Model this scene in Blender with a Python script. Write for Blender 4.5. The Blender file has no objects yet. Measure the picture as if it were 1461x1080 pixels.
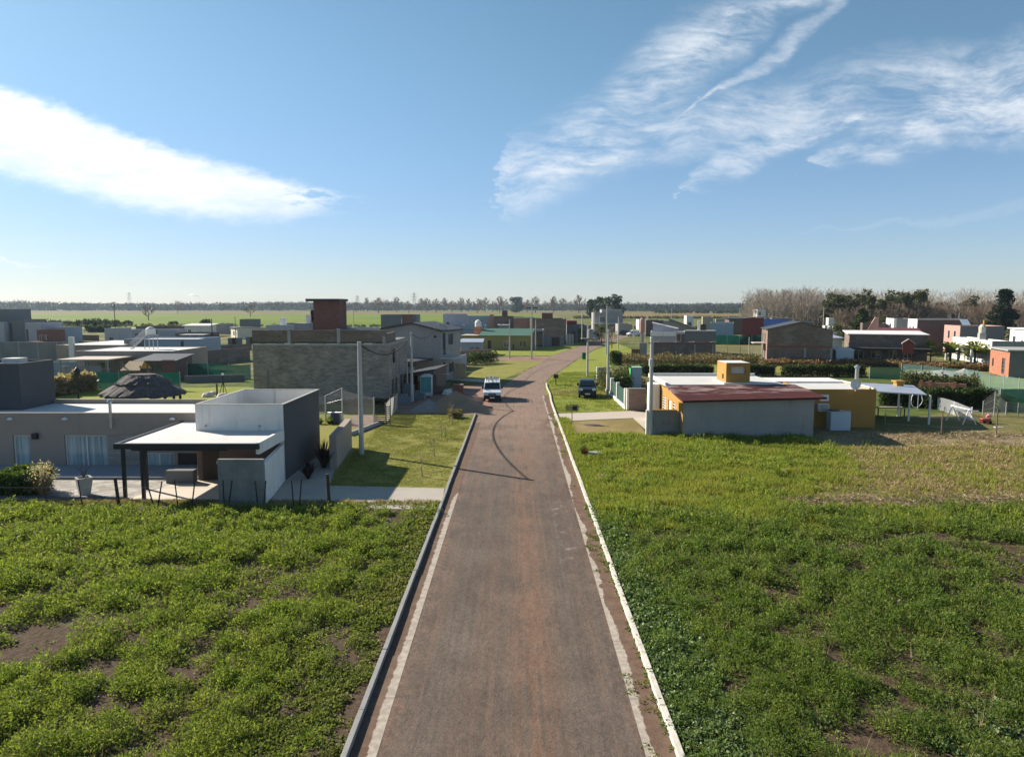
import bpy, bmesh, math, random
import numpy as np
from mathutils import Vector, Matrix
random.seed(7)
R = math.radians
SC = bpy.context.scene
COL = SC.collection
# ---------------------------------------------------------------- camera, sky, sun, exposure
CAM_H, F, CX, CY = 9.6, 1008.0, 730.5, 540.0            # metres; focal length and centre in photo pixels (1461 x 1080)
PITCH, YAW = math.atan(103.0 / F), math.atan(6.5 / F)
cd = bpy.data.cameras.new('camera'); cam = bpy.data.objects.new('camera', cd); COL.objects.link(cam)
cam.location = (0, 0, CAM_H); cam.rotation_euler = (math.pi / 2 - PITCH, 0, YAW)
cd.sensor_width = 36.0; cd.lens = F / 1461.0 * 36.0; cd.clip_start = 0.1; cd.clip_end = 20000.0
SC.camera = cam
SUN_EL, SUN_AZ = R(29.5), R(-58.0)                      # azimuth from +Y, negative = to the left
sun_dir = Vector((math.sin(SUN_AZ) * math.cos(SUN_EL), math.cos(SUN_AZ) * math.cos(SUN_EL), math.sin(SUN_EL)))
sl = bpy.data.lights.new('sun', 'SUN'); sun = bpy.data.objects.new('sun', sl); COL.objects.link(sun)
sl.energy = 5.0; sl.angle = R(0.53); sl.color = (1.0, 0.92, 0.79)
sun.rotation_euler = (-sun_dir).to_track_quat('-Z', 'Y').to_euler(); sun.location = (-60, 40, 60)
SC.view_settings.view_transform = 'Standard'; SC.view_settings.look = 'None'
SC.view_settings.exposure = 0.92; SC.view_settings.gamma = 1.0; SC.view_settings.use_curve_mapping = False
SC.cycles.use_denoising = True
SC.cycles.max_bounces = 6; SC.cycles.diffuse_bounces = 2; SC.cycles.glossy_bounces = 2
SC.cycles.transmission_bounces = 3; SC.cycles.transparent_max_bounces = 6; SC.cycles.volume_bounces = 0

_rot = cam.rotation_euler.to_matrix()
def ray(u, v):
    return _rot @ Vector(((u - CX) / F, -(v - CY) / F, -1.0))
def G(u, v, z=0.0):                                     # photo pixel -> point of the horizontal plane at height z
    d = ray(u, v); t = (z - CAM_H) / d.z
    return Vector((d.x * t, d.y * t, z))
def P(u, v, Y):                                         # photo pixel -> point at depth Y
    d = ray(u, v); t = Y / d.y
    return Vector((d.x * t, Y, CAM_H + d.z * t))
def XU(u, Y): return P(u, 437, Y).x

class NT:                                               # small node-tree helper
    def __init__(s, nt): s.nt = nt; nt.nodes.clear()
    def n(s, typ, **kw):
        nd = s.nt.nodes.new(typ)
        for k, v in kw.items():
            if k.startswith('i_'):
                nd.inputs[k[2:].replace('_', ' ')].default_value = v
            else: setattr(nd, k, v)
        return nd
    def l(s, a, b): s.nt.links.new(a, b)
    def math(s, op, a, b=None, c=None, clamp=False):
        nd = s.nt.nodes.new('ShaderNodeMath'); nd.operation = op; nd.use_clamp = clamp
        for i, x in enumerate((a, b, c)):
            if x is None: continue
            if isinstance(x, (int, float)): nd.inputs[i].default_value = x
            else: s.l(x, nd.inputs[i])
        return nd.outputs[0]
    def mix(s, f, a, b, blend='MIX'):
        nd = s.nt.nodes.new('ShaderNodeMix'); nd.data_type = 'RGBA'; nd.blend_type = blend
        for idx, x in ((0, f), (6, a), (7, b)):
            if isinstance(x, (int, float)): nd.inputs[idx].default_value = x
            elif isinstance(x, tuple): nd.inputs[idx].default_value = (*x[:3], 1.0)
            else: s.l(x, nd.inputs[idx])
        return nd.outputs[2]
    def noise(s, vec, scale, detail=4, rough=.55, dist=0.0):
        nd = s.n('ShaderNodeTexNoise'); nd.inputs['Scale'].default_value = scale; nd.inputs['Detail'].default_value = detail
        nd.inputs['Roughness'].default_value = rough; nd.inputs['Distortion'].default_value = dist
        if vec is not None: s.l(vec, nd.inputs['Vector'])
        return nd.outputs['Fac']
    def ramp(s, x, lo, hi, a=0.0, b=1.0):
        nd = s.n('ShaderNodeMapRange'); nd.interpolation_type = 'SMOOTHSTEP'
        for i, q in ((1, lo), (2, hi), (3, a), (4, b)):
            if isinstance(q, (int, float)): nd.inputs[i].default_value = q
            else: s.l(q, nd.inputs[i])
        s.l(x, nd.inputs[0]); return nd.outputs[0]
    def mapping(s, vec, scale=(1, 1, 1), rot=(0, 0, 0), loc=(0, 0, 0)):
        nd = s.n('ShaderNodeMapping'); nd.inputs['Scale'].default_value = scale
        nd.inputs['Rotation'].default_value = rot; nd.inputs['Location'].default_value = loc
        s.l(vec, nd.inputs['Vector']); return nd.outputs[0]
    def comb(s, x, y, z):
        nd = s.n('ShaderNodeCombineXYZ')
        for i, q in enumerate((x, y, z)):
            if isinstance(q, (int, float)): nd.inputs[i].default_value = q
            else: s.l(q, nd.inputs[i])
        return nd.outputs[0]
    def sep(s, vec):
        nd = s.n('ShaderNodeSeparateXYZ'); s.l(vec, nd.inputs[0]); return nd.outputs
    def curve(s, x, pts, vec=False):                                # pts in 0..1
        nd = s.n('ShaderNodeFloatCurve'); c = nd.mapping.curves[0]
        c.points[0].location = pts[0]; c.points[1].location = pts[-1]
        for q in pts[1:-1]: c.points.new(*q)
        if vec:
            for q in c.points: q.handle_type = 'VECTOR'
        nd.mapping.extend = 'EXTRAPOLATED'
        nd.mapping.update(); s.l(x, nd.inputs['Value']); return nd.outputs[0]

world = bpy.data.worlds.new('World'); SC.world = world; world.use_nodes = True
W = NT(world.node_tree)
def build_world():
    sky = W.n('ShaderNodeTexSky'); sky.sky_type = 'NISHITA'; sky.sun_disc = False
    sky.sun_elevation = SUN_EL; sky.sun_rotation = SUN_AZ
    sky.altitude = 20; sky.air_density = 1.0; sky.dust_density = 0.2; sky.ozone_density = 1.3
    bg = W.n('ShaderNodeBackground'); bg.inputs['Strength'].default_value = 0.065
    SKYC = W.mix(1.0, sky.outputs[0], (.86, .97, 1.10), 'MULTIPLY')
    tc = W.n('ShaderNodeTexCoord'); s = W.sep(tc.outputs['Generated'])
    # the air near the horizon is dimmer and bluer than the model's default, more so towards the sun
    el = W.ramp(s[2], -.02, .36); az = W.ramp(W.math('ADD', W.math('MULTIPLY', s[0], -sun_dir.x / math.cos(SUN_EL)), W.math('MULTIPLY', s[1], -sun_dir.y / math.cos(SUN_EL))), -1.0, .1)
    k = W.math('ADD', W.math('MULTIPLY', W.math('ADD', .66, W.math('MULTIPLY', az, .22)), W.math('SUBTRACT', 1.0, el)), el)
    tint = W.mix(el, (.97, .97, 1.14), (.93, 1.02, .90))
    W.l(W.mix(1.0, W.mix(1.0, SKYC, tint, 'MULTIPLY'), W.comb(k, k, k), 'MULTIPLY'), bg.inputs['Color'])
    yy = W.math('MAXIMUM', s[1], 0.05)
    x = W.math('DIVIDE', s[0], yy); z = W.math('DIVIDE', s[2], yy)
    p = W.comb(x, z, 0.0)
    def px(u, v): d = ray(u, v); return d.x / d.y, d.z / d.y
    X0, X1, Z1 = -1.1, 1.1, 0.8                          # range covered by the curves
    xn = W.ramp(x, X0, X1); nd = xn.node; nd.interpolation_type = 'LINEAR'; nd.clamp = True
    def crv(pts):
        q = [px(u, v) for u, v in pts]
        q = [((a - X0) / (X1 - X0), b / Z1) for a, b in q]
        return W.math('MULTIPLY', W.curve(xn, q), Z1)
    def lin(vals):                                       # (u, width px)
        q = [((px(u, 300)[0] - X0) / (X1 - X0), w / 1008.0 * 4) for u, w in vals]
        return W.math('MULTIPLY', W.curve(xw, q, True), .25)
    big = W.noise(W.mapping(p, (9, 14, 1)), 1.0, 6, .62)
    bigc = W.math('SUBTRACT', big, .5)
    wob = W.noise(W.mapping(p, (26, 60, 1), (0, 0, R(-14))), 1.0, 6, .68)
    wobc = W.math('SUBTRACT', wob, .5)
    # bright wedge on the left
    U = crv([(-340, -40), (0, 119), (65, 142), (140, 172), (210, 200), (330, 232), (420, 258), (520, 283), (620, 300)])
    L = crv([(-340, 180), (0, 254), (70, 268), (140, 290), (240, 308), (375, 319), (450, 310), (520, 290), (620, 270)])
    zz = W.math('ADD', z, W.math('MULTIPLY', wobc, .034))
    endw = W.ramp(x, px(330, 280)[0], px(520, 280)[0], 0.0, 1.0)     # how wispy: 0 solid, 1 tip
    a = W.ramp(W.math('SUBTRACT', U, zz), -.006, .018)
    b = W.ramp(W.math('SUBTRACT', zz, L), -.010, .034)
    xw = W.math('ADD', xn, W.math('MULTIPLY', W.math('ADD', wobc, W.math('MULTIPLY', bigc, .8)), .045))
    stre = W.noise(W.mapping(p, (20, 90, 1), (0, 0, R(12))), 1.0, 5, .6)
    body = W.math('MULTIPLY', a, b)
    thin = W.ramp(stre, W.math('ADD', W.math('MULTIPLY', endw, .36), .12), W.math('ADD', W.math('MULTIPLY', endw, .34), .30))
    inner = W.ramp(W.noise(W.mapping(p, (7, 34, 1), (0, 0, R(13))), 1.0, 7, .66), .34, .60, .60, 1.0)
    left = W.math('MULTIPLY', W.math('MULTIPLY', W.math('MULTIPLY', body, thin), inner), .97)
    # cirrus on the right: bands x fibres
    def band(center, width, soft=1.0):
        c = crv(center); w = lin(width)
        d = W.math('ABSOLUTE', W.math('SUBTRACT', W.math('ADD', z, W.math('MULTIPLY', bigc, .075)), c))
        return W.math('MULTIPLY', W.ramp(W.math('DIVIDE', d, W.math('MAXIMUM', w, .0005)), 0.15, 1.0, 1.0, 0.0), W.ramp(w, .0008, .006))
    B1 = band([(640, 300), (715, 262), (800, 225), (880, 165), (960, 95), (1040, 45), (1110, 5), (1300, -90)], [(640, 0), (700, 0), (722, 75), (850, 78), (960, 85), (1050, 60), (1120, 38), (1300, 30)])
    B2 = band([(940, 190), (1010, 140), (1080, 95), (1140, 50), (1190, 5), (1300, -100)], [(940, 0), (1000, 6), (1080, 20), (1150, 20), (1190, 16), (1300, 16)])
    B3 = band([(700, 275), (800, 238), (900, 210), (1000, 185), (1100, 165), (1200, 140), (1300, 130), (1461, 110), (1800, 60)], [(700, 0), (760, 26), (900, 40), (1000, 55), (1100, 62), (1200, 70), (1461, 85), (1800, 90)])
    B4 = band([(960, 280), (1010, 250), (1070, 225), (1130, 200), (1250, 165), (1800, 60)], [(960, 0), (985, 18), (1040, 34), (1130, 20), (1250, 0), (1800, 0)])
    B5 = band([(1100, 262), (1150, 240), (1250, 205), (1350, 178), (1461, 168), (1800, 140)], [(1100, 0), (1140, 0), (1165, 26), (1290, 38), (1461, 62), (1800, 80)])
    bands = W.math('ADD', W.math('ADD', B1, W.math('MULTIPLY', B3, .8)), W.math('ADD', W.math('MULTIPLY', B4, .8), B5))
    wn = W.n('ShaderNodeTexNoise'); wn.inputs['Scale'].default_value = 5.0; wn.inputs['Detail'].default_value = 5; W.l(p, wn.inputs['Vector'])
    vm = W.n('ShaderNodeVectorMath'); vm.operation = 'MULTIPLY_ADD'; W.l(wn.outputs['Color'], vm.inputs[0]); vm.inputs[1].default_value = (.09, .09, 0); W.l(p, vm.inputs[2]); pw = vm.outputs[0]
    f1 = W.noise(W.mapping(pw, (8, 30, 1), (0, 0, R(-27))), 1.0, 8, .66)
    f2 = W.noise(W.mapping(pw, (16, 46, 1), (0, 0, R(-6))), 1.0, 7, .7)
    rip = W.noise(W.mapping(pw, (14, 105, 1), (0, 0, R(2))), 1.0, 5, .6)
    lump = W.noise(pw, 5.5, 5, .6)
    fib = W.math('ADD', W.math('ADD', W.math('MULTIPLY', f1, .42), W.math('MULTIPLY', f2, .30)), W.math('ADD', W.math('MULTIPLY', rip, .16), W.math('MULTIPLY', lump, .24)))
    dens = W.math('MULTIPLY', W.math('MINIMUM', bands, 1.15), W.ramp(fib, .44, .72, .0, 1.0))
    dens = W.math('ADD', dens, W.math('MULTIPLY', B2, W.ramp(fib, .38, .72, .05, .7)))
    haze1 = band([(1100, 330), (1300, 318), (1461, 295), (1800, 250)], [(1100, 0), (1280, 10), (1461, 14), (1800, 20)])
    haze2 = band([(-340, 350), (0, 372), (80, 377), (200, 380)], [(-340, 5), (0, 4), (60, 3), (110, 0), (200, 0)])
    dens = W.math('ADD', dens, W.math('ADD', W.math('MULTIPLY', haze1, .10), W.math('MULTIPLY', haze2, .5)))
    right = W.math('MINIMUM', W.math('MULTIPLY', dens, .92), .86)
    m = W.math('MAXIMUM', left, right)
    m = W.math('MULTIPLY', m, W.ramp(s[1], .05, .25)); m = W.math('MULTIPLY', m, W.ramp(s[2], .0, .03))
    cb = W.n('ShaderNodeBackground')
    lw = W.ramp(x, -.75, .2)
    cc = W.mix(lw, (.66, .67, .68), (.46, .49, .53)); W.l(cc, cb.inputs['Color']); cb.inputs['Strength'].default_value = .98
    mx = W.n('ShaderNodeMixShader'); W.l(m, mx.inputs[0]); W.l(bg.outputs[0], mx.inputs[1]); W.l(cb.outputs[0], mx.inputs[2])
    out = W.n('ShaderNodeOutputWorld'); W.l(mx.outputs[0], out.inputs[0])
build_world()

# ---------------------------------------------------------------- object helpers
def tag(o, label=None, cat=None, group=None, kind=None):
    if label: o['label'] = label
    if cat: o['category'] = cat
    if group: o['group'] = group
    if kind: o['kind'] = kind
    return o
def thing(name, label, cat, loc=(0, 0, 0), rot=0.0, group=None):
    o = bpy.data.objects.new(name, None); COL.objects.link(o); o.empty_display_size = .3
    o.location = loc; o.rotation_euler = (0, 0, rot)
    return tag(o, label, cat, group)
def dup(root, loc, rot=None, label=None, scale=None):
    def cp(o, par):
        c = o.copy(); COL.objects.link(c)
        if par is not None: c.parent = par
        for ch in list(o.children): cp(ch, c)
        return c
    c = cp(root, None); c.location = loc
    if rot is not None: c.rotation_euler = (0, 0, rot)
    if scale is not None: c.scale = (scale,) * 3 if isinstance(scale, (int, float)) else scale
    if label: c['label'] = label
    return c

class MB:
    def __init__(s): s.v = []; s.f = []
    def poly(s, pts):
        k = len(s.v); s.v += [tuple(p) for p in pts]; s.f.append(tuple(range(k, k + len(pts)))); return s
    def obox(s, O, dx, a0, a1, d0, d1, z0, z1):          # along dx from O, depth d inward (to the left of dx)
        n = (-dx[1], dx[0])
        def q(a, d, z): return (O[0] + dx[0] * a + n[0] * d, O[1] + dx[1] * a + n[1] * d, z)
        k = len(s.v)
        s.v += [q(a0, d0, z0), q(a1, d0, z0), q(a1, d1, z0), q(a0, d1, z0), q(a0, d0, z1), q(a1, d0, z1), q(a1, d1, z1), q(a0, d1, z1)]
        s.f += [tuple(k + i for i in t) for t in ((0, 3, 2, 1), (4, 5, 6, 7), (0, 1, 5, 4), (1, 2, 6, 5), (2, 3, 7, 6), (3, 0, 4, 7))]
        return s
    def box(s, x0, x1, y0, y1, z0, z1): return s.obox((x0, y0), (1, 0), 0, x1 - x0, 0, y1 - y0, z0, z1)
    def prism(s, pts, z0, z1):
        n = len(pts); k = len(s.v)
        s.v += [(p[0], p[1], z0) for p in pts] + [(p[0], p[1], z1) for p in pts]
        s.f.append(tuple(k + i for i in reversed(range(n)))); s.f.append(tuple(k + n + i for i in range(n)))
        for i in range(n): j = (i + 1) % n; s.f.append((k + i, k + j, k + n + j, k + n + i))
        return s
    def prof(s, pts, y0, y1):                            # (x, z) outline extruded along y
        n = len(pts); k = len(s.v)
        s.v += [(p[0], y0, p[1]) for p in pts] + [(p[0], y1, p[1]) for p in pts]
        s.f.append(tuple(k + i for i in range(n))); s.f.append(tuple(k + n + i for i in reversed(range(n))))
        for i in range(n): j = (i + 1) % n; s.f.append((k + j, k + i, k + n + i, k + n + j))
        return s
    def tube(s, pts, rad, n=6, cap=True):
        pts = [Vector(p) for p in pts]; m = len(pts)
        if isinstance(rad, (int, float)): rad = [rad] * m
        rings = []
        for i, p in enumerate(pts):
            t = (pts[min(i + 1, m - 1)] - pts[max(i - 1, 0)]).normalized()
            a = t.orthogonal().normalized(); 
            if abs(t.z) > .99: a = Vector((1, 0, 0))
            else: a = t.cross(Vector((0, 0, 1))).normalized()
            b = t.cross(a); k = len(s.v)
            for j in range(n):
                th = 2 * math.pi * j / n; s.v.append(tuple(p + (a * math.cos(th) + b * math.sin(th)) * rad[i]))
            rings.append(k)
        for i in range(m - 1):
            for j in range(n):
                q = (j + 1) % n; s.f.append((rings[i] + j, rings[i] + q, rings[i + 1] + q, rings[i + 1] + j))
        if cap:
            s.f.append(tuple(rings[0] + j for j in range(n))); s.f.append(tuple(rings[-1] + j for j in reversed(range(n))))
        return s
    def lathe(s, prof, c=(0, 0), n=16):                  # (r, z) profile about a vertical axis
        rings = []
        for r, z in prof:
            k = len(s.v); rings.append(k)
            for j in range(n):
                th = 2 * math.pi * j / n; s.v.append((c[0] + r * math.cos(th), c[1] + r * math.sin(th), z))
        for i in range(len(prof) - 1):
            for j in range(n):
                q = (j + 1) % n; s.f.append((rings[i] + j, rings[i] + q, rings[i + 1] + q, rings[i + 1] + j))
        s.f.append(tuple(rings[0] + j for j in reversed(range(n)))); s.f.append(tuple(rings[-1] + j for j in range(n)))
        return s
    def wall(s, O, dx, L, z0, z1, ops=(), t=.14):        # one wall face with real openings and their reveals
        xs = sorted({0.0, L, *[o[0] for o in ops], *[o[1] for o in ops]}); zs = sorted({z0, z1, *[o[2] for o in ops], *[o[3] for o in ops]})
        def q(a, d, z): return (O[0] + dx[0] * a - dx[1] * d, O[1] + dx[1] * a + dx[0] * d, z)
        for i in range(len(xs) - 1):
            for j in range(len(zs) - 1):
                cx, cz = (xs[i] + xs[i + 1]) / 2, (zs[j] + zs[j + 1]) / 2
                if any(o[0] < cx < o[1] and o[2] < cz < o[3] for o in ops): continue
                s.poly([q(xs[i], 0, zs[j]), q(xs[i + 1], 0, zs[j]), q(xs[i + 1], 0, zs[j + 1]), q(xs[i], 0, zs[j + 1])])
        for o in ops:
            a0, a1, b0, b1 = o[:4]
            s.poly([q(a0, 0, b0), q(a0, t, b0), q(a0, t, b1), q(a0, 0, b1)]); s.poly([q(a1, t, b0), q(a1, 0, b0), q(a1, 0, b1), q(a1, t, b1)])
            s.poly([q(a0, 0, b1), q(a0, t, b1), q(a1, t, b1), q(a1, 0, b1)]); s.poly([q(a0, t, b0), q(a0, 0, b0), q(a1, 0, b0), q(a1, t, b0)])
        return s
    def build(s, name, mat, parent=None, smooth=False, bevel=0.0, loc=None):
        me = bpy.data.meshes.new(name); me.from_pydata(s.v, [], s.f); me.update()
        if smooth:
            me.polygons.foreach_set('use_smooth', [True] * len(me.polygons))
        me.materials.append(mat)
        o = bpy.data.objects.new(name, me); COL.objects.link(o)
        if parent is not None: o.parent = parent
        if loc is not None: o.location = loc
        if bevel:
            b = o.modifiers.new('bevel', 'BEVEL'); b.width = bevel; b.segments = 2; b.limit_method = 'ANGLE'
        return o

# ---------------------------------------------------------------- materials
MATS = {}
def M(name, col, rough=.85, var=.16, ns=.9, fine=9.0, bump=.0, metal=0.0, spec=.35, dirt=0.0, col2=None):
    if name in MATS: return MATS[name]
    m = bpy.data.materials.new(name); m.use_nodes = True; T = NT(m.node_tree)
    geo = T.n('ShaderNodeNewGeometry'); pos = geo.outputs['Position']
    a = T.noise(pos, ns, 5, .6); b = T.noise(pos, fine, 4, .65)
    k = T.math('ADD', T.math('MULTIPLY', T.math('SUBTRACT', a, .5), var * 2.6), T.math('MULTIPLY', T.math('SUBTRACT', b, .5), var * 1.4))
    k = T.math('ADD', k, 1.0)
    base = (*col, 1.0)
    c = T.mix(1.0, col, T.comb(k, k, k), 'MULTIPLY')
    if col2 is not None: c = T.mix(T.ramp(T.noise(pos, ns * .7, 6, .65), .42, .62), c, col2)
    if dirt:                                             # rain streaks and stains with their own shape
        st = T.noise(T.mapping(pos, (2.6, 2.6, .22)), 1.0, 5, .65)
        c = T.mix(T.math('MULTIPLY', T.ramp(st, .52, .78), dirt), c, (.085, .078, .068))
    bs = T.n('ShaderNodeBsdfPrincipled'); T.l(c, bs.inputs['Base Color']); bs.inputs['Roughness'].default_value = rough
    bs.inputs['Metallic'].default_value = metal; bs.inputs['Specular IOR Level'].default_value = spec
    if bump:
        bp = T.n('ShaderNodeBump'); bp.inputs['Strength'].default_value = bump; bp.inputs['Distance'].default_value = .03
        T.l(b, bp.inputs['Height']); T.l(bp.outputs[0], bs.inputs['Normal'])
    o = T.n('ShaderNodeOutputMaterial'); T.l(bs.outputs[0], o.inputs[0]); MATS[name] = m; return m
def MBRICK(name, c1, c2, mortar, bw=.34, bh=.2, ms=.022, var=.25, dirt=.25, patch=None):
    if name in MATS: return MATS[name]
    m = bpy.data.materials.new(name); m.use_nodes = True; T = NT(m.node_tree)
    tc = T.n('ShaderNodeTexCoord'); s = T.sep(tc.outputs['Object']); geo = T.n('ShaderNodeNewGeometry'); pos = geo.outputs['Position']
    wig = T.math('MULTIPLY', T.math('SUBTRACT', T.noise(pos, 3.0, 3), .5), .03)
    vec = T.comb(T.math('ADD', s[0], s[1]), T.math('ADD', s[2], wig), 0.0)
    br = T.n('ShaderNodeTexBrick'); T.l(vec, br.inputs['Vector'])
    br.inputs['Color1'].default_value = (*c1, 1); br.inputs['Color2'].default_value = (*c2, 1); br.inputs['Mortar'].default_value = (*mortar, 1)
    br.inputs['Scale'].default_value = 1.0; br.inputs['Brick Width'].default_value = bw; br.inputs['Row Height'].default_value = bh
    br.inputs['Mortar Size'].default_value = ms; br.inputs['Bias'].default_value = 0.0
    a = T.noise(pos, .5, 6, .65); b = T.noise(T.mapping(pos, (1.2, 1.2, 5.0)), 1.0, 5, .7); f = T.noise(pos, 14.0, 3)
    k = T.math('ADD', 1.0, T.math('ADD', T.math('MULTIPLY', T.math('SUBTRACT', a, .5), var * 2.2), T.math('ADD', T.math('MULTIPLY', T.math('SUBTRACT', b, .5), var * 2.4), T.math('MULTIPLY', T.math('SUBTRACT', f, .5), var * 1.2))))
    c = T.mix(1.0, br.outputs['Color'], T.comb(k, k, k), 'MULTIPLY')
    if patch is not None: c = T.mix(T.math('MULTIPLY', T.ramp(T.noise(T.mapping(pos, (.5, .5, 1.1)), 1.0, 5, .6), .48, .66), .8), c, patch)
    if dirt:
        st = T.noise(T.mapping(pos, (2.6, 2.6, .22)), 1.0, 5, .65)
        c = T.mix(T.math('MULTIPLY', T.ramp(st, .52, .78), dirt), c, (.07, .062, .052))
    bs = T.n('ShaderNodeBsdfPrincipled'); T.l(c, bs.inputs['Base Color']); bs.inputs['Roughness'].default_value = .92; bs.inputs['Specular IOR Level'].default_value = .2
    bp = T.n('ShaderNodeBump'); bp.inputs['Strength'].default_value = .6; bp.inputs['Distance'].default_value = .03
    T.l(T.math('ADD', T.math('SUBTRACT', 1.0, br.outputs['Fac']), T.math('MULTIPLY', f, .6)), bp.inputs['Height']); T.l(bp.outputs[0], bs.inputs['Normal'])
    o = T.n('ShaderNodeOutputMaterial'); T.l(bs.outputs[0], o.inputs[0]); MATS[name] = m; return m
def MLEAF(name, cols, trans=.45, rough=.6, ns=.35, spread=.55):
    """Leaves: hue varies from plant to plant and from leaf to leaf; some light passes through."""
    if name in MATS: return MATS[name]
    m = bpy.data.materials.new(name); m.use_nodes = True; T = NT(m.node_tree)
    geo = T.n('ShaderNodeNewGeometry'); pos = geo.outputs['Position']; rnd = geo.outputs['Random Per Island']
    a = T.ramp(T.noise(pos, ns, 4, .6), .36, .64)
    c = T.mix(a, cols[0], cols[1])
    if len(cols) > 2: c = T.mix(T.ramp(rnd, .70, 1.0), c, cols[2])
    k = T.math('ADD', 1.0 - spread / 2, T.math('MULTIPLY', rnd, spread))
    c = T.mix(1.0, c, T.comb(k, k, k), 'MULTIPLY')
    d = T.n('ShaderNodeBsdfPrincipled'); T.l(c, d.inputs['Base Color']); d.inputs['Roughness'].default_value = rough; d.inputs['Specular IOR Level'].default_value = .2
    t = T.n('ShaderNodeBsdfTranslucent'); T.l(T.mix(1.0, c, (1.15, 1.25, .7), 'MULTIPLY'), t.inputs['Color'])
    x = T.n('ShaderNodeMixShader'); x.inputs[0].default_value = trans; T.l(d.outputs[0], x.inputs[1]); T.l(t.outputs[0], x.inputs[2])
    o = T.n('ShaderNodeOutputMaterial'); T.l(x.outputs[0], o.inputs[0]); MATS[name] = m; return m
def MGLASS(name, col=(.05, .07, .08), rough=.06):
    if name in MATS: return MATS[name]
    m = bpy.data.materials.new(name); m.use_nodes = True; T = NT(m.node_tree)
    bs = T.n('ShaderNodeBsdfPrincipled'); bs.inputs['Base Color'].default_value = (*col, 1); bs.inputs['Roughness'].default_value = rough
    bs.inputs['Specular IOR Level'].default_value = .9; bs.inputs['IOR'].default_value = 1.5
    o = T.n('ShaderNodeOutputMaterial'); T.l(bs.outputs[0], o.inputs[0]); MATS[name] = m; return m
def MCURTAIN(name):
    m = bpy.data.materials.new(name); m.use_nodes = True; T = NT(m.node_tree); geo = T.n('ShaderNodeNewGeometry'); pos = geo.outputs['Position']
    f = T.noise(T.mapping(pos, (7.0, 1, .25)), 1.0, 3, .5); c = T.mix(T.ramp(f, .3, .7), (.20, .27, .29), (.46, .55, .57))  # light and dark of the curtain folds put into the colour as stripes
    bs = T.n('ShaderNodeBsdfPrincipled'); T.l(c, bs.inputs['Base Color']); bs.inputs['Roughness'].default_value = .12; bs.inputs['Specular IOR Level'].default_value = .6
    o = T.n('ShaderNodeOutputMaterial'); T.l(bs.outputs[0], o.inputs[0]); return m
def MNET(name, col, alpha=.75, wires=None):
    """Shade net / chain link: the holes of the weave are real transparency."""
    if name in MATS: return MATS[name]
    m = bpy.data.materials.new(name); m.use_nodes = True; T = NT(m.node_tree)
    geo = T.n('ShaderNodeNewGeometry'); pos = geo.outputs['Position']
    k = T.math('ADD', .75, T.math('MULTIPLY', T.noise(T.mapping(pos, (1, 1, .4)), 1.1, 4), .5))
    c = T.mix(1.0, col, T.comb(k, k, k), 'MULTIPLY')
    d = T.n('ShaderNodeBsdfDiffuse'); T.l(c, d.inputs[0]); t = T.n('ShaderNodeBsdfTranslucent'); T.l(c, t.inputs[0])
    x = T.n('ShaderNodeMixShader'); x.inputs[0].default_value = .4; T.l(d.outputs[0], x.inputs[1]); T.l(t.outputs[0], x.inputs[2])
    tr = T.n('ShaderNodeBsdfTransparent'); y = T.n('ShaderNodeMixShader'); y.inputs[0].default_value = alpha
    T.l(tr.outputs[0], y.inputs[1]); T.l(x.outputs[0], y.inputs[2])
    o = T.n('ShaderNodeOutputMaterial'); T.l(y.outputs[0], o.inputs[0]); MATS[name] = m; return m

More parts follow.
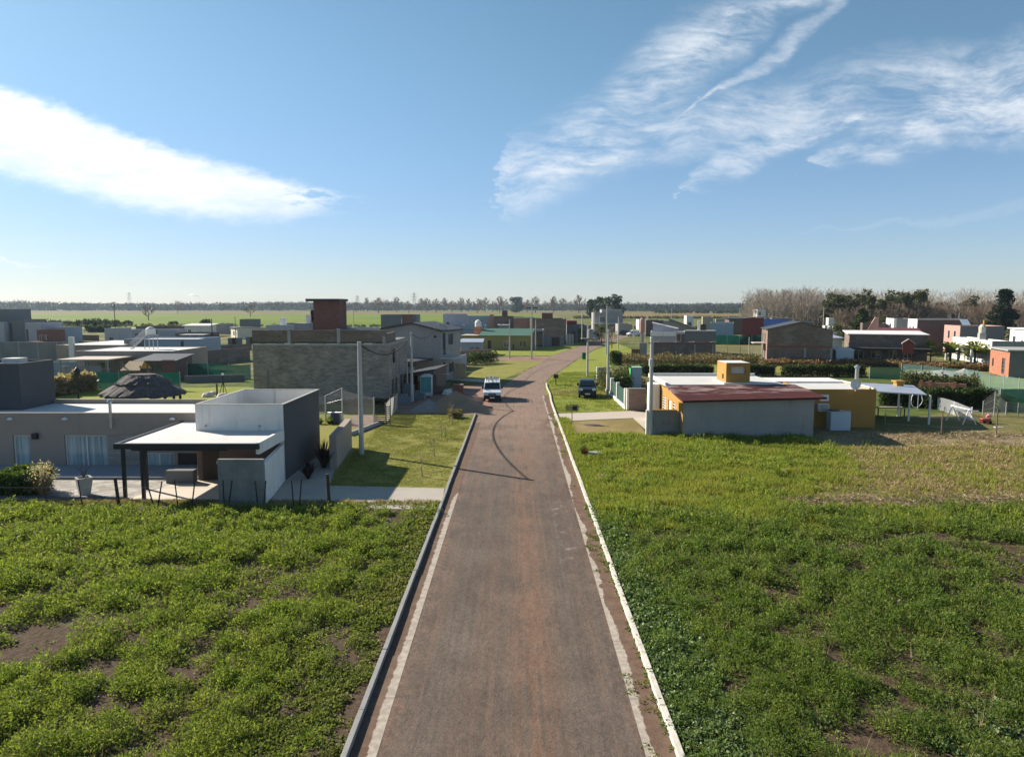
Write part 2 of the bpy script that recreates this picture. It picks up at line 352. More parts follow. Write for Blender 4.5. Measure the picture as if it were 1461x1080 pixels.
PLAST = {  # rendered and painted walls
 'white_wall': M('white_wall', (.72, .69, .64), var=.10, dirt=.38), 'white_roof': M('white_roof', (.56, .545, .52), rough=.75, var=.14, dirt=.25, ns=.5),
 'tan_wall': M('tan_wall', (.30, .25, .21), var=.10, dirt=.22), 'charcoal_wall': M('charcoal_wall', (.075, .078, .085), var=.16, dirt=.25),
 'grey_wall': M('grey_wall', (.29, .28, .27), var=.18, dirt=.42, ns=.6), 'dark_grey_wall': M('dark_grey_wall', (.15, .155, .16), var=.12, dirt=.25),
 'concrete': M('concrete', (.33, .32, .30), var=.22, dirt=.3, ns=.7, bump=.15), 'raw_concrete': M('raw_concrete', (.20, .20, .19), var=.35, dirt=.5, ns=1.6),
 'lilac_wall': M('lilac_wall', (.36, .36, .40), var=.08, dirt=.2), 'blue_grey_wall': M('blue_grey_wall', (.26, .32, .38), var=.07, dirt=.1),
 'cream_wall': M('cream_wall', (.60, .56, .44), var=.07, dirt=.2), 'ochre': M('ochre', (.37, .205, .048), var=.12, dirt=.22), 'olive': M('olive', (.25, .22, .09), var=.08, dirt=.15),
 'pink_wall': M('pink_wall', (.42, .25, .21), var=.10, dirt=.15), 'terracotta': M('terracotta', (.50, .20, .11), var=.2, dirt=.1),
 'brown_wall': M('brown_wall', (.14, .10, .085), var=.15, dirt=.2), 'red_barn': M('red_barn', (.20, .05, .04), var=.15, dirt=.2), 'blue_sheet': M('blue_sheet', (.10, .19, .50), var=.12, rough=.5),
 'dark_roof': M('dark_roof', (.05, .052, .058), rough=.6, var=.15), 'tin': M('tin', (.42, .44, .50), rough=.42, var=.10, metal=.35, ns=.5), 'pale_blue': M('pale_blue', (.42, .50, .55), var=.08, dirt=.2),
 'maroon': M('maroon', (.12, .03, .03), rough=.6, var=.16, ns=.5, col2=None), 'green_roof': M('green_roof', (.05, .12, .085), rough=.7, var=.15),
 'black_metal': M('black_metal', (.018, .019, .022), rough=.45, var=.1), 'white_metal': M('white_metal', (.72, .72, .70), rough=.4, var=.05), 'steel': M('steel', (.45, .45, .45), rough=.35, metal=.7, var=.1),
 'wood': M('wood', (.22, .12, .055), var=.3, fine=14), 'dark_wood': M('dark_wood', (.055, .038, .028), var=.3), 'pale_wood': M('pale_wood', (.50, .36, .22), var=.2),
 'rubber': M('rubber', (.02, .02, .02), var=.1), 'stone': M('stone', (.34, .32, .29), var=.3, bump=.4), 'stone_clad': MBRICK('stone_clad', (.36, .33, .30), (.28, .25, .23), (.2, .18, .17), .6, .14, .008, .15, .05),
 'slab': M('slab', (.36, .32, .27), var=.2, dirt=0.0, ns=.5), 'pale_slab': M('pale_slab', (.44, .37, .31), var=.10, ns=.5), 'pole_concrete': M('pole_concrete', (.46, .44, .40), var=.12, dirt=.2),
 'paver_grey': M('paver_grey', (.25, .26, .28), var=.15), 'flesh_roof': M('flesh_roof', (.66, .62, .60), var=.12, dirt=.2, ns=.4),
}
BLOCK = MBRICK('grey_block', (.30, .262, .228), (.22, .19, .163), (.27, .24, .21), .40, .21, .018, .62, .22)
BLOCK2 = MBRICK('brown_block', (.20, .14, .11), (.15, .11, .09), (.22, .19, .16), .36, .2, .02, .3, .35, patch=(.24, .21, .18))
REDBRICK = MBRICK('red_brick', (.25, .10, .075), (.19, .075, .058), (.22, .15, .12), .26, .09, .012, .2, .2)
PINKBRICK = MBRICK('pink_brick', (.38, .21, .175), (.32, .18, .15), (.34, .26, .22), .33, .19, .014, .22, .15)
ORANGEBRICK = MBRICK('orange_brick', (.42, .15, .085), (.34, .12, .07), (.36, .24, .18), .33, .19, .016, .2, .12)
BRICK_OLD = MBRICK('old_brick', (.34, .135, .095), (.25, .10, .07), (.42, .36, .31), .25, .075, .016, .4, .2)
PANE = MGLASS('window_glass', (.045, .06, .07)); PANE_LIGHT = MCURTAIN('curtain_pane'); CARGLASS = MGLASS('car_glass', (.012, .016, .02), .04)
for k_, v_ in PLAST.items(): globals()['m_' + k_] = v_
# ---------------------------------------------------------------- the setting: ground, road, kerbs, lawns, fields
def ground_material():
    m = bpy.data.materials.new('ground_soil'); m.use_nodes = True; T = NT(m.node_tree)
    geo = T.n('ShaderNodeNewGeometry'); pos = geo.outputs['Position']; s = T.sep(pos)
    big = T.noise(pos, .06, 5, .6); mid = T.noise(pos, .45, 6, .65); fin = T.noise(pos, 5.0, 5, .7)
    soil = T.mix(T.ramp(fin, .3, .7), (.060, .040, .027), (.115, .080, .054))
    green = T.mix(T.ramp(mid, .35, .65), (.055, .085, .018), (.12, .145, .035))
    green = T.mix(T.math('MULTIPLY', T.ramp(fin, .45, .75), .6), green, (.035, .05, .012))
    dry = T.mix(T.ramp(fin, .3, .7), (.31, .225, .125), (.22, .165, .08))
    near = T.ramp(s[1], 31.0, 36.0)
    mixk = T.math('ADD', T.math('MULTIPLY', mid, .7), T.math('MULTIPLY', fin, .3))
    thr = T.math('ADD', .60, T.math('MULTIPLY', near, -.27))
    c = T.mix(T.ramp(mixk, T.math('SUBTRACT', thr, .06), T.math('ADD', thr, .06)), soil, green)
    # cut hay and bare earth on the plot to the right, drier ground far away
    dx = T.ramp(T.math('SUBTRACT', T.math('ADD', s[0], T.math('MULTIPLY', mid, 6.0)), T.math('MULTIPLY', T.math('SUBTRACT', s[1], 34.0), .4)), 14.0, 19.0)
    dy = T.math('MULTIPLY', T.ramp(s[1], 30.5, 32.5), T.ramp(s[1], 62.0, 56.0))
    c = T.mix(T.math('MULTIPLY', T.math('MULTIPLY', dx, dy), T.ramp(mixk, .36, .56)), c, dry)
    c = T.mix(T.math('MULTIPLY', T.ramp(s[1], 70.0, 110.0), T.ramp(T.math('ADD', T.math('MULTIPLY', big, .5), T.math('MULTIPLY', mid, .5)), .46, .60)), c, dry)
    bs = T.n('ShaderNodeBsdfPrincipled'); T.l(c, bs.inputs['Base Color']); bs.inputs['Roughness'].default_value = .95; bs.inputs['Specular IOR Level'].default_value = .1
    bp = T.n('ShaderNodeBump'); bp.inputs['Strength'].default_value = .9; bp.inputs['Distance'].default_value = .08
    T.l(fin, bp.inputs['Height']); T.l(bp.outputs[0], bs.inputs['Normal'])
    o = T.n('ShaderNodeOutputMaterial'); T.l(bs.outputs[0], o.inputs[0]); return m
def grass_material(name, a, b, dryc, dry=.25, ns=.25, stripes=0.0):
    m = bpy.data.materials.new(name); m.use_nodes = True; T = NT(m.node_tree)
    geo = T.n('ShaderNodeNewGeometry'); pos = geo.outputs['Position']
    mid = T.noise(pos, ns, 6, .65); fin = T.noise(pos, 4.5, 5, .75); vf = T.noise(pos, 22.0, 3, .7)
    c = T.mix(T.ramp(mid, .36, .64), a, b)
    c = T.mix(T.math('MULTIPLY', T.ramp(T.noise(pos, ns * 2.3, 6, .7), .5, .72), dry * 2.2), c, dryc)
    if stripes: c = T.mix(T.math('MULTIPLY', T.ramp(T.noise(T.mapping(pos, (.02, .25, 1)), 1.0, 4), .4, .6), stripes), c, dryc)
    k = T.math('ADD', .42, T.math('ADD', T.math('MULTIPLY', fin, .7), T.math('MULTIPLY', vf, .45)))
    c = T.mix(1.0, c, T.comb(k, k, k), 'MULTIPLY')
    bs = T.n('ShaderNodeBsdfPrincipled'); T.l(c, bs.inputs['Base Color']); bs.inputs['Roughness'].default_value = .9; bs.inputs['Specular IOR Level'].default_value = .1
    bp = T.n('ShaderNodeBump'); bp.inputs['Strength'].default_value = .8; bp.inputs['Distance'].default_value = .06
    T.l(T.math('ADD', fin, vf), bp.inputs['Height']); T.l(bp.outputs[0], bs.inputs['Normal'])
    o = T.n('ShaderNodeOutputMaterial'); T.l(bs.outputs[0], o.inputs[0]); return m
def road_material():
    m = bpy.data.materials.new('road_gravel'); m.use_nodes = True; T = NT(m.node_tree)
    geo = T.n('ShaderNodeNewGeometry'); pos = geo.outputs['Position']; s = T.sep(pos)
    lane = T.noise(T.mapping(pos, (1.5, .035, 1)), 1.0, 6, .6, .15)      # long tyre-worn strips
    lane2 = T.noise(T.mapping(pos, (4.5, .10, 1)), 1.0, 5, .65, .2)
    mid = T.noise(pos, .35, 6, .65); fin = T.noise(T.mapping(pos, (8, 5, 1), (0, 0, R(33))), 1.0, 3, .6, .4); grit = T.noise(T.mapping(pos, (22, 16, 1), (0, 0, R(19))), 1.0, 2, .6, .3)
    grey = T.mix(T.ramp(mid, .3, .7), (.094, .071, .055), (.128, .098, .077))
    red = (.158, .096, .068)
    c = T.mix(T.math('MULTIPLY', T.ramp(lane, .46, .66), .5), grey, red)
    c = T.mix(T.math('MULTIPLY', T.ramp(lane2, .5, .72), .5), c, (.082, .07, .062))
    # tan dusty strip near the crown of the road, redder earth farther along the street
    cen = T.math('MULTIPLY', T.ramp(T.math('ABSOLUTE', T.math('SUBTRACT', s[0], .45)), 1.1, .1), T.ramp(T.math('ADD', mid, lane2), .78, 1.1))
    c = T.mix(T.math('MULTIPLY', cen, .7), c, (.178, .102, .066))
    far = T.math('MULTIPLY', T.ramp(s[1], 34.0, 64.0), T.ramp(T.math('ADD', T.math('MULTIPLY', mid, .6), T.math('MULTIPLY', lane2, .4)), .30, .50))
    c = T.mix(T.math('MULTIPLY', far, .85), c, (.235, .158, .116))
    edge = T.math('MULTIPLY', T.ramp(T.math('ABSOLUTE', s[0]), 2.3, 3.2), T.ramp(s[1], 60, 50))
    c = T.mix(T.math('MULTIPLY', edge, T.ramp(T.math('ADD', mid, T.math('MULTIPLY', fin, .4)), .62, .84)), c, (.18, .11, .08))
    rd = T.math('MULTIPLY', T.math('MULTIPLY', T.ramp(s[0], 1.4, 2.7), T.ramp(s[1], 66, 58)), T.math('MULTIPLY', T.ramp(s[1], 22, 36), T.ramp(T.noise(T.mapping(pos, (1.2, .35, 1)), 1.0, 6, .7), .44, .6)))
    c = T.mix(T.math('MULTIPLY', rd, .7), c, (.105, .062, .044))
    # pale scuffed patches of worn dust on the right wheel track
    pk = T.math('MULTIPLY', T.math('MULTIPLY', T.ramp(T.math('ABSOLUTE', T.math('SUBTRACT', s[0], 2.05)), .5, .1), T.ramp(T.math('ABSOLUTE', T.math('SUBTRACT', s[1], 29.5)), 5.5, 2.0)), T.ramp(T.noise(pos, 1.3, 6, .7), .52, .68))
    c = T.mix(T.math('MULTIPLY', pk, .75), c, (.36, .31, .27))
    def dev(n, a): return T.math('MULTIPLY', T.math('SUBTRACT', n, .5), a)
    k = T.math('MAXIMUM', .25, T.math('ADD', 1.0, T.math('ADD', T.math('ADD', dev(T.noise(T.mapping(pos, (2.4, .8, 1), (0, 0, R(12))), 1.0, 5, .7, .5), .7), dev(T.noise(T.mapping(pos, (7, .2, 1), (0, 0, R(1.5))), 1.0, 4, .65, .5), .6)), T.math('ADD', dev(fin, .8), dev(grit, 1.1)))))
    c = T.mix(1.0, c, T.comb(k, k, k), 'MULTIPLY')
    sp = T.math('MULTIPLY', T.ramp(grit, .70, .78), .5); c = T.mix(sp, c, (.36, .31, .26))
    bs = T.n('ShaderNodeBsdfPrincipled'); T.l(c, bs.inputs['Base Color']); bs.inputs['Roughness'].default_value = .9; bs.inputs['Specular IOR Level'].default_value = .2
    bp = T.n('ShaderNodeBump'); bp.inputs['Strength'].default_value = .4; bp.inputs['Distance'].default_value = .025
    T.l(T.math('ADD', fin, grit), bp.inputs['Height']); T.l(bp.outputs[0], bs.inputs['Normal'])
    o = T.n('ShaderNodeOutputMaterial'); T.l(bs.outputs[0], o.inputs[0]); return m
def gutter_material(name, x0, x1, fade_from, gaps, bias=0.0):
    """Concrete gutter half buried by washed-in soil: the soil line wanders along the street."""
    m = bpy.data.materials.new(name); m.use_nodes = True; T = NT(m.node_tree)
    geo = T.n('ShaderNodeNewGeometry'); pos = geo.outputs['Position']; s = T.sep(pos)
    t = T.ramp(s[0], x0, x1); t.node.interpolation_type = 'LINEAR'
    n1 = T.noise(T.mapping(pos, (.6, .22, 1)), 1.0, 5, .6); n2 = T.noise(pos, 2.2, 6, .7)
    q = T.math('ADD', t, T.math('ADD', T.math('MULTIPLY', T.math('SUBTRACT', n1, .5), gaps), T.math('MULTIPLY', T.math('SUBTRACT', n2, .5), .45)))
    q = T.math('SUBTRACT', T.math('SUBTRACT', q, bias), T.math('MULTIPLY', T.ramp(s[1], fade_from, fade_from + 3.0), .55))
    conc = T.mix(T.ramp(T.noise(pos, 5, 4), .35, .7), (.32, .27, .22), (.44, .38, .315))
    joint = T.ramp(T.math('ABSOLUTE', T.math('SUBTRACT', T.math('FRACT', T.math('DIVIDE', s[1], 3.0)), .5)), .006, .012)
    conc = T.mix(joint, (.26, .21, .18), conc)
    dirt = T.mix(T.ramp(n2, .3, .7), (.115, .068, .047), (.175, .115, .082))
    c = T.mix(T.ramp(q, .50, .56), dirt, conc)
    bs = T.n('ShaderNodeBsdfPrincipled'); T.l(c, bs.inputs['Base Color']); bs.inputs['Roughness'].default_value = .92; bs.inputs['Specular IOR Level'].default_value = .15
    bp = T.n('ShaderNodeBump'); bp.inputs['Strength'].default_value = .5; bp.inputs['Distance'].default_value = .02
    T.l(T.noise(pos, 20, 4, .7), bp.inputs['Height']); T.l(bp.outputs[0], bs.inputs['Normal'])
    o = T.n('ShaderNodeOutputMaterial'); T.l(bs.outputs[0], o.inputs[0]); return m
GROUND = ground_material(); ROAD = road_material()
LAWN = grass_material('lawn_grass', (.205, .20, .045), (.255, .235, .062), (.32, .25, .11), .16)
LAWN_BRIGHT = grass_material('lawn_bright', (.20, .235, .035), (.26, .265, .05), (.29, .24, .08), .12)
LAWN_DRY = grass_material('lawn_dry', (.30, .22, .10), (.20, .16, .06), (.14, .13, .035), .2)
LAWN_DULL = grass_material('lawn_dull', (.14, .135, .04), (.20, .17, .07), (.25, .19, .10), .25)
FIELD = grass_material('field_green', (.105, .165, .010), (.155, .20, .012), (.13, .12, .03), .10, ns=.012, stripes=.25)
FIELD_DRY = grass_material('field_dry', (.20, .135, .06), (.15, .12, .04), (.22, .14, .065), .2, ns=.012, stripes=.4)
FIELD_DULL = grass_material('field_dull', (.10, .135, .025), (.13, .14, .035), (.17, .13, .05), .2, ns=.012, stripes=.4)
SOILM = M('bare_earth', (.16, .105, .072), var=.35, ns=.8, bump=.6, col2=(.22, .16, .11)); EARTH_RED = M('red_earth', (.25, .135, .09), var=.3, ns=.7, bump=.5, col2=(.19, .12, .085))
def structure(name, mb, mat, **k):
    o = mb.build(name, mat, **k); o['kind'] = 'structure'; return o
def sheet(name, px, z, mat):
    return structure(name, MB().poly([(*G(u, v).xy, z) for u, v in px]), mat)
def sheet_xy(name, pts, z, mat):
    return structure(name, MB().poly([(x, y, z) for x, y in pts]), mat)

sheet_xy('ground', [(-3450, -120), (3450, -120), (3450, 3150), (-3450, 3150)], 0.0, GROUND)
# road: left and right edges, straight at first, then bending right towards the fields
def road_edges():
    lp = [(686, 580), (713, 553), (733, 540), (776, 515), (800, 503), (838, 490), (856, 484), (885, 477)]
    rp = [(794, 585), (776, 547), (783, 538), (800, 528), (822, 513), (848, 498), (870, 489), (884, 484), (910, 477)]
    Lp = [Vector((-3.56, y, 0)) for y in (1.0, 20, 40, 60)] + [G(*p) for p in lp]
    Rp = [Vector((3.42, y, 0)) for y in (1.0, 20, 40, 60)] + [G(*p) for p in rp]
    def resample(pts, n=70):
        d = [0.0]
        for a, b in zip(pts, pts[1:]): d.append(d[-1] + (b - a).length)
        out = []
        for i in range(n):
            t = d[-1] * i / (n - 1)
            j = max(k for k in range(len(d)) if d[k] <= t + 1e-9); j = min(j, len(pts) - 2)
            out.append(pts[j].lerp(pts[j + 1], (t - d[j]) / max(1e-6, d[j + 1] - d[j])))
        for _ in range(3):
            out = [out[0]] + [(out[i - 1] + out[i] * 2 + out[i + 1]) / 4 for i in range(1, n - 1)] + [out[-1]]
        return out
    return resample(Lp), resample(Rp)
ROAD_L, ROAD_R = road_edges()
mb = MB(); n_ = len(ROAD_L)
mb.v = [(p.x, p.y, .006) for p in ROAD_L] + [(p.x, p.y, .006) for p in ROAD_R]
mb.f = [(i, n_ + i, n_ + i + 1, i + 1) for i in range(n_ - 1)]
structure('road', mb, ROAD)
KERB_SHADE = M('kerb_shaded', (.25, .24, .23), var=.22, ns=1.2, dirt=.25); KERB_LIT = M('kerb_lit', (.58, .53, .45), var=.28, ns=1.6, dirt=.5)  # same concrete, darkened for the shaded left kerb, lightened for the sunlit right
def kerb(name, pts, w, h, mat, side, chunk=3.0):          # kerb stones along a path; thin joints between them
    b = MB()
    d = 0.0
    for a, c in zip(pts, pts[1:]):
        dx = (c - a); L = dx.length; dx = dx / L; k = max(1, round(L / chunk)); step = L / k
        for i in range(k):
            o = a + dx * (i * step); jit = random.uniform(-.012, .012)
            b.obox((o.x + jit, o.y), (dx.x, dx.y), .012, step - .0, *((0, w) if side > 0 else (-w, 0)), -.05, h + random.uniform(-.008, .008))
    return structure(name, b, mat, bevel=.012)
kerb('kerb_left', [Vector((-3.58, 1, 0)), Vector((-3.58, 63, 0))], .13, .15, KERB_SHADE, 1)
kerb('kerb_right', [Vector((3.42, 1, 0)), Vector((3.42, 70, 0))] + [p for p in ROAD_R if 74 < p.y < 89], .15, .15, KERB_LIT, -1)
structure('gutter_left', MB().poly([(-3.58, 1, .011), (-3.0, 1, .011), (-3.0, 58, .011), (-3.58, 58, .011)]), gutter_material('gutter_soil_left', -3.58, -3.0, 34.0, .3, .10))
structure('gutter_right', MB().poly([(2.78, 1, .011), (3.42, 1, .011), (3.42, 76, .011), (2.78, 76, .011)]), gutter_material('gutter_soil_right', 3.42, 2.78, 400.0, 1.5, .20))
# left side of the street
sheet('lawn', [(636, 697), (680, 588), (560, 590), (540, 612), (505, 645), (470, 693)], .010, LAWN)
sheet('driveway', [(634.5, 697), (627, 727.5), (382, 723), (399, 692), (452, 650), (478, 668), (470, 693)], .018, m_slab)
sheet('lawn.001', [(560, 590), (540, 612), (505, 645), (470, 693), (440, 660), (440, 592)], .008, LAWN)
sheet('lawn.002', [(70, 600), (450, 600), (450, 573), (355, 552), (60, 556)], .008, LAWN_BRIGHT)
sheet('path', [(520, 618), (548, 605), (560, 600), (520, 592), (480, 600)], .014, SOILM)
sheet('dirt_yard', [(590, 591), (690, 590), (716, 552), (700, 548), (560, 560), (556, 588)], .012, EARTH_RED)
sheet('driveway.001', [(622, 541), (705, 546.5), (704, 542), (628, 539)], .020, m_pale_slab)
sheet('lawn.003', [(632, 540), (708, 545), (736, 534), (776, 516), (735, 514), (690, 518), (640, 530)], .012, LAWN)
sheet('side_road', [(774, 516), (786, 508.5), (700, 510), (620, 508), (620, 513), (735, 515)], .014, EARTH_RED)
sheet('lawn.004', [(650, 507), (788, 507.5), (838, 489), (815, 490), (740, 498), (650, 503)], .012, LAWN_BRIGHT)
# right side of the street
sheet('lawn.005', [(784, 589), (905, 586.5), (872, 552), (862, 530), (905, 500), (880, 490), (850, 499), (824, 514), (802, 529), (785, 540), (777, 548)], .010, LAWN_BRIGHT)
sheet('lawn.006', [(800, 627), (793, 603), (905, 597), (926, 624)], .010, LAWN_DRY)
sheet('driveway.002', [(793, 601.5), (790, 590.5), (900, 586.5), (932, 590), (932, 618), (924, 616), (903, 596.5)], .018, m_pale_slab)
sheet('dirt_track', [(785, 556), (860, 556), (870, 560), (866, 566), (790, 563)], .014, LAWN_DRY)
sheet('lawn.007', [(1168, 612), (1461, 622), (1461, 592), (1380, 586), (1258, 600)], .010, LAWN_DULL)
sheet('bare_strip', [(1180, 640), (1250, 628), (1461, 633), (1480, 624), (1330, 620), (1240, 617), (1172, 618)], .009, M('dry_earth', (.25, .175, .11), var=.3, ns=.8, bump=.5, col2=(.20, .16, .075)))
sheet('lawn.008', [(895, 532), (1461, 532), (1461, 524), (890, 516)], .010, LAWN)
sheet('lawn.009', [(1375, 556), (1480, 556), (1480, 541), (1400, 536)], .010, LAWN_BRIGHT)
sheet('lawn.010', [(1018, 512), (1092, 512), (1088, 490), (1020, 492)], .010, LAWN_DULL)
# fields beyond the houses
sheet_xy('field', [(-1100, 330), (-15, 300), (40, 860), (-1500, 880)], .06, FIELD)
sheet_xy('field.001', [(-1700, 880), (250, 870), (350, 1060), (-2000, 1080)], .06, FIELD_DRY)
sheet_xy('field.002', [(-2400, 1080), (500, 1060), (600, 1500), (-2600, 1500)], .06, FIELD_DULL)
sheet_xy('field.003', [(40, 330), (130, 300), (330, 560), (420, 860), (45, 860)], .06, FIELD_DULL)
sheet_xy('field.004', [(60, 600), (420, 600), (480, 900), (80, 860)], .10, FIELD_DRY)
sheet_xy('track', [(-300, 318), (-20, 296), (-20, 303), (-300, 326)], .08, m_pale_slab)
# gravel bed, porch and paving in front of the house on the left
PEBBLE = M('pebbles', (.36, .33, .29), var=.75, fine=7, ns=1.6, bump=1.0, col2=(.22, .19, .16))
sheet_xy('gravel_bed', [(-34, 34.7), (-19.4, 34.7), (-18.3, 38.3), (-34, 38.3)], .016, PEBBLE)
structure('porch', MB().box(-34.0, -15.0, 38.4, 41.33, 0, .16), m_paver_grey, bevel=.01)
sheet_xy('patio', [(-19.5, 34.3), (-12.8, 34.3), (-12.8, 38.38), (-18.35, 38.38)], .022, M('patio_tile', (.56, .49, .41), var=.08, ns=.5))
kerb('edging', [Vector((-34, 34.35, 0)), Vector((-19.6, 34.35, 0))], .22, .14, M('edging_dark', (.10, .10, .10), var=.2), 1)
# ---------------------------------------------------------------- houses
def add_window(par, O, dx, op, t=.14, frame=None, pane=None, mull=1, name='window', fw=.06):
    a0, a1, z0, z1 = op[:4]; frame = frame or m_white_metal; pane = pane or PANE
    b = MB(); d0, d1 = t * .55, t * .95
    b.obox(O, dx, a0, a1, d0, d1, z1 - fw, z1); b.obox(O, dx, a0, a1, d0, d1, z0, z0 + fw)
    b.obox(O, dx, a0, a0 + fw, d0, d1, z0 + fw, z1 - fw); b.obox(O, dx, a1 - fw, a1, d0, d1, z0 + fw, z1 - fw)
    for i in range(1, mull + 1 if mull else 0):
        c = a0 + (a1 - a0) * i / (mull + 1); b.obox(O, dx, c - fw / 2, c + fw / 2, d0, d1, z0 + fw, z1 - fw)
    w = b.build(name, frame, par)
    MB().obox(O, dx, a0 + fw * .5, a1 - fw * .5, t * .7, t * .8, z0 + fw * .5, z1 - fw * .5).build('pane', pane, w)
    return w
def add_door(par, O, dx, op, t=.14, mat=None):
    a0, a1, z0, z1 = op[:4]
    d = MB().obox(O, dx, a0, a1, t * .6, t * .95, z0, z1).build('door', mat or m_dark_wood, par)
    MB().obox(O, dx, a1 - .16, a1 - .11, t * .35, t * .62, z0 + .9, z0 + 1.05).build('handle', m_steel, d); return d
SIDES = {'f': lambda W, D: ((0, 0), (1, 0), W), 'r': lambda W, D: ((W, 0), (0, 1), D), 'b': lambda W, D: ((W, D), (-1, 0), W), 'l': lambda W, D: ((0, D), (0, -1), D)}
def fill(par, ops, W, D, oy=(0, 0)):
    for sd, lst in ops.items():
        O, dx, L = SIDES[sd](W, D); O = (O[0] + oy[0], O[1] + oy[1])
        for op in lst:
            k = op[4] if len(op) > 4 else 'w'
            if k[0] == 'w': add_window(par, O, dx, op, mull=int(k[1:] or 1) if k[1:].isdigit() or k == 'w' else 1)
            elif k[0] == 'W': add_window(par, O, dx, op, pane=PANE_LIGHT, mull=int(k[1:] or 1))
            elif k[0] == 'k': add_window(par, O, dx, op, frame=m_black_metal, mull=int(k[1:] or 0))
            elif k[0] == 'd': add_door(par, O, dx, op)
def flat_shell(W, D, h, ops={}, roofz=None, pt=.16, o=(0, 0), z0=-.05):
    """Walls with openings, parapet with thickness; returns (wall builder, roof builder)."""
    b, r = MB(), MB(); roofz = h - .25 if roofz is None else roofz
    for sd in 'frbl':
        O, dx, L = SIDES[sd](W, D); O = (O[0] + o[0], O[1] + o[1]); b.wall(O, dx, L, z0, h, ops.get(sd, ()))
    x0, y0, x1, y1 = o[0], o[1], o[0] + W, o[1] + D
    for q in (((x0, y0), (x1, y0), (x1 - pt, y0 + pt), (x0 + pt, y0 + pt)), ((x1, y0), (x1, y1), (x1 - pt, y1 - pt), (x1 - pt, y0 + pt)),
              ((x1, y1), (x0, y1), (x0 + pt, y1 - pt), (x1 - pt, y1 - pt)), ((x0, y1), (x0, y0), (x0 + pt, y0 + pt), (x0 + pt, y1 - pt))):
        b.poly([(*p, h) for p in q])
    i = ((x0 + pt, y0 + pt), (x1 - pt, y0 + pt), (x1 - pt, y1 - pt), (x0 + pt, y1 - pt))
    for a, c in zip(i, i[1:] + i[:1]): b.poly([(*a, roofz), (*c, roofz), (*c, h), (*a, h)])
    r.poly([(*p, roofz) for p in i]); return b, r
def place(u0, u1, vb=None, vt=None, Y=None, h=None):
    """x0, width, depth position, height of a front wall seen between photo columns u0 and u1."""
    if Y is None:
        if vb is not None: Y = G((u0 + u1) / 2, vb).y
        else: Y = G((u0 + u1) / 2, vt, h).y
    if h is None: h = P((u0 + u1) / 2, vt, Y).z
    x0, x1 = XU(u0, Y), XU(u1, Y); return x0, x1 - x0, Y, h
def flat_house(label, pl, D, wall, roof=None, ops={}, rot=0, name='house', parapet=.25, group=None, cat='house', roofname='roof'):
    x0, W, Y, h = pl
    t = thing(name, label, cat, (x0, Y, 0), rot, group)
    b, r = flat_shell(W, D, h, ops, h - parapet); b.build('wall', wall, t); r.build(roofname, roof or m_flesh_roof, t)
    fill(t, ops, W, D); t['_'] = 0; del t['_']; return t, W, D, h
def prof_house(label, pl, D, prof, wall, roof, ops={}, rot=0, name='house', over=.25, thick=.12, group=None, cat='house'):
    """Gable or lean-to: prof is the (x fraction, z) outline of the top of the front wall."""
    x0, W, Y, h = pl; pr = [(x * W, z) for x, z in prof]
    t = thing(name, label, cat, (x0, Y, 0), rot, group); b = MB(); zm = min(z for x, z in pr)
    for sd in 'fb':
        O, dx, L = SIDES[sd](W, D); b.wall(O, dx, L, -.05, zm, ops.get(sd, ()))
        y = O[1]; pts = [(x, y, z) for x, z in pr]
        if pr[0][1] > zm + .01 or True: b.poly([(0, y, zm)] + [(W, y, zm)] + [p for p in reversed(pts) if p[2] > zm + .01])
    for sd, z in (('r', pr[-1][1]), ('l', pr[0][1])):
        O, dx, L = SIDES[sd](W, D); b.wall(O, dx, L, -.05, z, ops.get(sd, ()))
    b.build('wall', wall, t); r = MB(); pts = [list(p) for p in pr]
    a, c = pts[0], pts[1]; k = (c[1] - a[1]) / max(.01, c[0] - a[0]); pts[0] = [a[0] - over, a[1] - k * over]
    a, c = pts[-1], pts[-2]; k = (a[1] - c[1]) / max(.01, a[0] - c[0]); pts[-1] = [a[0] + over, a[1] + k * over]
    r.prof([(x, z + .004) for x, z in pts] + [(x, z + thick) for x, z in reversed(pts)], -over, D + over); r.build('roof', roof, t)
    fill(t, ops, W, D); return t, W, D, h

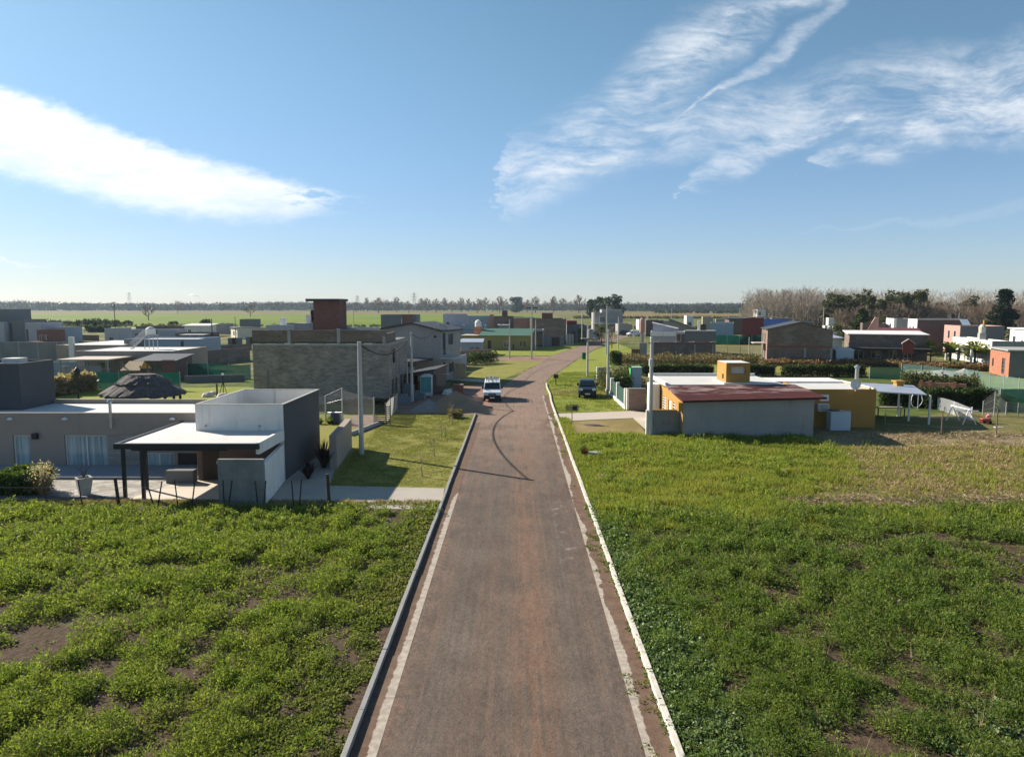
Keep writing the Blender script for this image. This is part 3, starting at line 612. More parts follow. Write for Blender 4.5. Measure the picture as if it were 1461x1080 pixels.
# --- the modern house in the left foreground
def modern_house():
    t = thing('modern_house', 'low modern taupe and white house with flat roofs and open carport, left foreground', 'house', (-12.8, 38.3, 0))
    ox, oy = -12.8, 38.3
    # main wing: x -35.5 .. -17.0 (world), front at y 41.4
    X0, X1, Y0, Y1 = -36.0, -14.3, 41.4, 47.7; W_, D_ = X1 - X0, Y1 - Y0
    def wx(u): return XU(u, Y0) - X0
    def zz(v): return P(100, v, Y0).z
    ops = [(wx(4), wx(30), zz(668), zz(621)), (wx(79), wx(141), zz(667), zz(621)), (wx(192), wx(237), zz(672), zz(646)), (wx(243), wx(274), .16, zz(646))]
    b, r = flat_shell(W_, D_, 3.30, {'f': ops}, 3.02, .2, (X0 - ox, Y0 - oy)); b.build('wall', m_tan_wall, t); r.build('roof', m_white_roof, t)
    O = (X0 - ox, Y0 - oy)
    for i, op in enumerate(ops[:3]): add_window(t, O, (1, 0), op, t=.24, pane=PANE_LIGHT, mull=(0, 1, 1)[i], fw=.07)
    add_door(t, O, (1, 0), ops[3], t=.2)
    MB().obox(O, (1, 0), wx(141.5), wx(191.5), -.035, -.003, .16, zz(620)).build('stone_cladding', m_stone_clad, t)
    MB().obox(O, (1, 0), wx(275), wx(312), -.05, -.003, .16, 2.6).build('cladding_panel', m_brown_wall, t)
    # white tower volume, open on top, charcoal on the street side
    x0, x1, y0, y1, h = -17.65, -12.8, 38.3, 45.3, 4.24
    o = (x0 - ox, y0 - oy); Wt, Dt = x1 - x0, y1 - y0
    b, r = flat_shell(Wt, Dt, h, {}, 2.9, .12, o); bb = MB(); bb.v, bb.f = b.v, [f for i, f in enumerate(b.f) if i != 1]; bb.build('water_tank_screen', m_white_wall, t); r.build('roof', m_white_roof, t)
    s = MB(); e_ = .035
    for q in ((o[0] - e_, .02 + e_, -e_, .15), (o[0] - e_, .02 + e_, Dt - .15, Dt + e_)): s.box(*q, h + .002, h + .03)
    s.box(o[0] - e_, o[0] + .15, .151, Dt - .151, h + .002, h + .03); s.box(-.13, .02 + e_, .151, Dt - .151, h + .002, h + .03); s.build('coping', m_concrete, t)
    MB().poly([(0, 0, -.05), (0, Dt, -.05), (0, Dt, h), (0, 0, h)]).build('side_wall', m_charcoal_wall, t)
    for u in (294, 371): q = P(u, 607, y0); MB().tube([(q.x - ox, q.y - oy + .05, q.z), (q.x - ox, q.y - oy - .22, q.z - .03)], .05, 8).build('spout', m_steel, t)
    # dark upper volume at the far left
    b, r = flat_shell(12.0, 3.35, 6.0, {}, 5.8, .15, (-43.5 - ox, 44.35 - oy)); b.build('upper_storey', m_charcoal_wall, t); r.build('roof', m_dark_roof, t)
    c = MB(); c.box(-33.2 - ox, -32.2 - ox, 45.2 - oy, 46.2 - oy, 5.8, 6.25); c.build('roof_hatch', m_white_roof, t)
    # carport: slab, black edge beams, posts, wing wall, side wall
    MB().box(o[0] + .03, -.25, -.05, -.004, 0, 2.62).build('recess_shade_panel', m_brown_wall, t); add_door(t, (o[0], -.12), (1, 0), (.3, 1.25, .05, 2.15), t=.1)  # brown panel stands in for the open, shaded recess under the tower
    s = MB(); s.prism([(-19.75 - ox, 34.5 - oy), (-12.95 - ox, 34.5 - oy), (-12.95 - ox, 38.27 - oy), (-17.68 - ox, 38.27 - oy), (-17.68 - ox, 41.37 - oy), (-19.75 - ox, 41.37 - oy)], 2.66, 2.78); s.build('carport_roof', m_white_roof, t)
    s = MB(); s.box(-19.95 - ox, -12.75 - ox, 34.3 - oy, 34.49 - oy, 2.56, 2.84); s.box(-19.95 - ox, -19.76 - ox, 34.49 - oy, 41.37 - oy, 2.56, 2.84); s.box(-19.4 - ox, -14.6 - ox, 34.9 - oy, 35.05 - oy, 2.36, 2.52); s.build('edge_beam', m_black_metal, t)
    for (x, y) in ((-19.55, 34.42), (-18.62, 34.42), (-19.45, 36.3)):
        MB().box(x - .075 - ox, x + .075 - ox, y - .07 - oy, y + .07 - oy, 0, 2.55).build('post', m_black_metal, t)
    q0, q1 = G(313, 722), G(378, 722)
    MB().box(q0.x - ox, q1.x - ox, q0.y - .02 - oy, q0.y + .18 - oy, 0, 2.3).build('wing_wall', m_raw_concrete, t)
    s = MB(); s.prism([(q1.x - ox - .22, q0.y + .2 - oy), (q1.x - ox + .0, q0.y + .2 - oy), (-.02, -.03), (-.22, -.03)], 0, 2.05); s.build('side_screen', m_white_wall, t)
    s = MB(); s.prism([(-.16, 34.5 - oy), (.02, 34.5 - oy), (.02, -.02), (-.16, -.02)], 2.28, 2.86); s.build('carport_fascia', m_white_wall, t)
    q = G(237, 690); MB().box(q.x - ox, G(276, 690).x - ox, q.y - oy, q.y + .5 - oy, 0, .72).build('bench_wall', m_dark_grey_wall, t)
    # roof pipe, lamps, vents
    q = P(161, 610, 41.35); s = MB(); s.tube([(q.x - ox, q.y - oy - .16, q.z), (q.x - ox, q.y - oy - .16, 4.0)], .085, 10); s.tube([(q.x - ox, q.y - oy - .16, 4.0), (q.x - ox, q.y - oy - .16, 4.14)], [.17, .10], 10); s.build('flue', m_steel, t)
    for u in (15, 93, 246):
        q = P(u, 597, 41.32); s = MB(); s.lathe([(.0, q.z - .10), (.16, q.z - .06), (.16, q.z - .01), (.05, q.z + .07)], (q.x - ox, q.y - oy - .05), 12); s.build('spot_lamp', m_white_metal, t)
    q = P(51, 622, 41.3); MB().box(q.x - .15 - ox, q.x + .15 - ox, q.y - .2 - oy, q.y + .06 - oy, q.z - .18, q.z + .18).build('wall_lamp', m_black_metal, t, bevel=.03)
    return t
modern_house()

# --- block wall building with its brick tank tower
def block_house():
    Y = G(553, 577).y; x0, x1 = XU(358, Y), XU(554, Y); W_, D_ = x1 - x0, 11.0
    t = thing('unfinished_house', 'large unfinished grey block house with a red brick tank tower on its roof', 'house', (x0, Y, 0))
    zb = P(450, 490, Y).z; zt = P(450, 471, Y).z
    zu = zb - .5
    ops = {'r': [(1.2, 2.4, .1, 2.3, 'o'), (3.3, 4.6, 1.0, 2.3, 'o'), (6.5, 8.2, .1, 2.3, 'o'), (2.0, 3.6, 3.9, 5.3, 'o')]}
    b = MB()
    for sd in 'frbl':
        O, dx, L = SIDES[sd](W_, D_); b.wall(O, dx, L, -.05, zb - .22, ops.get(sd, ()), .18)
    b.build('wall', BLOCK, t)
    s = MB(); s.box(-.03, W_ + .03, -.03, D_, zb - .22, zb + .02); s.build('ring_beam', m_concrete, t)
    s = MB(); s.box(0, W_ * .985, .02, .22, zb + .02, zt); s.box(W_ * .985 - .2, W_ * .985, .22, 5.0, zb + .02, zt - .35); s.box(0, .2, .22, 5, zb + .02, zt - .1); s.build('parapet', BLOCK2, t)
    for u in (411, 482, 547):
        x = XU(u, Y) - x0; MB().box(x - .15, x + .15, -.045, .24, zb + .025, zt + .12 if u < 500 else zb + .7).build('column', m_concrete, t)
    rng = random.Random(3); x = .2; MS = M('mortar', (.58, .57, .54), var=.2)
    while x < W_ - 1.2:
        w = rng.uniform(.25, 1.5)
        if rng.random() < .75: MB().box(x, x + w, -.06, -.032, zb - .09, zb + .02 + rng.uniform(-.05, .03)).build('mortar_patch', MS, t)
        x += w + rng.uniform(.1, .9)
    x = XU(379, Y) - x0; MB().box(x - .1, x + .1, -.02, -.002, 0, 3.4).build('render_strip', m_dark_grey_wall, t)
    MB().box(0, W_, .02, D_, zb + .03, zb + .12).build('roof', m_dark_grey_wall, t)
    # tower
    Yt = Y + 5.5; a, c = XU(447, Yt) - x0, XU(484, Yt) - x0; top = P(465, 430, Yt).z
    b = MB(); b.box(a, c, 5.5, 8.6, zb + .12, top); b.build('tank_tower', REDBRICK, t)
    MB().box(XU(438, Yt) - x0, XU(485.5, Yt) - x0, 5.0, 9.0, top, top + .26).build('tower_slab', m_dark_roof, t)
    q0, q1 = XU(440, Yt) - x0, XU(446, Yt) - x0; z0, z1 = P(443, 457, Yt).z, P(443, 442.5, Yt).z
    MB().box(q0, q1, 6.0, 7.6, z0, z1).build('tank', m_black_metal, t, bevel=.15)
    q0 = XU(434, Yt) - x0; MB().box(q0, q0 + .55, 6.0, 7.2, zb + .12, P(436, 449, Yt).z).build('white_box', m_white_wall, t)
    MB().box(XU(420, Yt) - x0, XU(447, Yt) - x0 - .02, 5.2, 7.2, zb + .12, P(430, 461, Yt).z).build('block_room', m_grey_wall, t)
    MB().prof([(c + .1, zt - .1), (XU(530, Yt) - x0, zt - .7), (XU(530, Yt) - x0, zt - .58), (c + .1, zt + .05)], 3.0, 8.5).build('tin_roof', m_dark_roof, t)
    return t
block_house()

# --- grey two-storey house behind it, turned towards the bend
def grey_house():
    pl = place(545, 635, Y=92, h=6.7); ops = {'f': [(7.2, 7.55, 5.6, 5.85, 'o'), (.9, 1.4, 5.5, 5.9, 'o')], 'r': [(.5, 1.5, 3.4, 6.2, 'k'), (2.5, 4.2, 4.6, 6.0, 'k'), (.6, 1.6, .2, 2.4, 'd'), (2.6, 4.4, 1.0, 2.3, 'k')]}
    z = [P(544, 470, 92).z, P(591, 462, 92).z, P(635, 472, 92).z]
    t, W_, D_, h = prof_house('grey two storey house with low dark gable roof beside the red brick tower', pl, 7.0, [(0, z[0]), (.52, z[1]), (1, z[2])], m_grey_wall, m_dark_roof, ops, rot=R(-16), over=.3, thick=.22)
    MB().box(-1.0, W_ * .86, -6.0, -.02, 2.75, 3.0).build('porch_roof', m_dark_roof, t)
    MB().box(-1.0, W_ * .86, -6.0, -5.8, 2.35, 2.74).build('porch_beam', m_black_metal, t)
    for x in (-.8, 2.6, 5.9, W_ * .84): MB().box(x - .14, x + .14, -5.95, -5.67, 0, 2.35).build('column', m_concrete, t)
    MB().box(W_ - .05, W_ + 1.8, -.3, 3.2, 2.95, 3.1).build('awning', m_tin, t)
    MB().box(W_ + .12, W_ + 1.6, 4.5, 4.62, 0, 2.0).build('yard_screen', m_pale_wood, t)
grey_house()
ops = {'f': [(.8, 2.0, .1, 2.2, 'o'), (3.4, 4.9, .9, 2.2, 'o')], 'l': [(1, 2.2, .1, 2.1, 'o')]}
t, W_, D_, h = prof_house('half built brick ground floor with dark door openings behind the portable toilet', place(578, 618, Y=77.5, h=2.9), 7.0, [(0, 2.0), (1, 2.55)], m_brown_wall, m_dark_roof, ops, name='house_shell', thick=.15, cat='house', rot=R(-6))

# --- right foreground house: grey side wall, maroon roof, ochre parts
def ochre_house():
    Y = G(1070, 625).y; xl, xr = XU(978, Y), XU(1168, Y)
    ox, oy = xl, Y; W_ = xr - xl
    t = thing('ochre_house', 'single storey ochre and grey house with maroon roof, right of the street', 'house', (ox, oy, 0))
    D1 = 9.2
    ops = [(.6, 1.9, 1.0, 2.25), (2.6, 3.3, .8, 2.2), (3.9, 5.0, .1, 2.2), (5.8, 7.0, 1.0, 2.25)]
    b = MB(); zl, zr = 2.72, 2.98
    b.poly([(0, 0, -.05), (W_, 0, -.05), (W_, 0, zr), (0, 0, zl)]); b.poly([(W_, 0, -.05), (W_, D1, -.05), (W_, D1, 3.2), (W_, 0, zr)]); b.poly([(W_, D1, -.05), (0, D1, -.05), (0, D1, 3.15), (W_, D1, 3.2)])
    b.build('wall', PLAST['grey_wall'], t)
    b = MB(); b.wall((0, D1), (0, -1), D1, -.05, zl - .02, [(D1 - o[1], D1 - o[0], o[2], o[3]) for o in ops], .18); b.poly([(0, D1, zl - .02), (0, 0, zl - .02), (0, D1, 3.14)]); b.build('street_facade', m_ochre, t)
    for o in ops:
        if o[2] < .3: add_door(t, (0, D1), (0, -1), (D1 - o[1], D1 - o[0], o[2], o[3]), mat=m_white_metal)
        else:
            w = add_window(t, (0, D1), (0, -1), (D1 - o[1], D1 - o[0], o[2], o[3]), t=.18, mull=3, fw=.07)
            g = MB()
            for k in range(6): z = o[2] + (o[3] - o[2]) * (k + .5) / 6; g.obox((0, D1), (0, -1), D1 - o[1], D1 - o[0], -.02, .03, z - .025, z + .025)
            g.build('grille', m_white_metal, w)
    r = MB(); e = .35
    r.poly([(-.1, -e, 2.80), (W_ + .75, -e, 3.06), (W_ + .75, D1 * .62, 3.34), (-.1, D1 * .62, 3.24)]); r.poly([(-.1, -e, 2.66), (-.1, -e, 2.80), (-.1, D1 * .62, 3.24), (-.1, D1 * .62, 3.10)]); r.poly([(-.1, -e, 2.66), (W_ + .75, -e, 2.92), (W_ + .75, -e, 3.06), (-.1, -e, 2.80)])
    r.poly([(W_ + .75, -e, 2.92), (W_ + .75, D1 * .62, 3.2), (W_ + .75, D1 * .62, 3.34), (W_ + .75, -e, 3.06)]); r.poly([(-.1, -e, 2.66), (-.1, D1 * .62, 3.10), (W_ + .75, D1 * .62, 3.2), (W_ + .75, -e, 2.92)])
    mr = bpy.data.materials.new('maroon_roof'); mr.use_nodes = True; T = NT(mr.node_tree); geo = T.n('ShaderNodeNewGeometry'); pos = geo.outputs['Position']; s = T.sep(pos)
    n1 = T.noise(T.mapping(pos, (.5, 1.2, 1)), 1.0, 6, .65, .6); worn = T.math('MULTIPLY', T.ramp(n1, .47, .60), T.ramp(s[1], Y + 1.6, Y + 2.6))
    c = T.mix(worn, T.mix(T.ramp(T.noise(pos, 1.1, 5), .3, .7), (.058, .017, .017), (.078, .025, .024)), (.25, .18, .17))
    bs = T.n('ShaderNodeBsdfPrincipled'); T.l(c, bs.inputs['Base Color']); bs.inputs['Roughness'].default_value = .85; bs.inputs['Specular IOR Level'].default_value = .1; o_ = T.n('ShaderNodeOutputMaterial'); T.l(bs.outputs[0], o_.inputs[0])
    r.build('roof', mr, t)
    MB().poly([(-.102, -e, 2.62), (-.102, -e, 2.66), (-.102, D1 * .62, 3.10), (-.102, D1 * .62, 2.95)]).build('eave_board', m_ochre, t)
    MB().box(-.1, W_ + .05, D1 * .62 + .02, 13.2, 3.16, 3.30).build('roof', m_white_roof, t)
    s = MB(); s.box(-.1, W_, 13.0, 13.22, 3.31, 3.52); s.box(-.13, .1, D1 * .62 + .05, 13.0, 3.305, 3.46); s.build('parapet', m_white_wall, t)
    MB().box(-.85, -.12, 7.8, 9.5, 0, 3.1).build('white_porch', m_white_wall, t)
    MB().box(-.32, -.02, -.012, .55, 1.975, 2.6).build('corner_pier', m_ochre, t)
    # chimney-like tank tower
    Yt = 57.4; a, c = XU(1039, Yt) - ox, XU(1073.5, Yt) - ox; y0 = Yt - oy; z1 = P(1055, 518, Yt).z
    b = MB(); n0, n1_, m0, m1 = XU(1046, Yt) - ox - a, XU(1067, Yt) - ox - a, P(1055, 533.5, Yt).z, P(1055, 523, Yt).z
    b.wall((a, y0), (1, 0), c - a, 3.2, z1, [(n0, n1_, m0, m1)], .3); b.poly([(a + n0, y0 + .3, m0), (a + n1_, y0 + .3, m0), (a + n1_, y0 + .3, m1), (a + n0, y0 + .3, m1)])
    b.wall((c, y0), (0, 1), 2.6, 3.2, z1); b.wall((c, y0 + 2.6), (-1, 0), c - a, 3.2, z1); b.wall((a, y0 + 2.6), (0, -1), 2.6, 3.2, z1, [(1.5, 1.95, 3.65, 4.05)], .3)
    tw = b.build('tank_tower', m_ochre, t); MB().box(a + .02, c - .02, y0 + .02, y0 + 2.58, z1 - .1, z1 + .02).build('tower_cap', m_flesh_roof, tw)
    MB().box(a + n0 + .01, a + n1_ - .01, y0 + .2, y0 + .28, m0 + .01, m1 - .01).build('niche_panel', m_cream_wall, tw)
    MB().box(a - .25, c + .15, y0 - .35, y0 + 2.9, 3.2, 3.42).build('flashing', m_white_roof, t)
    # right wing
    Yw = G(1212, 610).y; xa, xb = XU(1169, Yw) - ox, XU(1257, Yw) - ox
    b, r = flat_shell(xb - xa + .6, 6.2, 3.06, {}, 2.98, .16, (xa - .6, Yw - oy)); b.build('wing_wall', m_ochre, t); r.build('wing_roof', m_white_roof, t)
    MB().box(xa - 2.6, xb, 10.0, 13.2, 0, 3.12).build('rear_wing', m_white_wall, t)
    s = MB(); s.box(xb - .17, xb + .02, Yw - oy + .2, Yw - oy + 6.0, 3.065, 3.17); s.build('wing_parapet', m_white_wall, t)
    # AC unit
    q = P(1176, 582, Yw - .5); a_ = MB().box(q.x - .42 - ox, q.x + .42 - ox, Yw - .45 - oy, Yw - .02 - oy, q.z - .3, q.z + .3).build('air_conditioner', m_white_wall, t, bevel=.03)
    g = MB()
    for k in range(7): z = q.z - .22 + k * .073; g.box(q.x - .34 - ox, q.x + .34 - ox, Yw - .475 - oy, Yw - .452 - oy, z, z + .03)
    g.build('grille', m_dark_grey_wall, a_)
    MB().box(q.x - .2 - ox, q.x + .5 - ox, Yw - .12 - oy, Yw - .02 - oy, q.z + .5, q.z + 1.0).build('meter_box', m_white_metal, t)
    # flue and dish
    q = P(1222, 548, Yw + 1.2); z1 = P(1222, 521, Yw + 1.2).z; s = MB(); s.tube([(q.x - ox, q.y - oy, 2.95), (q.x - ox, q.y - oy, z1 - .2)], .15, 10); s.lathe([(.24, z1 - .2), (.24, z1 - .12), (.03, z1 + .05)], (q.x - ox, q.y - oy), 12); s.build('flue', m_steel, t)
    q = P(1220, 548, Yw - .25); s = MB(); n = 18
    for i in range(4):
        for j in range(n):
            def pt(i, j): rr = .42 * i / 4; th = 2 * math.pi * j / n; return (q.x - ox + rr * math.cos(th), q.y - oy + rr * rr * -.6 , q.z + rr * math.sin(th))
            s.poly([pt(i, j), pt(i + 1, j), pt(i + 1, j + 1), pt(i, j + 1)])
    s.tube([(q.x - ox, q.y - oy, q.z - .1), (q.x - ox, q.y - oy - .1, q.z - .55)], .03); s.tube([(q.x - ox, q.y - oy - .1, q.z - .4), (q.x - ox, q.y - oy - .42, q.z)], .02); s.build('satellite_dish', m_white_metal, t)
    q = P(1282, 545, 62.5); s = MB(); s.box(q.x - .3 - ox, q.x + .3 - ox, 62.2 - oy, 62.8 - oy, 2.4, q.z); s.box(q.x - .42 - ox, q.x + .42 - ox, 62.1 - oy, 62.9 - oy, q.z + .001, q.z + .14); s.build('barbecue_chimney', m_ochre, t)
    # tin carport on posts
    r = MB(); A = [(xb + .03, Yw + .6 - oy, 2.86), (XU(1328, 57.2) - ox, 57.0 - oy, 2.5), (XU(1292, 64) - ox + .9, 63.6 - oy, 2.5), (xb + .03, 63.6 - oy, 2.86)]
    r.poly(A); r.poly([(x, y, z - .09) for x, y, z in reversed(A)])
    for p, q in zip(A, A[1:] + A[:1]): r.poly([p, q, (q[0], q[1], q[2] - .09), (p[0], p[1], p[2] - .09)][::-1])
    r.build('carport_roof', m_tin, t)
    for u, v in ((1325, 606), (1296, 601), (1281, 594)):
        g = G(u, v); MB().box(g.x - .06 - ox, g.x + .06 - ox, g.y - .06 - oy, g.y + .06 - oy, 0, 2.42).build('post', m_white_metal, t)
    return t
ochre_house()
Yw = G(1204, 611).y - .9
t = thing('water_cistern', 'pale box shaped cistern standing against the ochre wall', 'cistern', (XU(1204, Yw), Yw, 0))
MB().box(-.78, .78, -.4, .4, .02, 1.52).build('body', m_pale_blue, t, bevel=.05)
MB().box(-.7, .82, -.36, .44, 1.525, 1.58).build('cover', m_brown_wall, t)
Yv = G(950, 622).y
t = thing('front_wall', 'low dark rendered wall joining the pole to the ochre house', 'wall', (XU(931, Yv), Yv, 0))
wv = XU(977.5, Yv) - XU(931, Yv)
MB().box(0, wv, 0, .2, 0, 1.9).build('wall', m_raw_concrete, t); MB().box(-.02, wv, -.03, .23, 1.902, 1.97).build('coping', m_ochre, t); MB().box(-.30, -.03, 0, .2, 0, 1.95).build('end_pier', m_white_wall, t)
# ---------------------------------------------------------------- houses farther away
def eave_house(label, pl, D, h0, h1, wall, roof, ops={}, rot=0, name='house', over=.3, thick=.12, group=None):
    """Single-pitch roof rising towards the back."""
    x0, W, Y, h = pl; t = thing(name, label, 'house', (x0, Y, 0), rot, group); b = MB()
    b.wall((0, 0), (1, 0), W, -.05, h0, ops.get('f', ())); b.wall((W, D), (-1, 0), W, -.05, h1)
    for x, s in ((0, -1), (W, 1)):
        q = [(x, 0, -.05), (x, D, -.05), (x, D, h1), (x, 0, h0)]; b.poly(q if s > 0 else q[::-1])
    b.build('wall', wall, t); k = (h1 - h0) / D; r = MB()
    A = [(-over, -over, h0 - k * over + .01), (W + over, -over, h0 - k * over + .01), (W + over, D + over, h1 + k * over + .01), (-over, D + over, h1 + k * over + .01)]
    B = [(x, y, z + thick) for x, y, z in A]; r.poly(B); r.poly(A[::-1])
    for i in range(4): j = (i + 1) % 4; r.poly([A[i], A[j], B[j], B[i]])
    r.build('roof', roof, t); fill(t, ops, W, D); return t, W, D, h
def rel(t, W, D, h, name, mat, x0, x1, y0, y1, z0, z1, **k):       # extra box part in house-local metres
    return MB().box(x0, x1, y0, y1, z0, z1).build(name, mat, t, **k)

# ---- left background
t, W_, D_, h = flat_house('dark grey two storey block house at the left edge', place(11, 33, Y=190, vt=456), 9, m_dark_grey_wall, ops={'f': [(.2, .8, .3, 5, 'k')]})
rel(t, W_, D_, h, 'tall_block', m_dark_grey_wall, -5, -.02, .5, 9, 0, P(5, 441, 190).z); rel(t, W_, D_, h, 'front_block', m_lilac_wall, -3.2, -.3, -1.5, .48, 0, P(5, 457, 190).z - .4)
flat_house('pale lilac flat house beside the dark two storey house', place(34, 56, Y=184, vt=461), 9, m_lilac_wall, ops={'f': [(.1, .7, .5, 3.6, 'k')]})
t, W_, D_, h = flat_house('small dark red brick shed with a dark doorway', place(50, 72, Y=176, vt=470.5), 5, REDBRICK, m_dark_roof, ops={'f': [(.5, 1.5, .1, 2.4), (1.9, 2.6, 1.3, 2.5)]}, name='shed', cat='shed')
rel(t, W_, D_, h, 'red_lean_to', m_red_barn, -.5, W_ + 2.6, -2.5, -.05, 0, .9)
flat_house('small blue grey flat house right of the red brick shed', place(73, 92, Y=186, vt=467), 7, m_blue_grey_wall, ops={'f': [(.2, 1.4, 1.0, 3.2, 'k')]})
def wall_thing(label, a, c, h, mat, th=.16, name='wall', cat='wall', z0=-.05, coping=None, posts=0):
    a, c = Vector((a[0], a[1], 0)), Vector((c[0], c[1], 0)); d = c - a; L = d.length
    t = thing(name, label, cat, a, math.atan2(d.y, d.x)); MB().box(0, L, 0, th, z0, h).build('panel', mat, t)
    if coping: MB().box(-.02, L + .02, -.03, th + .03, h + .002, h + .07).build('coping', coping, t)
    for i in range(posts): x = L * i / max(1, posts - 1); MB().box(x - .08, x + .08, -.02, th + .02, 0, h + .04).build('post', m_concrete, t)
    return t, L
wall_thing('long stained grey concrete wall behind the charcoal upper storey', (XU(-60, 121), 121), (XU(105, 121), 121), 3.5, M('stained_wall', (.20, .205, .19), var=.35, dirt=.4, ns=.35), posts=7)
wall_thing('low blue grey garden wall behind the black lamp post', (XU(50, 96), 96), (XU(104, 96), 96), 2.0, m_blue_grey_wall, coping=m_concrete)
t, W_, D_, h = flat_house('low brown house with the rearmost broad white roof', place(76, 172, Y=116, h=3.25), 17, m_tan_wall, m_white_roof, ops={'f': [(2, 3.4, .9, 2.3), (6, 7.5, .9, 2.3)]}, parapet=.06)
rel(t, W_, D_, h, 'white_pier', m_white_wall, 2.4, 3.2, -.5, -.05, 0, 4.6)
t, W_, D_, h = flat_house('grey brown bungalow with white roof and pale canopy behind the thatched shelter', place(103, 243, Y=97, h=3.45), 11, m_tan_wall, m_white_roof, ops={'f': [(1.2, 1.8, .1, 2.2), (3.3, 4.8, 1.0, 2.0), (6, 7, .9, 2.1)]}, parapet=.08)
rel(t, W_, D_, h, 'canopy', m_pale_slab, 1.6, 8.2, -6.5, -.03, 2.62, 2.78)
for x in (1.8, 5, 8): rel(t, W_, D_, h, 'canopy_post', m_concrete, x, x + .2, -6.4, -6.2, 0, 2.62)
rel(t, W_, D_, h, 'patio_wall', m_grey_wall, 1.7, 7.0, -5.9, -5.75, 0, 1.9)
t, W_, D_, h = eave_house('brown brick annex with dark roof between the thatched shelter and blue grey house', place(190, 245, Y=91, h=2.6), 5, 2.5, 3.0, m_brown_wall, m_dark_roof, ops={'f': [(.6, 1.4, 1.1, 2.0, 'k'), (2.0, 3.2, .4, 2.0, 'k1')]})
rel(t, W_, D_, h, 'brick_end', REDBRICK, W_ - 1.6, W_ + .05, -.12, -.02, 0, 2.7)
t, W_, D_, h = flat_house('boxy blue grey house with one tall dark strip window', place(175, 281, Y=120, h=4.05), 9, m_blue_grey_wall, m_flesh_roof, ops={'f': [(9.6, 10.1, .6, 3.7, 'k')]})
rel(t, W_, D_, h, 'left_block', m_dark_grey_wall, .02, 3.4, -.25, -.02, 0, 4.0)
flat_house('long low lilac grey row house behind the white water tank', place(180, 248, Y=200, vt=470.5), 7, m_lilac_wall, ops={'f': [(7.9, 8.5, .3, 2.9, 'k'), (2, 3, 1, 2)]})
flat_house('small low brown house with flat roof behind the lilac grey row', place(192, 252, Y=236, vt=465.5), 7, m_brown_wall, ops={'f': [(3, 4, 1, 2.1)]})
t, W_, D_, h = eave_house('small white house with thin overhanging roof in front of the green field', place(262, 296, Y=225, vt=464.5), 6, 3.4, 3.8, m_white_wall, m_white_roof, ops={'f': [(1, 2, 1, 2.2)]}, over=.8)
t, W_, D_, h = flat_house('brown wooden shed with bright white awning', place(248, 296, Y=166, vt=475), 6, m_brown_wall, m_dark_roof, ops={'f': [(1, 2, .1, 2.1), (3.4, 5.2, 1, 2)]}, name='shed', cat='shed')
rel(t, W_, D_, h, 'awning', m_white_metal, 2.6, W_ + .3, -3.5, -.02, 3.0, 3.1)
for x in (2.7, 5, W_): rel(t, W_, D_, h, 'awning_post', m_wood, x, x + .15, -3.4, -3.2, 0, 3.0)
pl = place(337, 386, Y=205, h=3.4)
prof_house('cream gabled house with a lit end wall beside the green field', pl, 9, [(0, 3.3), (.12, 3.5), (1, 2.9)], m_cream_wall, m_dark_roof, ops={'l': [(3.5, 5.3, 1.0, 2.2, 'k'), (7.2, 7.8, 1.0, 2.2, 'k')]}, rot=R(33), over=.4)
flat_house('square grey flat house rising behind the cream gabled house', place(341, 362, Y=240, vt=455.5), 6, m_dark_grey_wall)
t, W_, D_, h = flat_house('long low pale house with white chimney, left of the brick tank tower', place(378, 442, Y=190, vt=464), 8, m_lilac_wall, m_white_roof, ops={'f': [(4, 5, 1, 2.2)]})
x = XU(395, 190) - XU(378, 190); rel(t, W_, D_, h, 'chimney', m_white_wall, x, x + 1.4, 2, 3.4, 3.9, P(398, 454, 192).z)
for u0, u1, vb, vt_, l in ((323, 338, 493, 482.5, 'small grey block shed with a dark door on the dry yard'), (349, 360, 491, 481.5, 'small dark shed close to the corner of the big block house')):
    t, W_, D_, h = flat_house(l, place(u0, u1, vb=vb, vt=vt_), 2.6, m_dark_grey_wall, m_dark_roof, ops={'f': [(1.0, 2.0, .05, 1.8, 'd')]}, name='shed', cat='shed')
a, c = G(268, 522.6), G(357, 514); wall_thing('brown block garden wall left of the big block house', a, c, 2.25, BLOCK2, coping=m_brown_wall)
flat_house('small lilac box house right of the small blue grey house', place(147, 166, Y=168, vt=468.5), 6, m_lilac_wall, ops={'f': [(1, 2, 1, 2.2, 'k')]})
wall_thing('dark low boundary wall in front of the green field at left', (XU(92, 200), 200), (XU(138, 196), 196), 1.6, m_brown_wall)
wall_thing('pale low boundary wall between the lilac box house and the grey row house', (XU(166, 190), 190), (XU(181, 190), 190), 2.2, m_grey_wall)
flat_house('small grey flat house left of the square grey house', place(300, 322, Y=245, vt=462), 6, m_grey_wall, ops={'f': [(1, 2, 1, 2.2)]})
flat_house('flat brown house beyond the long low pale house', place(404, 436, Y=232, vt=461.5), 7, m_brown_wall, ops={'f': [(1, 2, 1, 2.2), (4, 5, 1, 2.2)]})
flat_house('low white walled house right of the brick tank tower', place(494, 531, Y=150, vt=468), 7, m_lilac_wall, m_tin, ops={'f': [(1, 2, 1, 2.2)]})
wall_thing('long brown boundary wall of the dry yard before the cream gabled house', (XU(283, 150), 150), (XU(357, 156), 156), 1.3, BLOCK2)
wall_thing('dark net covered ramp wall on the lawn right of the thatched shelter', (XU(258, 88), 88), (XU(345, 90), 90), .9, m_dark_grey_wall)
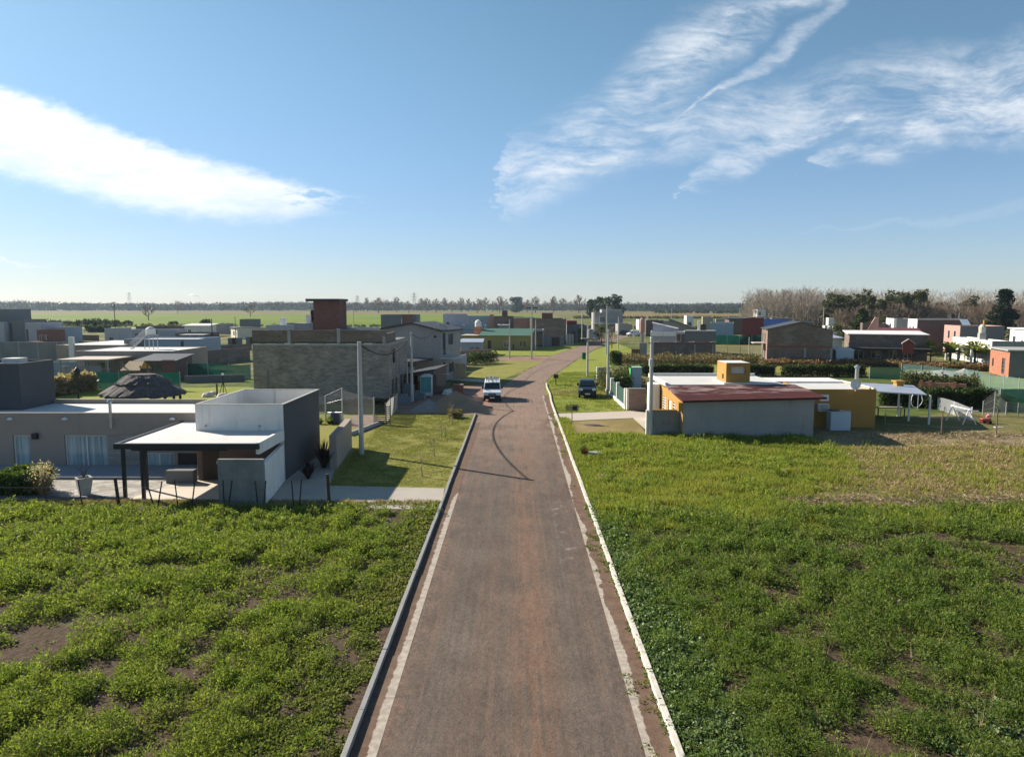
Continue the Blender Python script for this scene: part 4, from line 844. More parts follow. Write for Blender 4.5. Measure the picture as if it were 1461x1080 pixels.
# ---- centre background
flat_house('low grey house under the lilac two storey block', place(604, 640, Y=176, vt=467), 7, m_dark_grey_wall, m_tin, ops={'f': [(1, 2, 1, 2.2, 'k'), (4, 5, 1, 2.2, 'k')]})
flat_house('low slate grey house between the blue grey house and the olive bungalow', place(660, 692, Y=186, vt=464), 7, m_blue_grey_wall, m_dark_roof, ops={'f': [(2, 3.5, .3, 2.4, 'k')]})
flat_house('small grey house behind the pink brick house', place(726, 748, Y=250, vt=452), 7, m_grey_wall, ops={'f': [(1, 2, 1, 2.2)]})
flat_house('small brown house right of the dark brick tank tower house', place(792, 812, Y=215, vt=459), 7, BLOCK2, ops={'f': [(1, 2, 1, 2.2)]})
flat_house('low white house in the green field right of the street end', place(912, 926, Y=290, vt=456), 7, m_white_wall, ops={'f': [(1, 2, 1, 2.2, 'k')]})
flat_house('low sand coloured house far behind the dark grey box house', place(1022, 1040, Y=262, vt=455.5), 7, m_tan_wall, ops={'f': [(1, 2, 1, 2.2, 'k')]}, rot=R(-14))
flat_house('small pale grey house before the field behind the white modern house', place(942, 958, Y=255, vt=458), 6, m_grey_wall, ops={'f': [(1, 2, 1, 2.2, 'k')]}, rot=R(-10))
flat_house('low grey house in front of the poplars right of the blue sheeted barn', place(1128, 1160, Y=225, vt=459), 7, m_dark_grey_wall, ops={'f': [(1, 2, 1, 2.2, 'k')]}, rot=R(-20))
t, W_, D_, h = flat_house('dark grey two storey house with brick red corner tower in the middle distance', place(543, 594, Y=202, vt=449), 8, m_dark_grey_wall)
x = XU(575, 202) - XU(543, 202); rel(t, W_, D_, h, 'brick_tower', REDBRICK, x, x + 2.7, -.3, 2.5, 0, h + .1); rel(t, W_, D_, h, 'white_pipe', m_white_metal, x - .5, x - .35, -.2, -.05, 2, h - 1)
t, W_, D_, h = flat_house('lilac grey two storey block left of the blue grey house', place(632, 664, Y=215, vt=448), 9, m_lilac_wall, ops={'f': [(1, 1.9, 3.6, 4.8, 'k')]})
rel(t, W_, D_, h, 'low_wing', m_dark_grey_wall, -6, 5, -10, -2, 0, 3.2); rel(t, W_, D_, h, 'low_wing_roof', m_tin, -6.2, 5.2, -10.2, -1.8, 3.21, 3.35)
t, W_, D_, h = flat_house('blue grey two storey house with a pale pink corner column', place(664, 704.5, Y=235, vt=451), 9, m_blue_grey_wall, ops={'f': [(1.5, 3, 1, 2.5), (4, 5.5, 3.5, 5, 'k')]})
rel(t, W_, D_, h, 'corner_column', m_pink_wall, W_ - 1.4, W_ + .05, -.3, -.02, 0, h + .5)
t, W_, D_, h = flat_house('dark brown house with small roof tower and white tin lean-to', place(705, 733, Y=228, vt=451.5), 9, m_brown_wall, m_dark_roof, ops={'f': [(1, 2, 1, 2.2)]})
rel(t, W_, D_, h, 'roof_tower', m_brown_wall, 2.5, 4.3, 2, 4, h - .3, P(720, 443, 230).z); rel(t, W_, D_, h, 'lean_to_roof', m_white_metal, 1.2, 4.8, -6, -.05, 3.7, 3.82); rel(t, W_, D_, h, 'lean_to', m_grey_wall, 1.6, 4.6, -5.6, -.05, 0, 3.69)
t, W_, D_, h = flat_house('pink brick house with cream roof edge behind the tall street pole', place(733, 759, Y=187, vt=454), 10, PINKBRICK)
rel(t, W_, D_, h, 'roof_edge', m_cream_wall, -.1, W_ + .6, -.2, .2, h + .005, h + .3)
t, W_, D_, h = flat_house('dark brown brick two storey house with a square brick tank tower', place(757, 808, Y=178, vt=455), 11, BRICK_OLD if False else BLOCK2, m_dark_roof, ops={'r': [(2, 3, 3.6, 5, 'k')]})
x = XU(773, 180) - XU(757, 178); rel(t, W_, D_, h, 'tank_tower', REDBRICK, x, x + 2.8, 2, 4.8, h - .3, P(780, 446.5, 181).z)
x = XU(776, 170) - XU(757, 178); t2 = wall_thing('grey block yard wall with dark timber gate before the dark brick house', (XU(772, 168), 168), (XU(805, 172), 172), 2.4, m_dark_grey_wall, name='yard_wall')
MB().box(3.2, 5.6, -.06, -.01, .05, 2.2).build('gate', m_dark_wood, t2[0])
flat_house('low grey box house with pale frame left of the dark brick house', place(757.5, 776.5, Y=164, vt=470.5), 6, m_grey_wall, m_flesh_roof, ops={'f': [(.4, 2.7, .3, 3.7, 'k2')]})
t, W_, D_, h = flat_house('low dark house with deep porch and pale gate pillars at the bend', place(809, 839, Y=188, vt=463.5), 8, m_dark_grey_wall, m_dark_roof, ops={'f': [(.6, 2.2, .1, 3, 'k'), (3, 4.6, .1, 3, 'k')]})
rel(t, W_, D_, h, 'red_roof_room', m_red_barn, .2, 2.9, 3, 6, h - .2, P(815, 457.5, 192).z)
for u in (808.5, 812, 816): x = XU(u, 176) - XU(809, 188); rel(t, W_, D_, h, 'gate_pillar', m_concrete, x, x + .5, -12, -11.5, 0, 2.6)
t, W_, D_, h = flat_house('wide grey flat house at the end of the street below the tall eucalyptus', place(848, 889, Y=268, vt=446), 10, m_grey_wall, m_flesh_roof, ops={'f': [(1, 2.2, 1, 2.4, 'k'), (4, 5.5, 1, 2.4), (7, 8.5, 1, 2.4), (2, 4, 4, 5.4, 'k')]})
rel(t, W_, D_, h, 'terrace_slab', m_flesh_roof, -1, W_ + 1, -2.5, -.05, 3.0, 3.25); rel(t, W_, D_, h, 'upper_room', m_grey_wall, 3, W_, 2, 8, h - .3, P(870, 441.5, 272).z)
flat_house('small grey house with flat roof between poles right of the street end', place(882, 902, Y=235, vt=462), 6, m_grey_wall, ops={'f': [(1, 2, 1, 2.2)]})
ops = {'f': [(5.4, 6.7, .7, 2.0), (1.8, 2.6, .1, 2.1, 'd'), (9.0, 9.35, 1.0, 1.9, 'k'), (9.8, 10.2, .8, 1.9, 'k'), (7.3, 7.7, .1, 1.2, 'k')]}
t, W_, D_, h = eave_house('olive green bungalow with dark green sloping roof', place(684, 757, Y=156, h=3.0), 9, 3.1, 4.3, m_olive, m_green_roof, ops=ops, rot=R(-6))
rel(t, W_, D_, h, 'side_wing', m_olive, -4.3, -.02, 2, 8, 0, 3.0); rel(t, W_, D_, h, 'side_wing_roof', m_pale_slab, -4.6, .0, 1.6, 8.3, 3.01, 3.15)
rel(t, W_, D_, h, 'tank_stand', m_terracotta, -2.2, -.6, 6.2, 7.8, 3.16, 4.9); s = MB(); s.lathe([(.75, 4.91), (.8, 5.9), (.5, 6.35), (.1, 6.5)], (-1.4, 7.0), 14); s.build('water_tank', m_white_wall, t)
eave_house('low blue grey annex with pale sloping roof left of the olive bungalow', place(657, 687, Y=139, h=2.7), 5, 2.5, 2.9, m_blue_grey_wall, m_tin, ops={'f': [(1.8, 2.5, .4, 1.6, 'k'), (2.9, 3.6, .4, 1.6, 'k')]})
wall_thing('vertical timber board fence at the bend left of the van', G(629, 540), G(646, 530), 2.05, m_dark_wood, name='fence', cat='fence', th=.06, posts=4)
wall_thing('white painted yard wall beyond the timber board fence', G(646, 529.5), G(666, 523), 2.0, m_lilac_wall)
wall_thing('low pinkish brick wall in front of the blue grey annex', (XU(650, 128), 128), (XU(701, 134), 134), 1.5, PINKBRICK)
# ---- right background
t, W_, D_, h = flat_house('white and lilac modern house with a raised sloping roof', place(929, 978, Y=146, vt=473.5), 9, m_lilac_wall, m_white_roof, ops={'f': [(5.2, 7.0, 2.0, 4.0)]}, rot=R(-12))
rel(t, W_, D_, h, 'white_band', m_white_wall, -.05, 5.1, -.25, -.02, h - .85, h + .02)
z0, z1, z2 = P(931, 461, 150).z, P(945, 463, 150).z, P(966, 469, 150).z
s = MB(); s.prof([(.4, h - .2), (5.2, h - .2), (5.2, z2), (2.4, z1), (.4, z0)], 2, 8); s.build('clerestory', m_lilac_wall, t)
s = MB(); s.prof([(.2, z0), (5.6, z2 - .02), (5.6, z2 + .1), (.2, z0 + .15)], 1.7, 8.3); s.build('upper_roof', m_white_roof, t)
t, W_, D_, h = flat_house('dark grey box house with a bright white flat roof', place(978, 1021, Y=140, vt=472.5), 9, m_dark_grey_wall, m_white_roof, ops={'f': [(3.4, 4.6, .4, 2.6, 'k')]}, parapet=.05, rot=R(-14))
rel(t, W_, D_, h, 'roof_edge', m_white_wall, -.05, W_ + .05, -.15, .1, h + .003, h + .2); rel(t, W_, D_, h, 'roof_room', m_white_wall, 2.4, 2.9, 3.0, 5.0, h, h + 2.0)
s = MB(); s.tube([(3.6, 3.2, h + .1), (3.6, 3.2, h + 1.3)], .55, 12); s.build('tank', m_black_metal, t)
prof_house('brown gabled house with long grey roof slope behind the white modern house', place(955, 990, Y=185, h=4.5), 8, [(0, 6.2), (1, 3.9)], m_tan_wall, m_dark_roof, over=.5, rot=R(-13))
flat_house('square sand coloured flat house in the middle distance', place(1003, 1017.5, Y=200, vt=452), 6, m_olive if False else M('sand_wall', (.33, .30, .22), var=.08), ops={'f': [(.6, 1.2, 1, 2)]}, rot=R(-12))
flat_house('long dark low house beyond the pink water tower', place(922, 947, Y=225, vt=457), 7, m_brown_wall, m_dark_roof, ops={'f': [(1, 2, 1, 2)]})
t, W_, D_, h = flat_house('tiny white hut with square opening far beyond the gabled house', place(980, 990, Y=260, vt=450.5), 4, m_white_wall, ops={'f': [(.6, 1.9, 2.2, 3.8)]}, name='hut', cat='hut')
t, L = wall_thing('unfinished brown block wall with red top course behind the scrub', (XU(932, 128), 128), (XU(1019, 128), 128), 2.75, BLOCK2, th=.2)
MB().box(-.02, L + .02, -.03, .23, 2.755, 3.1).build('top_course', REDBRICK, t)
for u in (993, 1019): x = XU(u, 128) - XU(932, 128); MB().box(x - .12, x + .12, -.05, .1, 0, 2.74).build('column', m_concrete, t)
s = MB(); rng = random.Random(2)
for k in range(9): x = rng.uniform(0, L); s.box(x, x + rng.uniform(.2, .7), -.01, .2, 3.105, 3.2 + rng.random() * .12)
s.build('loose_block', m_pale_slab, t)
wall_thing('short grey gate panel at the left end of the unfinished block wall', (XU(913, 138), 138), (XU(924, 138), 138), 2.5, m_grey_wall)
wall_thing('short dark red brick wall beside the grey gate panel', (XU(902, 134), 134), (XU(914, 134), 134), 1.5, REDBRICK)
t, W_, D_, h = flat_house('red brown brick barn with blue sheeted side', place(1060, 1089, Y=190, vt=454), 8, m_red_barn, m_dark_roof, name='barn', cat='barn', rot=R(-19))
x1 = XU(1124, 190) - XU(1060, 190); rel(t, W_, D_, h, 'blue_side', m_blue_sheet, W_ + .02, x1, .1, .35, 0, h - .15); s = MB(); s.prof([(-.3, h - .2), (W_ * .95, h + .35), (x1 + .3, h - .25), (x1 + .3, h - .12), (W_ * .95, h + .5), (-.3, h - .05)], -.3, 8.3); s.build('barn_roof', m_brown_wall, t)
flat_house('low blue grey flat house left of the red barn', place(1014, 1046, Y=182, vt=460.5), 8, m_blue_grey_wall, m_flesh_roof, ops={'f': [(2, 3, 1, 2.2)]}, rot=R(-17))
eave_house('small dark open shelter with a thin flat roof at the wood edge', place(1041, 1062, Y=240, vt=452), 5, 5.4, 5.7, m_brown_wall, m_dark_roof, over=.8)
# two storey brick house with gable
Y8 = G(1140, 519).y; ops = {'l': [(1.2, 2.4, .2, 2.2), (4.4, 5.8, .1, 2.3), (1.2, 2.4, 3.3, 5.0), (4.4, 5.8, 3.3, 5.0)]}
t, W_, D_, h = prof_house('unfinished two storey brick house with low gable in front of the wood', place(1097, 1184, Y=Y8, h=6), 8.5, [(0, 5.75), (.5, 6.95), (1, 5.55)], BLOCK2, m_dark_roof, ops=ops, rot=R(-12.6), over=.25, thick=.1)
rel(t, W_, D_, h, 'ring_beam', REDBRICK, -.02, W_ + .02, -.03, -.002, 2.75, 3.1)
for x in (W_ * .57, W_ * .97): rel(t, W_, D_, h, 'column', m_concrete, x, x + .35, -.045, -.003, 0, 2.74)
MB().box(-2.0, -.02, 2.5, 6.5, 3.2, 3.35).build('balcony_slab', m_pale_slab, t); MB().prof([(-.02, 0), (-.06, 0), (-.06, 5.7), (-.02, 5.7)], .02, .9).build('sunlit_end_strip', PINKBRICK, t)  # pinker brick strip puts the end wall's sunlight into the colour
eave_house('little pale blue lean-to hut with white roof beside the brick gable house', place(1196, 1220, Y=G(1208, 520).y, h=2.4), 2.6, 2.3, 2.6, m_pale_blue, m_white_roof, rot=R(-8), name='hut', over=.15)
eave_house('pale blue shed with sloping top between the gable house and the hut', place(1184, 1204, Y=133, h=3.6), 5, 3.6, 4.0, m_pale_blue, m_tin, name='shed')
pl = place(1214, 1312, Y=G(1265, 517).y, h=4.9)
t, W_, D_, h = eave_house('long brown block house with shaded open porch behind the green nets', pl, 9, 4.8, 5.1, BLOCK2, m_flesh_roof, ops={'f': [(.8, 2.3, .1, 2.2), (3.5, 5.0, .8, 2.0), (6.2, 7.4, .1, 2.2), (8.4, 9.6, .9, 2.0)]}, over=.35, rot=R(-20))
rel(t, W_, D_, h, 'porch_roof', m_dark_roof, -.3, W_ + .3, -3.4, -.02, 2.55, 2.7)
for x in (-.1, 3.4, 6.9, W_): rel(t, W_, D_, h, 'porch_post', m_dark_wood, x, x + .16, -3.3, -3.1, 0, 2.55)
x = XU(1278, pl[2]) - pl[0]; s = MB(); s.prof([(x, 1.9), (x + 1.6, 1.9), (x + 1.6, 3.6), (x + .8, 4.2), (x, 3.6)], -3.6, -3.45); s.build('brick_gable', m_red_barn, t)
s = MB(); s.prof([(x - .15, 3.5), (x + .8, 4.2), (x + .8, 4.34), (x - .15, 3.65)], -3.8, -3.2); s.prof([(x + 1.75, 3.5), (x + 1.75, 3.65), (x + .8, 4.34), (x + .8, 4.2)], -3.8, -3.2); s.build('gable_tiles', m_pale_slab, t)
t, W_, D_, h = eave_house('burgundy roofed house with white end wall behind the long brown house', place(1254, 1309, Y=142, vt=472), 8, 4.4, 5.0, m_white_wall, m_maroon, rot=R(-24))
rel(t, W_, D_, h, 'fascia', m_maroon, 1.6, W_ + .3, -.36, -.32, 4.0, 4.5)
t, W_, D_, h = flat_house('brown house with pale brick chimney in front of the small conifer', place(1232, 1262, Y=165, vt=461), 7, m_brown_wall, m_dark_roof, rot=R(-22))
x = XU(1246, 165) - XU(1232, 165); s = MB(); s.prof([(x, 4), (x + 1.0, 4), (x + 1.0, P(1248, 452.5, 165).z), (x + .3, P(1248, 452.5, 165).z), (x - 1.4, 4)], -.5, .8); s.build('chimney', m_pink_wall, t)
t, W_, D_, h = flat_house('grey fronted block with white edges between the chimney house and the dark brown block', place(1277, 1300, Y=160, vt=454.5), 6, m_grey_wall, m_flesh_roof, rot=R(-13))
rel(t, W_, D_, h, 'white_side', m_white_wall, -.06, -.02, .02, D_ + .3, 0, h + .02); rel(t, W_, D_, h, 'white_edge', m_white_wall, -.06, .5, -.06, -.02, 0, h + .02)
ops = {'l': [(1.0, 2.0, 3.4, 5.4, 'w0'), (3.2, 4.2, 3.4, 5.4, 'w0')]}
t, W_, D_, h = flat_house('dark brown two storey block with a lit white window wall below the bare wood', place(1310, 1366, Y=150, vt=455.5), 6.2, m_white_wall, m_white_roof, ops=ops, rot=R(-13), parapet=.08)
rel(t, W_, D_, h, 'brown_front', m_brown_wall, .02, W_, -.06, -.01, 0, h - .15); rel(t, W_, D_, h, 'roof_edge', m_white_roof, -.1, W_ + .1, -.15, .1, h + .004, h + .16); rel(t, W_, D_, h, 'black_vent', m_black_metal, W_ - 1.2, W_ - .5, 2, 2.8, h + .1, h + 1.1)
ops = {'l': [(2.2, 3.2, 3.2, 4.7, 'k0'), (5.4, 6.4, 3.2, 4.7, 'k0'), (2.8, 3.6, .6, 2.0, 'k0')]}
t, W_, D_, h = flat_house('pink house end with two narrow upper windows and long front greyed as shade', place(1372, 1428, Y=138, vt=465), 8.5, m_pink_wall, m_flesh_roof, ops=ops, rot=R(-13))
rel(t, W_, D_, h, 'grey_front', m_dark_grey_wall, .02, W_ + .02, -.06, -.01, 0, h - .1); rel(t, W_, D_, h, 'orange_post', M('orange_pipe', (.6, .3, .05)), W_ * .62, W_ * .62 + .22, 2, 2.2, h - .2, h + 1.1)  # front panel coloured dark grey to carry the shade on that side
s = MB(); s.poly([(1.4, 3, h + .1), (2.9, 3, h + .1), (2.7, 4.4, h + 1.2), (1.2, 4.4, h + 1.2)]); s.build('solar_panel', M('solar', (.35, .42, .5), rough=.2), t)
ops = {'l': [(2.5, 4.2, .1, 2.2), (7.0, 9.0, .1, 2.2), (12, 13.6, .8, 2.2)]}
t, W_, D_, h = flat_house('white house with covered side terrace behind the three palms', place(1419, 1441, Y=115, vt=486.5), 17, m_white_wall, m_white_roof, ops=ops, rot=R(-13))
rel(t, W_, D_, h, 'grey_front', m_grey_wall, .02, W_ + 3, -.06, -.01, 0, h - .02); rel(t, W_, D_, h, 'terrace_roof', m_dark_roof, -2.8, -.03, .3, 12, 2.5, 2.66)
for y in (.4, 6.0, 11.7): rel(t, W_, D_, h, 'terrace_pier', m_white_wall, -2.8, -2.5, y, y + .3, 0, 2.5)
s = MB(); s.lathe([(.5, 5.0), (.55, 6.0), (.3, 6.4), (.05, 6.5)], (1.6, 8.5), 12); s.build('water_tank', m_cream_wall, t); rel(t, W_, D_, h, 'tank_stand', m_concrete, 1.1, 2.1, 8.0, 9.0, 3.9, 4.98)
ops = {'l': [(1.2, 2.4, 2.6, 4.2, 'k'), (4.5, 5.4, 2.7, 3.6, 'k')]}
t, W_, D_, h = flat_house('white two storey house end with dark windows at the right edge', place(1476, 1520, Y=122, vt=471), 8.5, m_white_wall, m_white_roof, ops=ops, rot=R(-13))
rel(t, W_, D_, h, 'low_wing', m_white_wall, -2.5, -.03, 3.5, 9.5, 0, 3.2); rel(t, W_, D_, h, 'roof_slab', m_flesh_roof, -.4, W_, -.3, 8.8, h + .005, h + .2)
# orange brick house at the right edge, lit end wall
Yo = G(1446, 539).y; ops = {'l': [(1.6, 2.9, .35, 2.5), (6.3, 7.0, 1.1, 2.2)]}
t, W_, D_, h = flat_house('unfinished orange brick house with dark grey front at the right edge', place(1446, 1500, Y=Yo, vt=501), 8.0, m_dark_grey_wall, m_concrete, ops={}, rot=R(-18))
b = MB(); b.wall((-.02, D_), (0, -1), D_, -.05, h - .25, [(D_ - o[1], D_ - o[0], o[2], o[3]) for o in ops['l']], .18); b.build('brick_end_wall', ORANGEBRICK, t)
for o in ops['l']: MB().box(-.0, .06, o[0], o[1], o[2], o[3]).build('opening_shade_panel', M('interior_shade', (.02, .016, .014)), t)  # near-black panels paint in the shade of the rooms behind
rel(t, W_, D_, h, 'slab_edge', m_concrete, -.35, W_, -.3, 8.2, h + .004, h + .18)
# ---- walls, nets and yards
def net_fence(label, pts, h, mat, posts=True, name='shade_net_fence', cat='fence', pm=None, ph=.15):
    pts = [Vector((p[0], p[1], 0)) for p in pts]; t = thing(name, label, cat, pts[0]); b = MB(); rng = random.Random(len(label))
    for a, c in zip(pts, pts[1:]):
        n = max(2, int((c - a).length / 1.2))
        for i in range(n):
            p, q = a.lerp(c, i / n) - pts[0], a.lerp(c, (i + 1) / n) - pts[0]
            w0, w1 = [.05 * math.sin(i * 1.7), .05 * math.sin((i + 1) * 1.7)]
            z0, z1 = h + .08 * math.sin(i * .9), h + .08 * math.sin((i + 1) * .9)
            b.poly([(p.x + w0, p.y, 0), (q.x + w1, q.y, 0), (q.x, q.y + w1, z1), (p.x, p.y + w0, z0)])
    b.build('net', mat, t)
    for a, c in zip(pts, pts[1:]):
        n = max(1, round((c - a).length / 3.2))
        for i in range(n + 1):
            p = a.lerp(c, i / n) - pts[0]; MB().tube([(p.x, p.y - .08, 0), (p.x, p.y - .08, h + ph)], .055, 6).build('post', pm or m_concrete, t)
    return t
NET_G = MNET('green_net', (.008, .075, .055), .90); NET_T = MNET('teal_net', (.17, .28, .255), .58); WIREM = MNET('chain_link', (.42, .42, .42), .16); NET_W = MNET('white_net', (.62, .62, .58), .62); NET_MESH = MNET('white_mesh', (.70, .70, .70), .42)
net_fence('green shade net fence right behind the thatched shelter', [G(128, 556), G(258, 557)], 2.0, NET_G)
net_fence('green shade net fence between garden wall and lawn, left of the block house', [G(268, 540), G(358, 541)], 1.95, NET_G)
net_fence('green shade net fence beside the garden wall end', [G(246, 538), G(266, 536)], 1.9, NET_G)
net_fence('green shade net fence below the red barn', [(XU(1021, 178), 178), (XU(1092, 178), 178)], 2.3, NET_G)
net_fence('pale teal shade net fence running down to the right edge', [G(1285, 541), G(1375, 550), G(1475, 573)], 2.0, NET_T)
net_fence('dark teal shade net fence on the shaded right side of the play yard', [G(1425, 584), G(1490, 586)], 1.9, NET_G)
net_fence('dark green shade net fence at the end of the long hedge', [G(1240, 540), G(1290, 541)], 1.5, NET_G)
def wire_fence(label, bases, hs, mat, rad=.05, wires=(.35, .7, 1.0), name='wire_fence', link=None):
    t = thing(name, label, 'fence', G(*bases[0])); o = G(*bases[0])
    for (u, v), h in zip(bases, hs):
        p = G(u, v) - o; MB().tube([(p.x, p.y, -.05), (p.x, p.y, h)], [rad, rad * .85], 7).build('post', mat, t)
    for i, z in enumerate(wires):
        b = MB()
        for (a, ha), (c, hc) in zip(zip(bases, hs), zip(bases[1:], hs[1:])):
            p, q = G(*a) - o, G(*c) - o; b.tube([(p.x, p.y, z * ha), (q.x, q.y, z * hc)], .006, 4)
        b.build('wire', m_steel, t)
    if link:
        b = MB()
        for (a, ha), (c, hc) in zip(zip(bases, hs), zip(bases[1:], hs[1:])):
            p, q = G(*a) - o, G(*c) - o; b.poly([(p.x, p.y, 0), (q.x, q.y, 0), (q.x, q.y, hc * .95), (p.x, p.y, ha * .95)])
        b.build('chain_link', link, t)
    return t
wire_fence('post and wire fence along the play yard, right of the ochre house', [(1262, 615), (1343, 622), (1421, 622), (1500, 623)], [1.75, 1.9, 2.05, 2.0], M('weathered_post', (.16, .12, .09), var=.3))
wire_fence('thin grey post fence in front of the dark teal net', [(1402, 592), (1418, 594), (1435, 593), (1452, 594), (1490, 595)], [1.25, 2.2, 1.2, 1.2, 1.2], m_concrete, link=WIREM)
wire_fence('white concrete post fence with chain link before the big block house', [(440, 600), (465, 601), (489, 606), (534, 605)], [2.2, 2.15, 3.0, 2.25], m_pole_concrete, link=WIREM, rad=.07)
wire_fence('wire fence with grey posts across the yards left of the brick gable house', [(1020, 505), (1038, 505), (1056, 505), (1074, 505), (1090, 505)], [1.6] * 5, m_concrete, link=WIREM)
wire_fence('wire fence with dark posts in the scrub before the unfinished block wall', [(905, 522), (922, 522), (940, 522), (958, 522), (976, 522)], [1.7] * 5, m_dark_wood)
# stake fence in front of the modern house: dark stakes, some in leaning pairs
t = thing('stake_fence', 'low fence of dark leaning metal stakes before the modern house', 'fence', G(0, 723)); o_ = G(0, 723)
stk = [(-40, 723, -42, 690), (16, 722, 14, 690), (68, 721, 61, 683), (118, 722, 111, 684), (220, 722, 208, 685), (225, 722, 231, 687), (254, 723, 249, 684), (273, 726, 278, 687), (320, 724, 318, 685), (326, 724, 331, 685), (368, 724, 364, 686), (376, 724, 379, 686), (419, 724, 416, 686), (427, 724, 430, 684)]
for u0, v0, u1, v1 in stk:
    a = G(u0, v0); c = P(u1, v1, a.y); a -= o_; c -= Vector((o_.x, o_.y, 0)); MB().tube([(a.x, a.y, -.05), (c.x, c.y, c.z)], .032, 6).build('stake', m_black_metal, t)
for u0, v0, u1, v1, r_ in ((170, 722, 164, 681, .085), (470, 724, 467, 676, .09)):
    a = G(u0, v0); c = P(u1, v1, a.y); a -= o_; c -= Vector((o_.x, o_.y, 0)); MB().tube([(a.x, a.y, -.05), (c.x, c.y, c.z)], [r_, r_ * .85], 8).build('corner_post', m_dark_wood, t)
for z in (.4, .95):
    b = MB(); q = G(-40, 723) - o_; e = G(470, 723) - o_; b.tube([(q.x, q.y, z), (e.x, e.y, z)], .005, 4); b.build('wire', m_steel, t)
# short gate wall at the left driveway
a, c = G(481, 669), G(503, 640); wall_thing('short free standing taupe wall beside the left driveway', (a.x, a.y), (c.x - .1, c.y + .3), 2.0, m_tan_wall, th=.42, coping=None)
a = G(536, 606); t = thing('yard_gate', 'dark slatted metal yard gate between posts left of the sand heap', 'gate', a); c = G(550, 603) - a
b = MB(); L = c.length
for k in range(9): b.box(0, L, -.02, .02, .12 + k * .165, .19 + k * .165)
b.box(0, .05, -.03, .03, 0, 1.6); b.box(L - .05, L, -.03, .03, 0, 1.6); b.build('slat_panel', m_black_metal, t)
net_fence('white windbreak net fence running from the slatted gate to the building site', [G(551, 603), G(568, 582)], 1.55, NET_W, pm=m_wood)
a, c = G(500, 622), G(548, 604); wall_thing('very low concrete border beside the garden path', (a.x, a.y), (c.x, c.y), .28, m_concrete, th=.15, name='border')
# right verge fence: green panels between white pillars, brick end wall
t = thing('panel_fence', 'green panel fence with white pillars right of the parked car', 'fence', (10.2, 65.3, 0))
MB().box(-.12, .12, 0, 14.6, -.05, .35).build('plinth', m_white_wall, t)
ys = [0, 5.2, 9.6, 13.0]
for i, y in enumerate(ys): MB().box(-.16, .16, y - .0, y + .32, .352, 2.0).build('pillar', m_white_wall, t)
for y0, y1 in zip(ys, ys[1:] + [14.6]): MB().box(-.03, .03, y0 + .34, y1 - .02, .36, 1.78).build('panel', M('green_panel', (.03, .075, .06), rough=.5, var=.1), t)
t = thing('brick_wall', 'weathered red brick wall at the near end of the green panel fence', 'wall', (10.4, 64.9, 0)); wv = XU(924, 64.9) - 10.42
MB().box(0, wv, 0, .22, -.05, 1.95).build('wall', BRICK_OLD, t); MB().box(-.2, -.01, -.03, .3, 0, 2.0).build('pier', m_white_wall, t); MB().box(-.2, wv, -.03, .25, 2.003, 2.06).build('coping', m_pale_slab, t)
a = G(855, 547); t = thing('entrance_pier', 'cream and grey entrance wall at the far end of the panel fence', 'wall', a); MB().box(-.35, -.1, 0, .3, 0, 2.05).build('pier', m_white_wall, t); MB().box(-.09, .55, .05, .25, 0, 1.98).build('panel', m_tan_wall, t); MB().box(.6, 1.3, 1.5, 1.7, 0, 1.95).build('beige_panel', m_pale_wood, t)
a, c = G(1310, 556), G(1378, 560); t, L = wall_thing('low orange brick wall among the bushes of the back yard', (a.x, a.y), (c.x, c.y), .95, ORANGEBRICK, th=.2)
for x in (.1, 1.0, 3.4): MB().box(x, x + .3, -.05, .25, 0, 1.1).build('pier', ORANGEBRICK, t)
net_fence('white wire mesh fence panel slanting behind the white swing frame', [G(1337, 584), G(1385, 600)], 1.15, NET_MESH, pm=m_white_metal, ph=.02)

# ---------------------------------------------------------------- poles, cables, street things
POLE_TOPS = {}
def pole(key, u, vb, vt, label, r0=.16, r1=.10, arm=0, mat=None, group='concrete street poles', extra=None):
    b = G(u, vb); z = P(u, vt, b.y).z; t = thing('utility_pole', label, 'pole', b, 0, group); mat = mat or m_pole_concrete
    n = 10 if b.y < 110 else 7
    MB().tube([(0, 0, -.2), (0, 0, z)], [r0, r1], n).build('shaft', mat, t)
    if arm:
        MB().box(-1.05 * arm, 1.05 * arm, -.07, .07, z - .32, z - .18).build('crossarm', m_dark_wood, t)
        for x in (-.95, -.35, .35, .95): MB().tube([(x * arm, 0, z - .18), (x * arm, 0, z + .1)], .06, 6).build('insulator', m_brown_wall, t)
    else:
        MB().tube([(-.06, -.02, z - .35), (-r1 - .22, -.05, z - .30)], .035, 6).build('bracket', m_dark_grey_wall, t)
    if extra: extra(t, z)
    POLE_TOPS[key] = Vector((b.x, b.y, z - .15)); return t
def transformer(t, z):
    MB().box(-.9, .9, -.35, .35, z - 1.9, z - 1.75).build('platform', m_concrete, t)
    s = MB(); s.lathe([(.4, z - 1.74), (.42, z - .7), (.3, z - .55)], (.35, 0), 12); s.build('transformer', m_grey_wall, t)
    s = MB(); s.tube([(-.8, 0, z - 1.7), (-.8, 0, z + 1.6)], .06, 6); s.build('side_post', m_pole_concrete, t)
def meterbox(t, z):
    MB().box(-.22, -.02, -.34, -.13, z - 2.0, z - 1.5).build('junction_box', m_white_metal, t); MB().tube([(-.05, 0, z - .02), (-.05, 0, z + .12)], .09, 8).build('cap', m_white_metal, t)
pole('A', 516, 648, 487.5, 'thick pale concrete pole standing on the lawn by the taupe wall', .17, .13)
pole('B', 588, 573, 474, 'concrete pole at the building site in front of the grey gabled house')
pole('C', 626.5, 543, 461.5, 'concrete pole beside the timber board fence left of the van')
pole('D', 727, 511, 456, 'concrete pole before the olive green bungalow')
pole('E', 758.5, 512, 437.5, 'tall concrete pole with dark crossarm at the side road corner', arm=1)
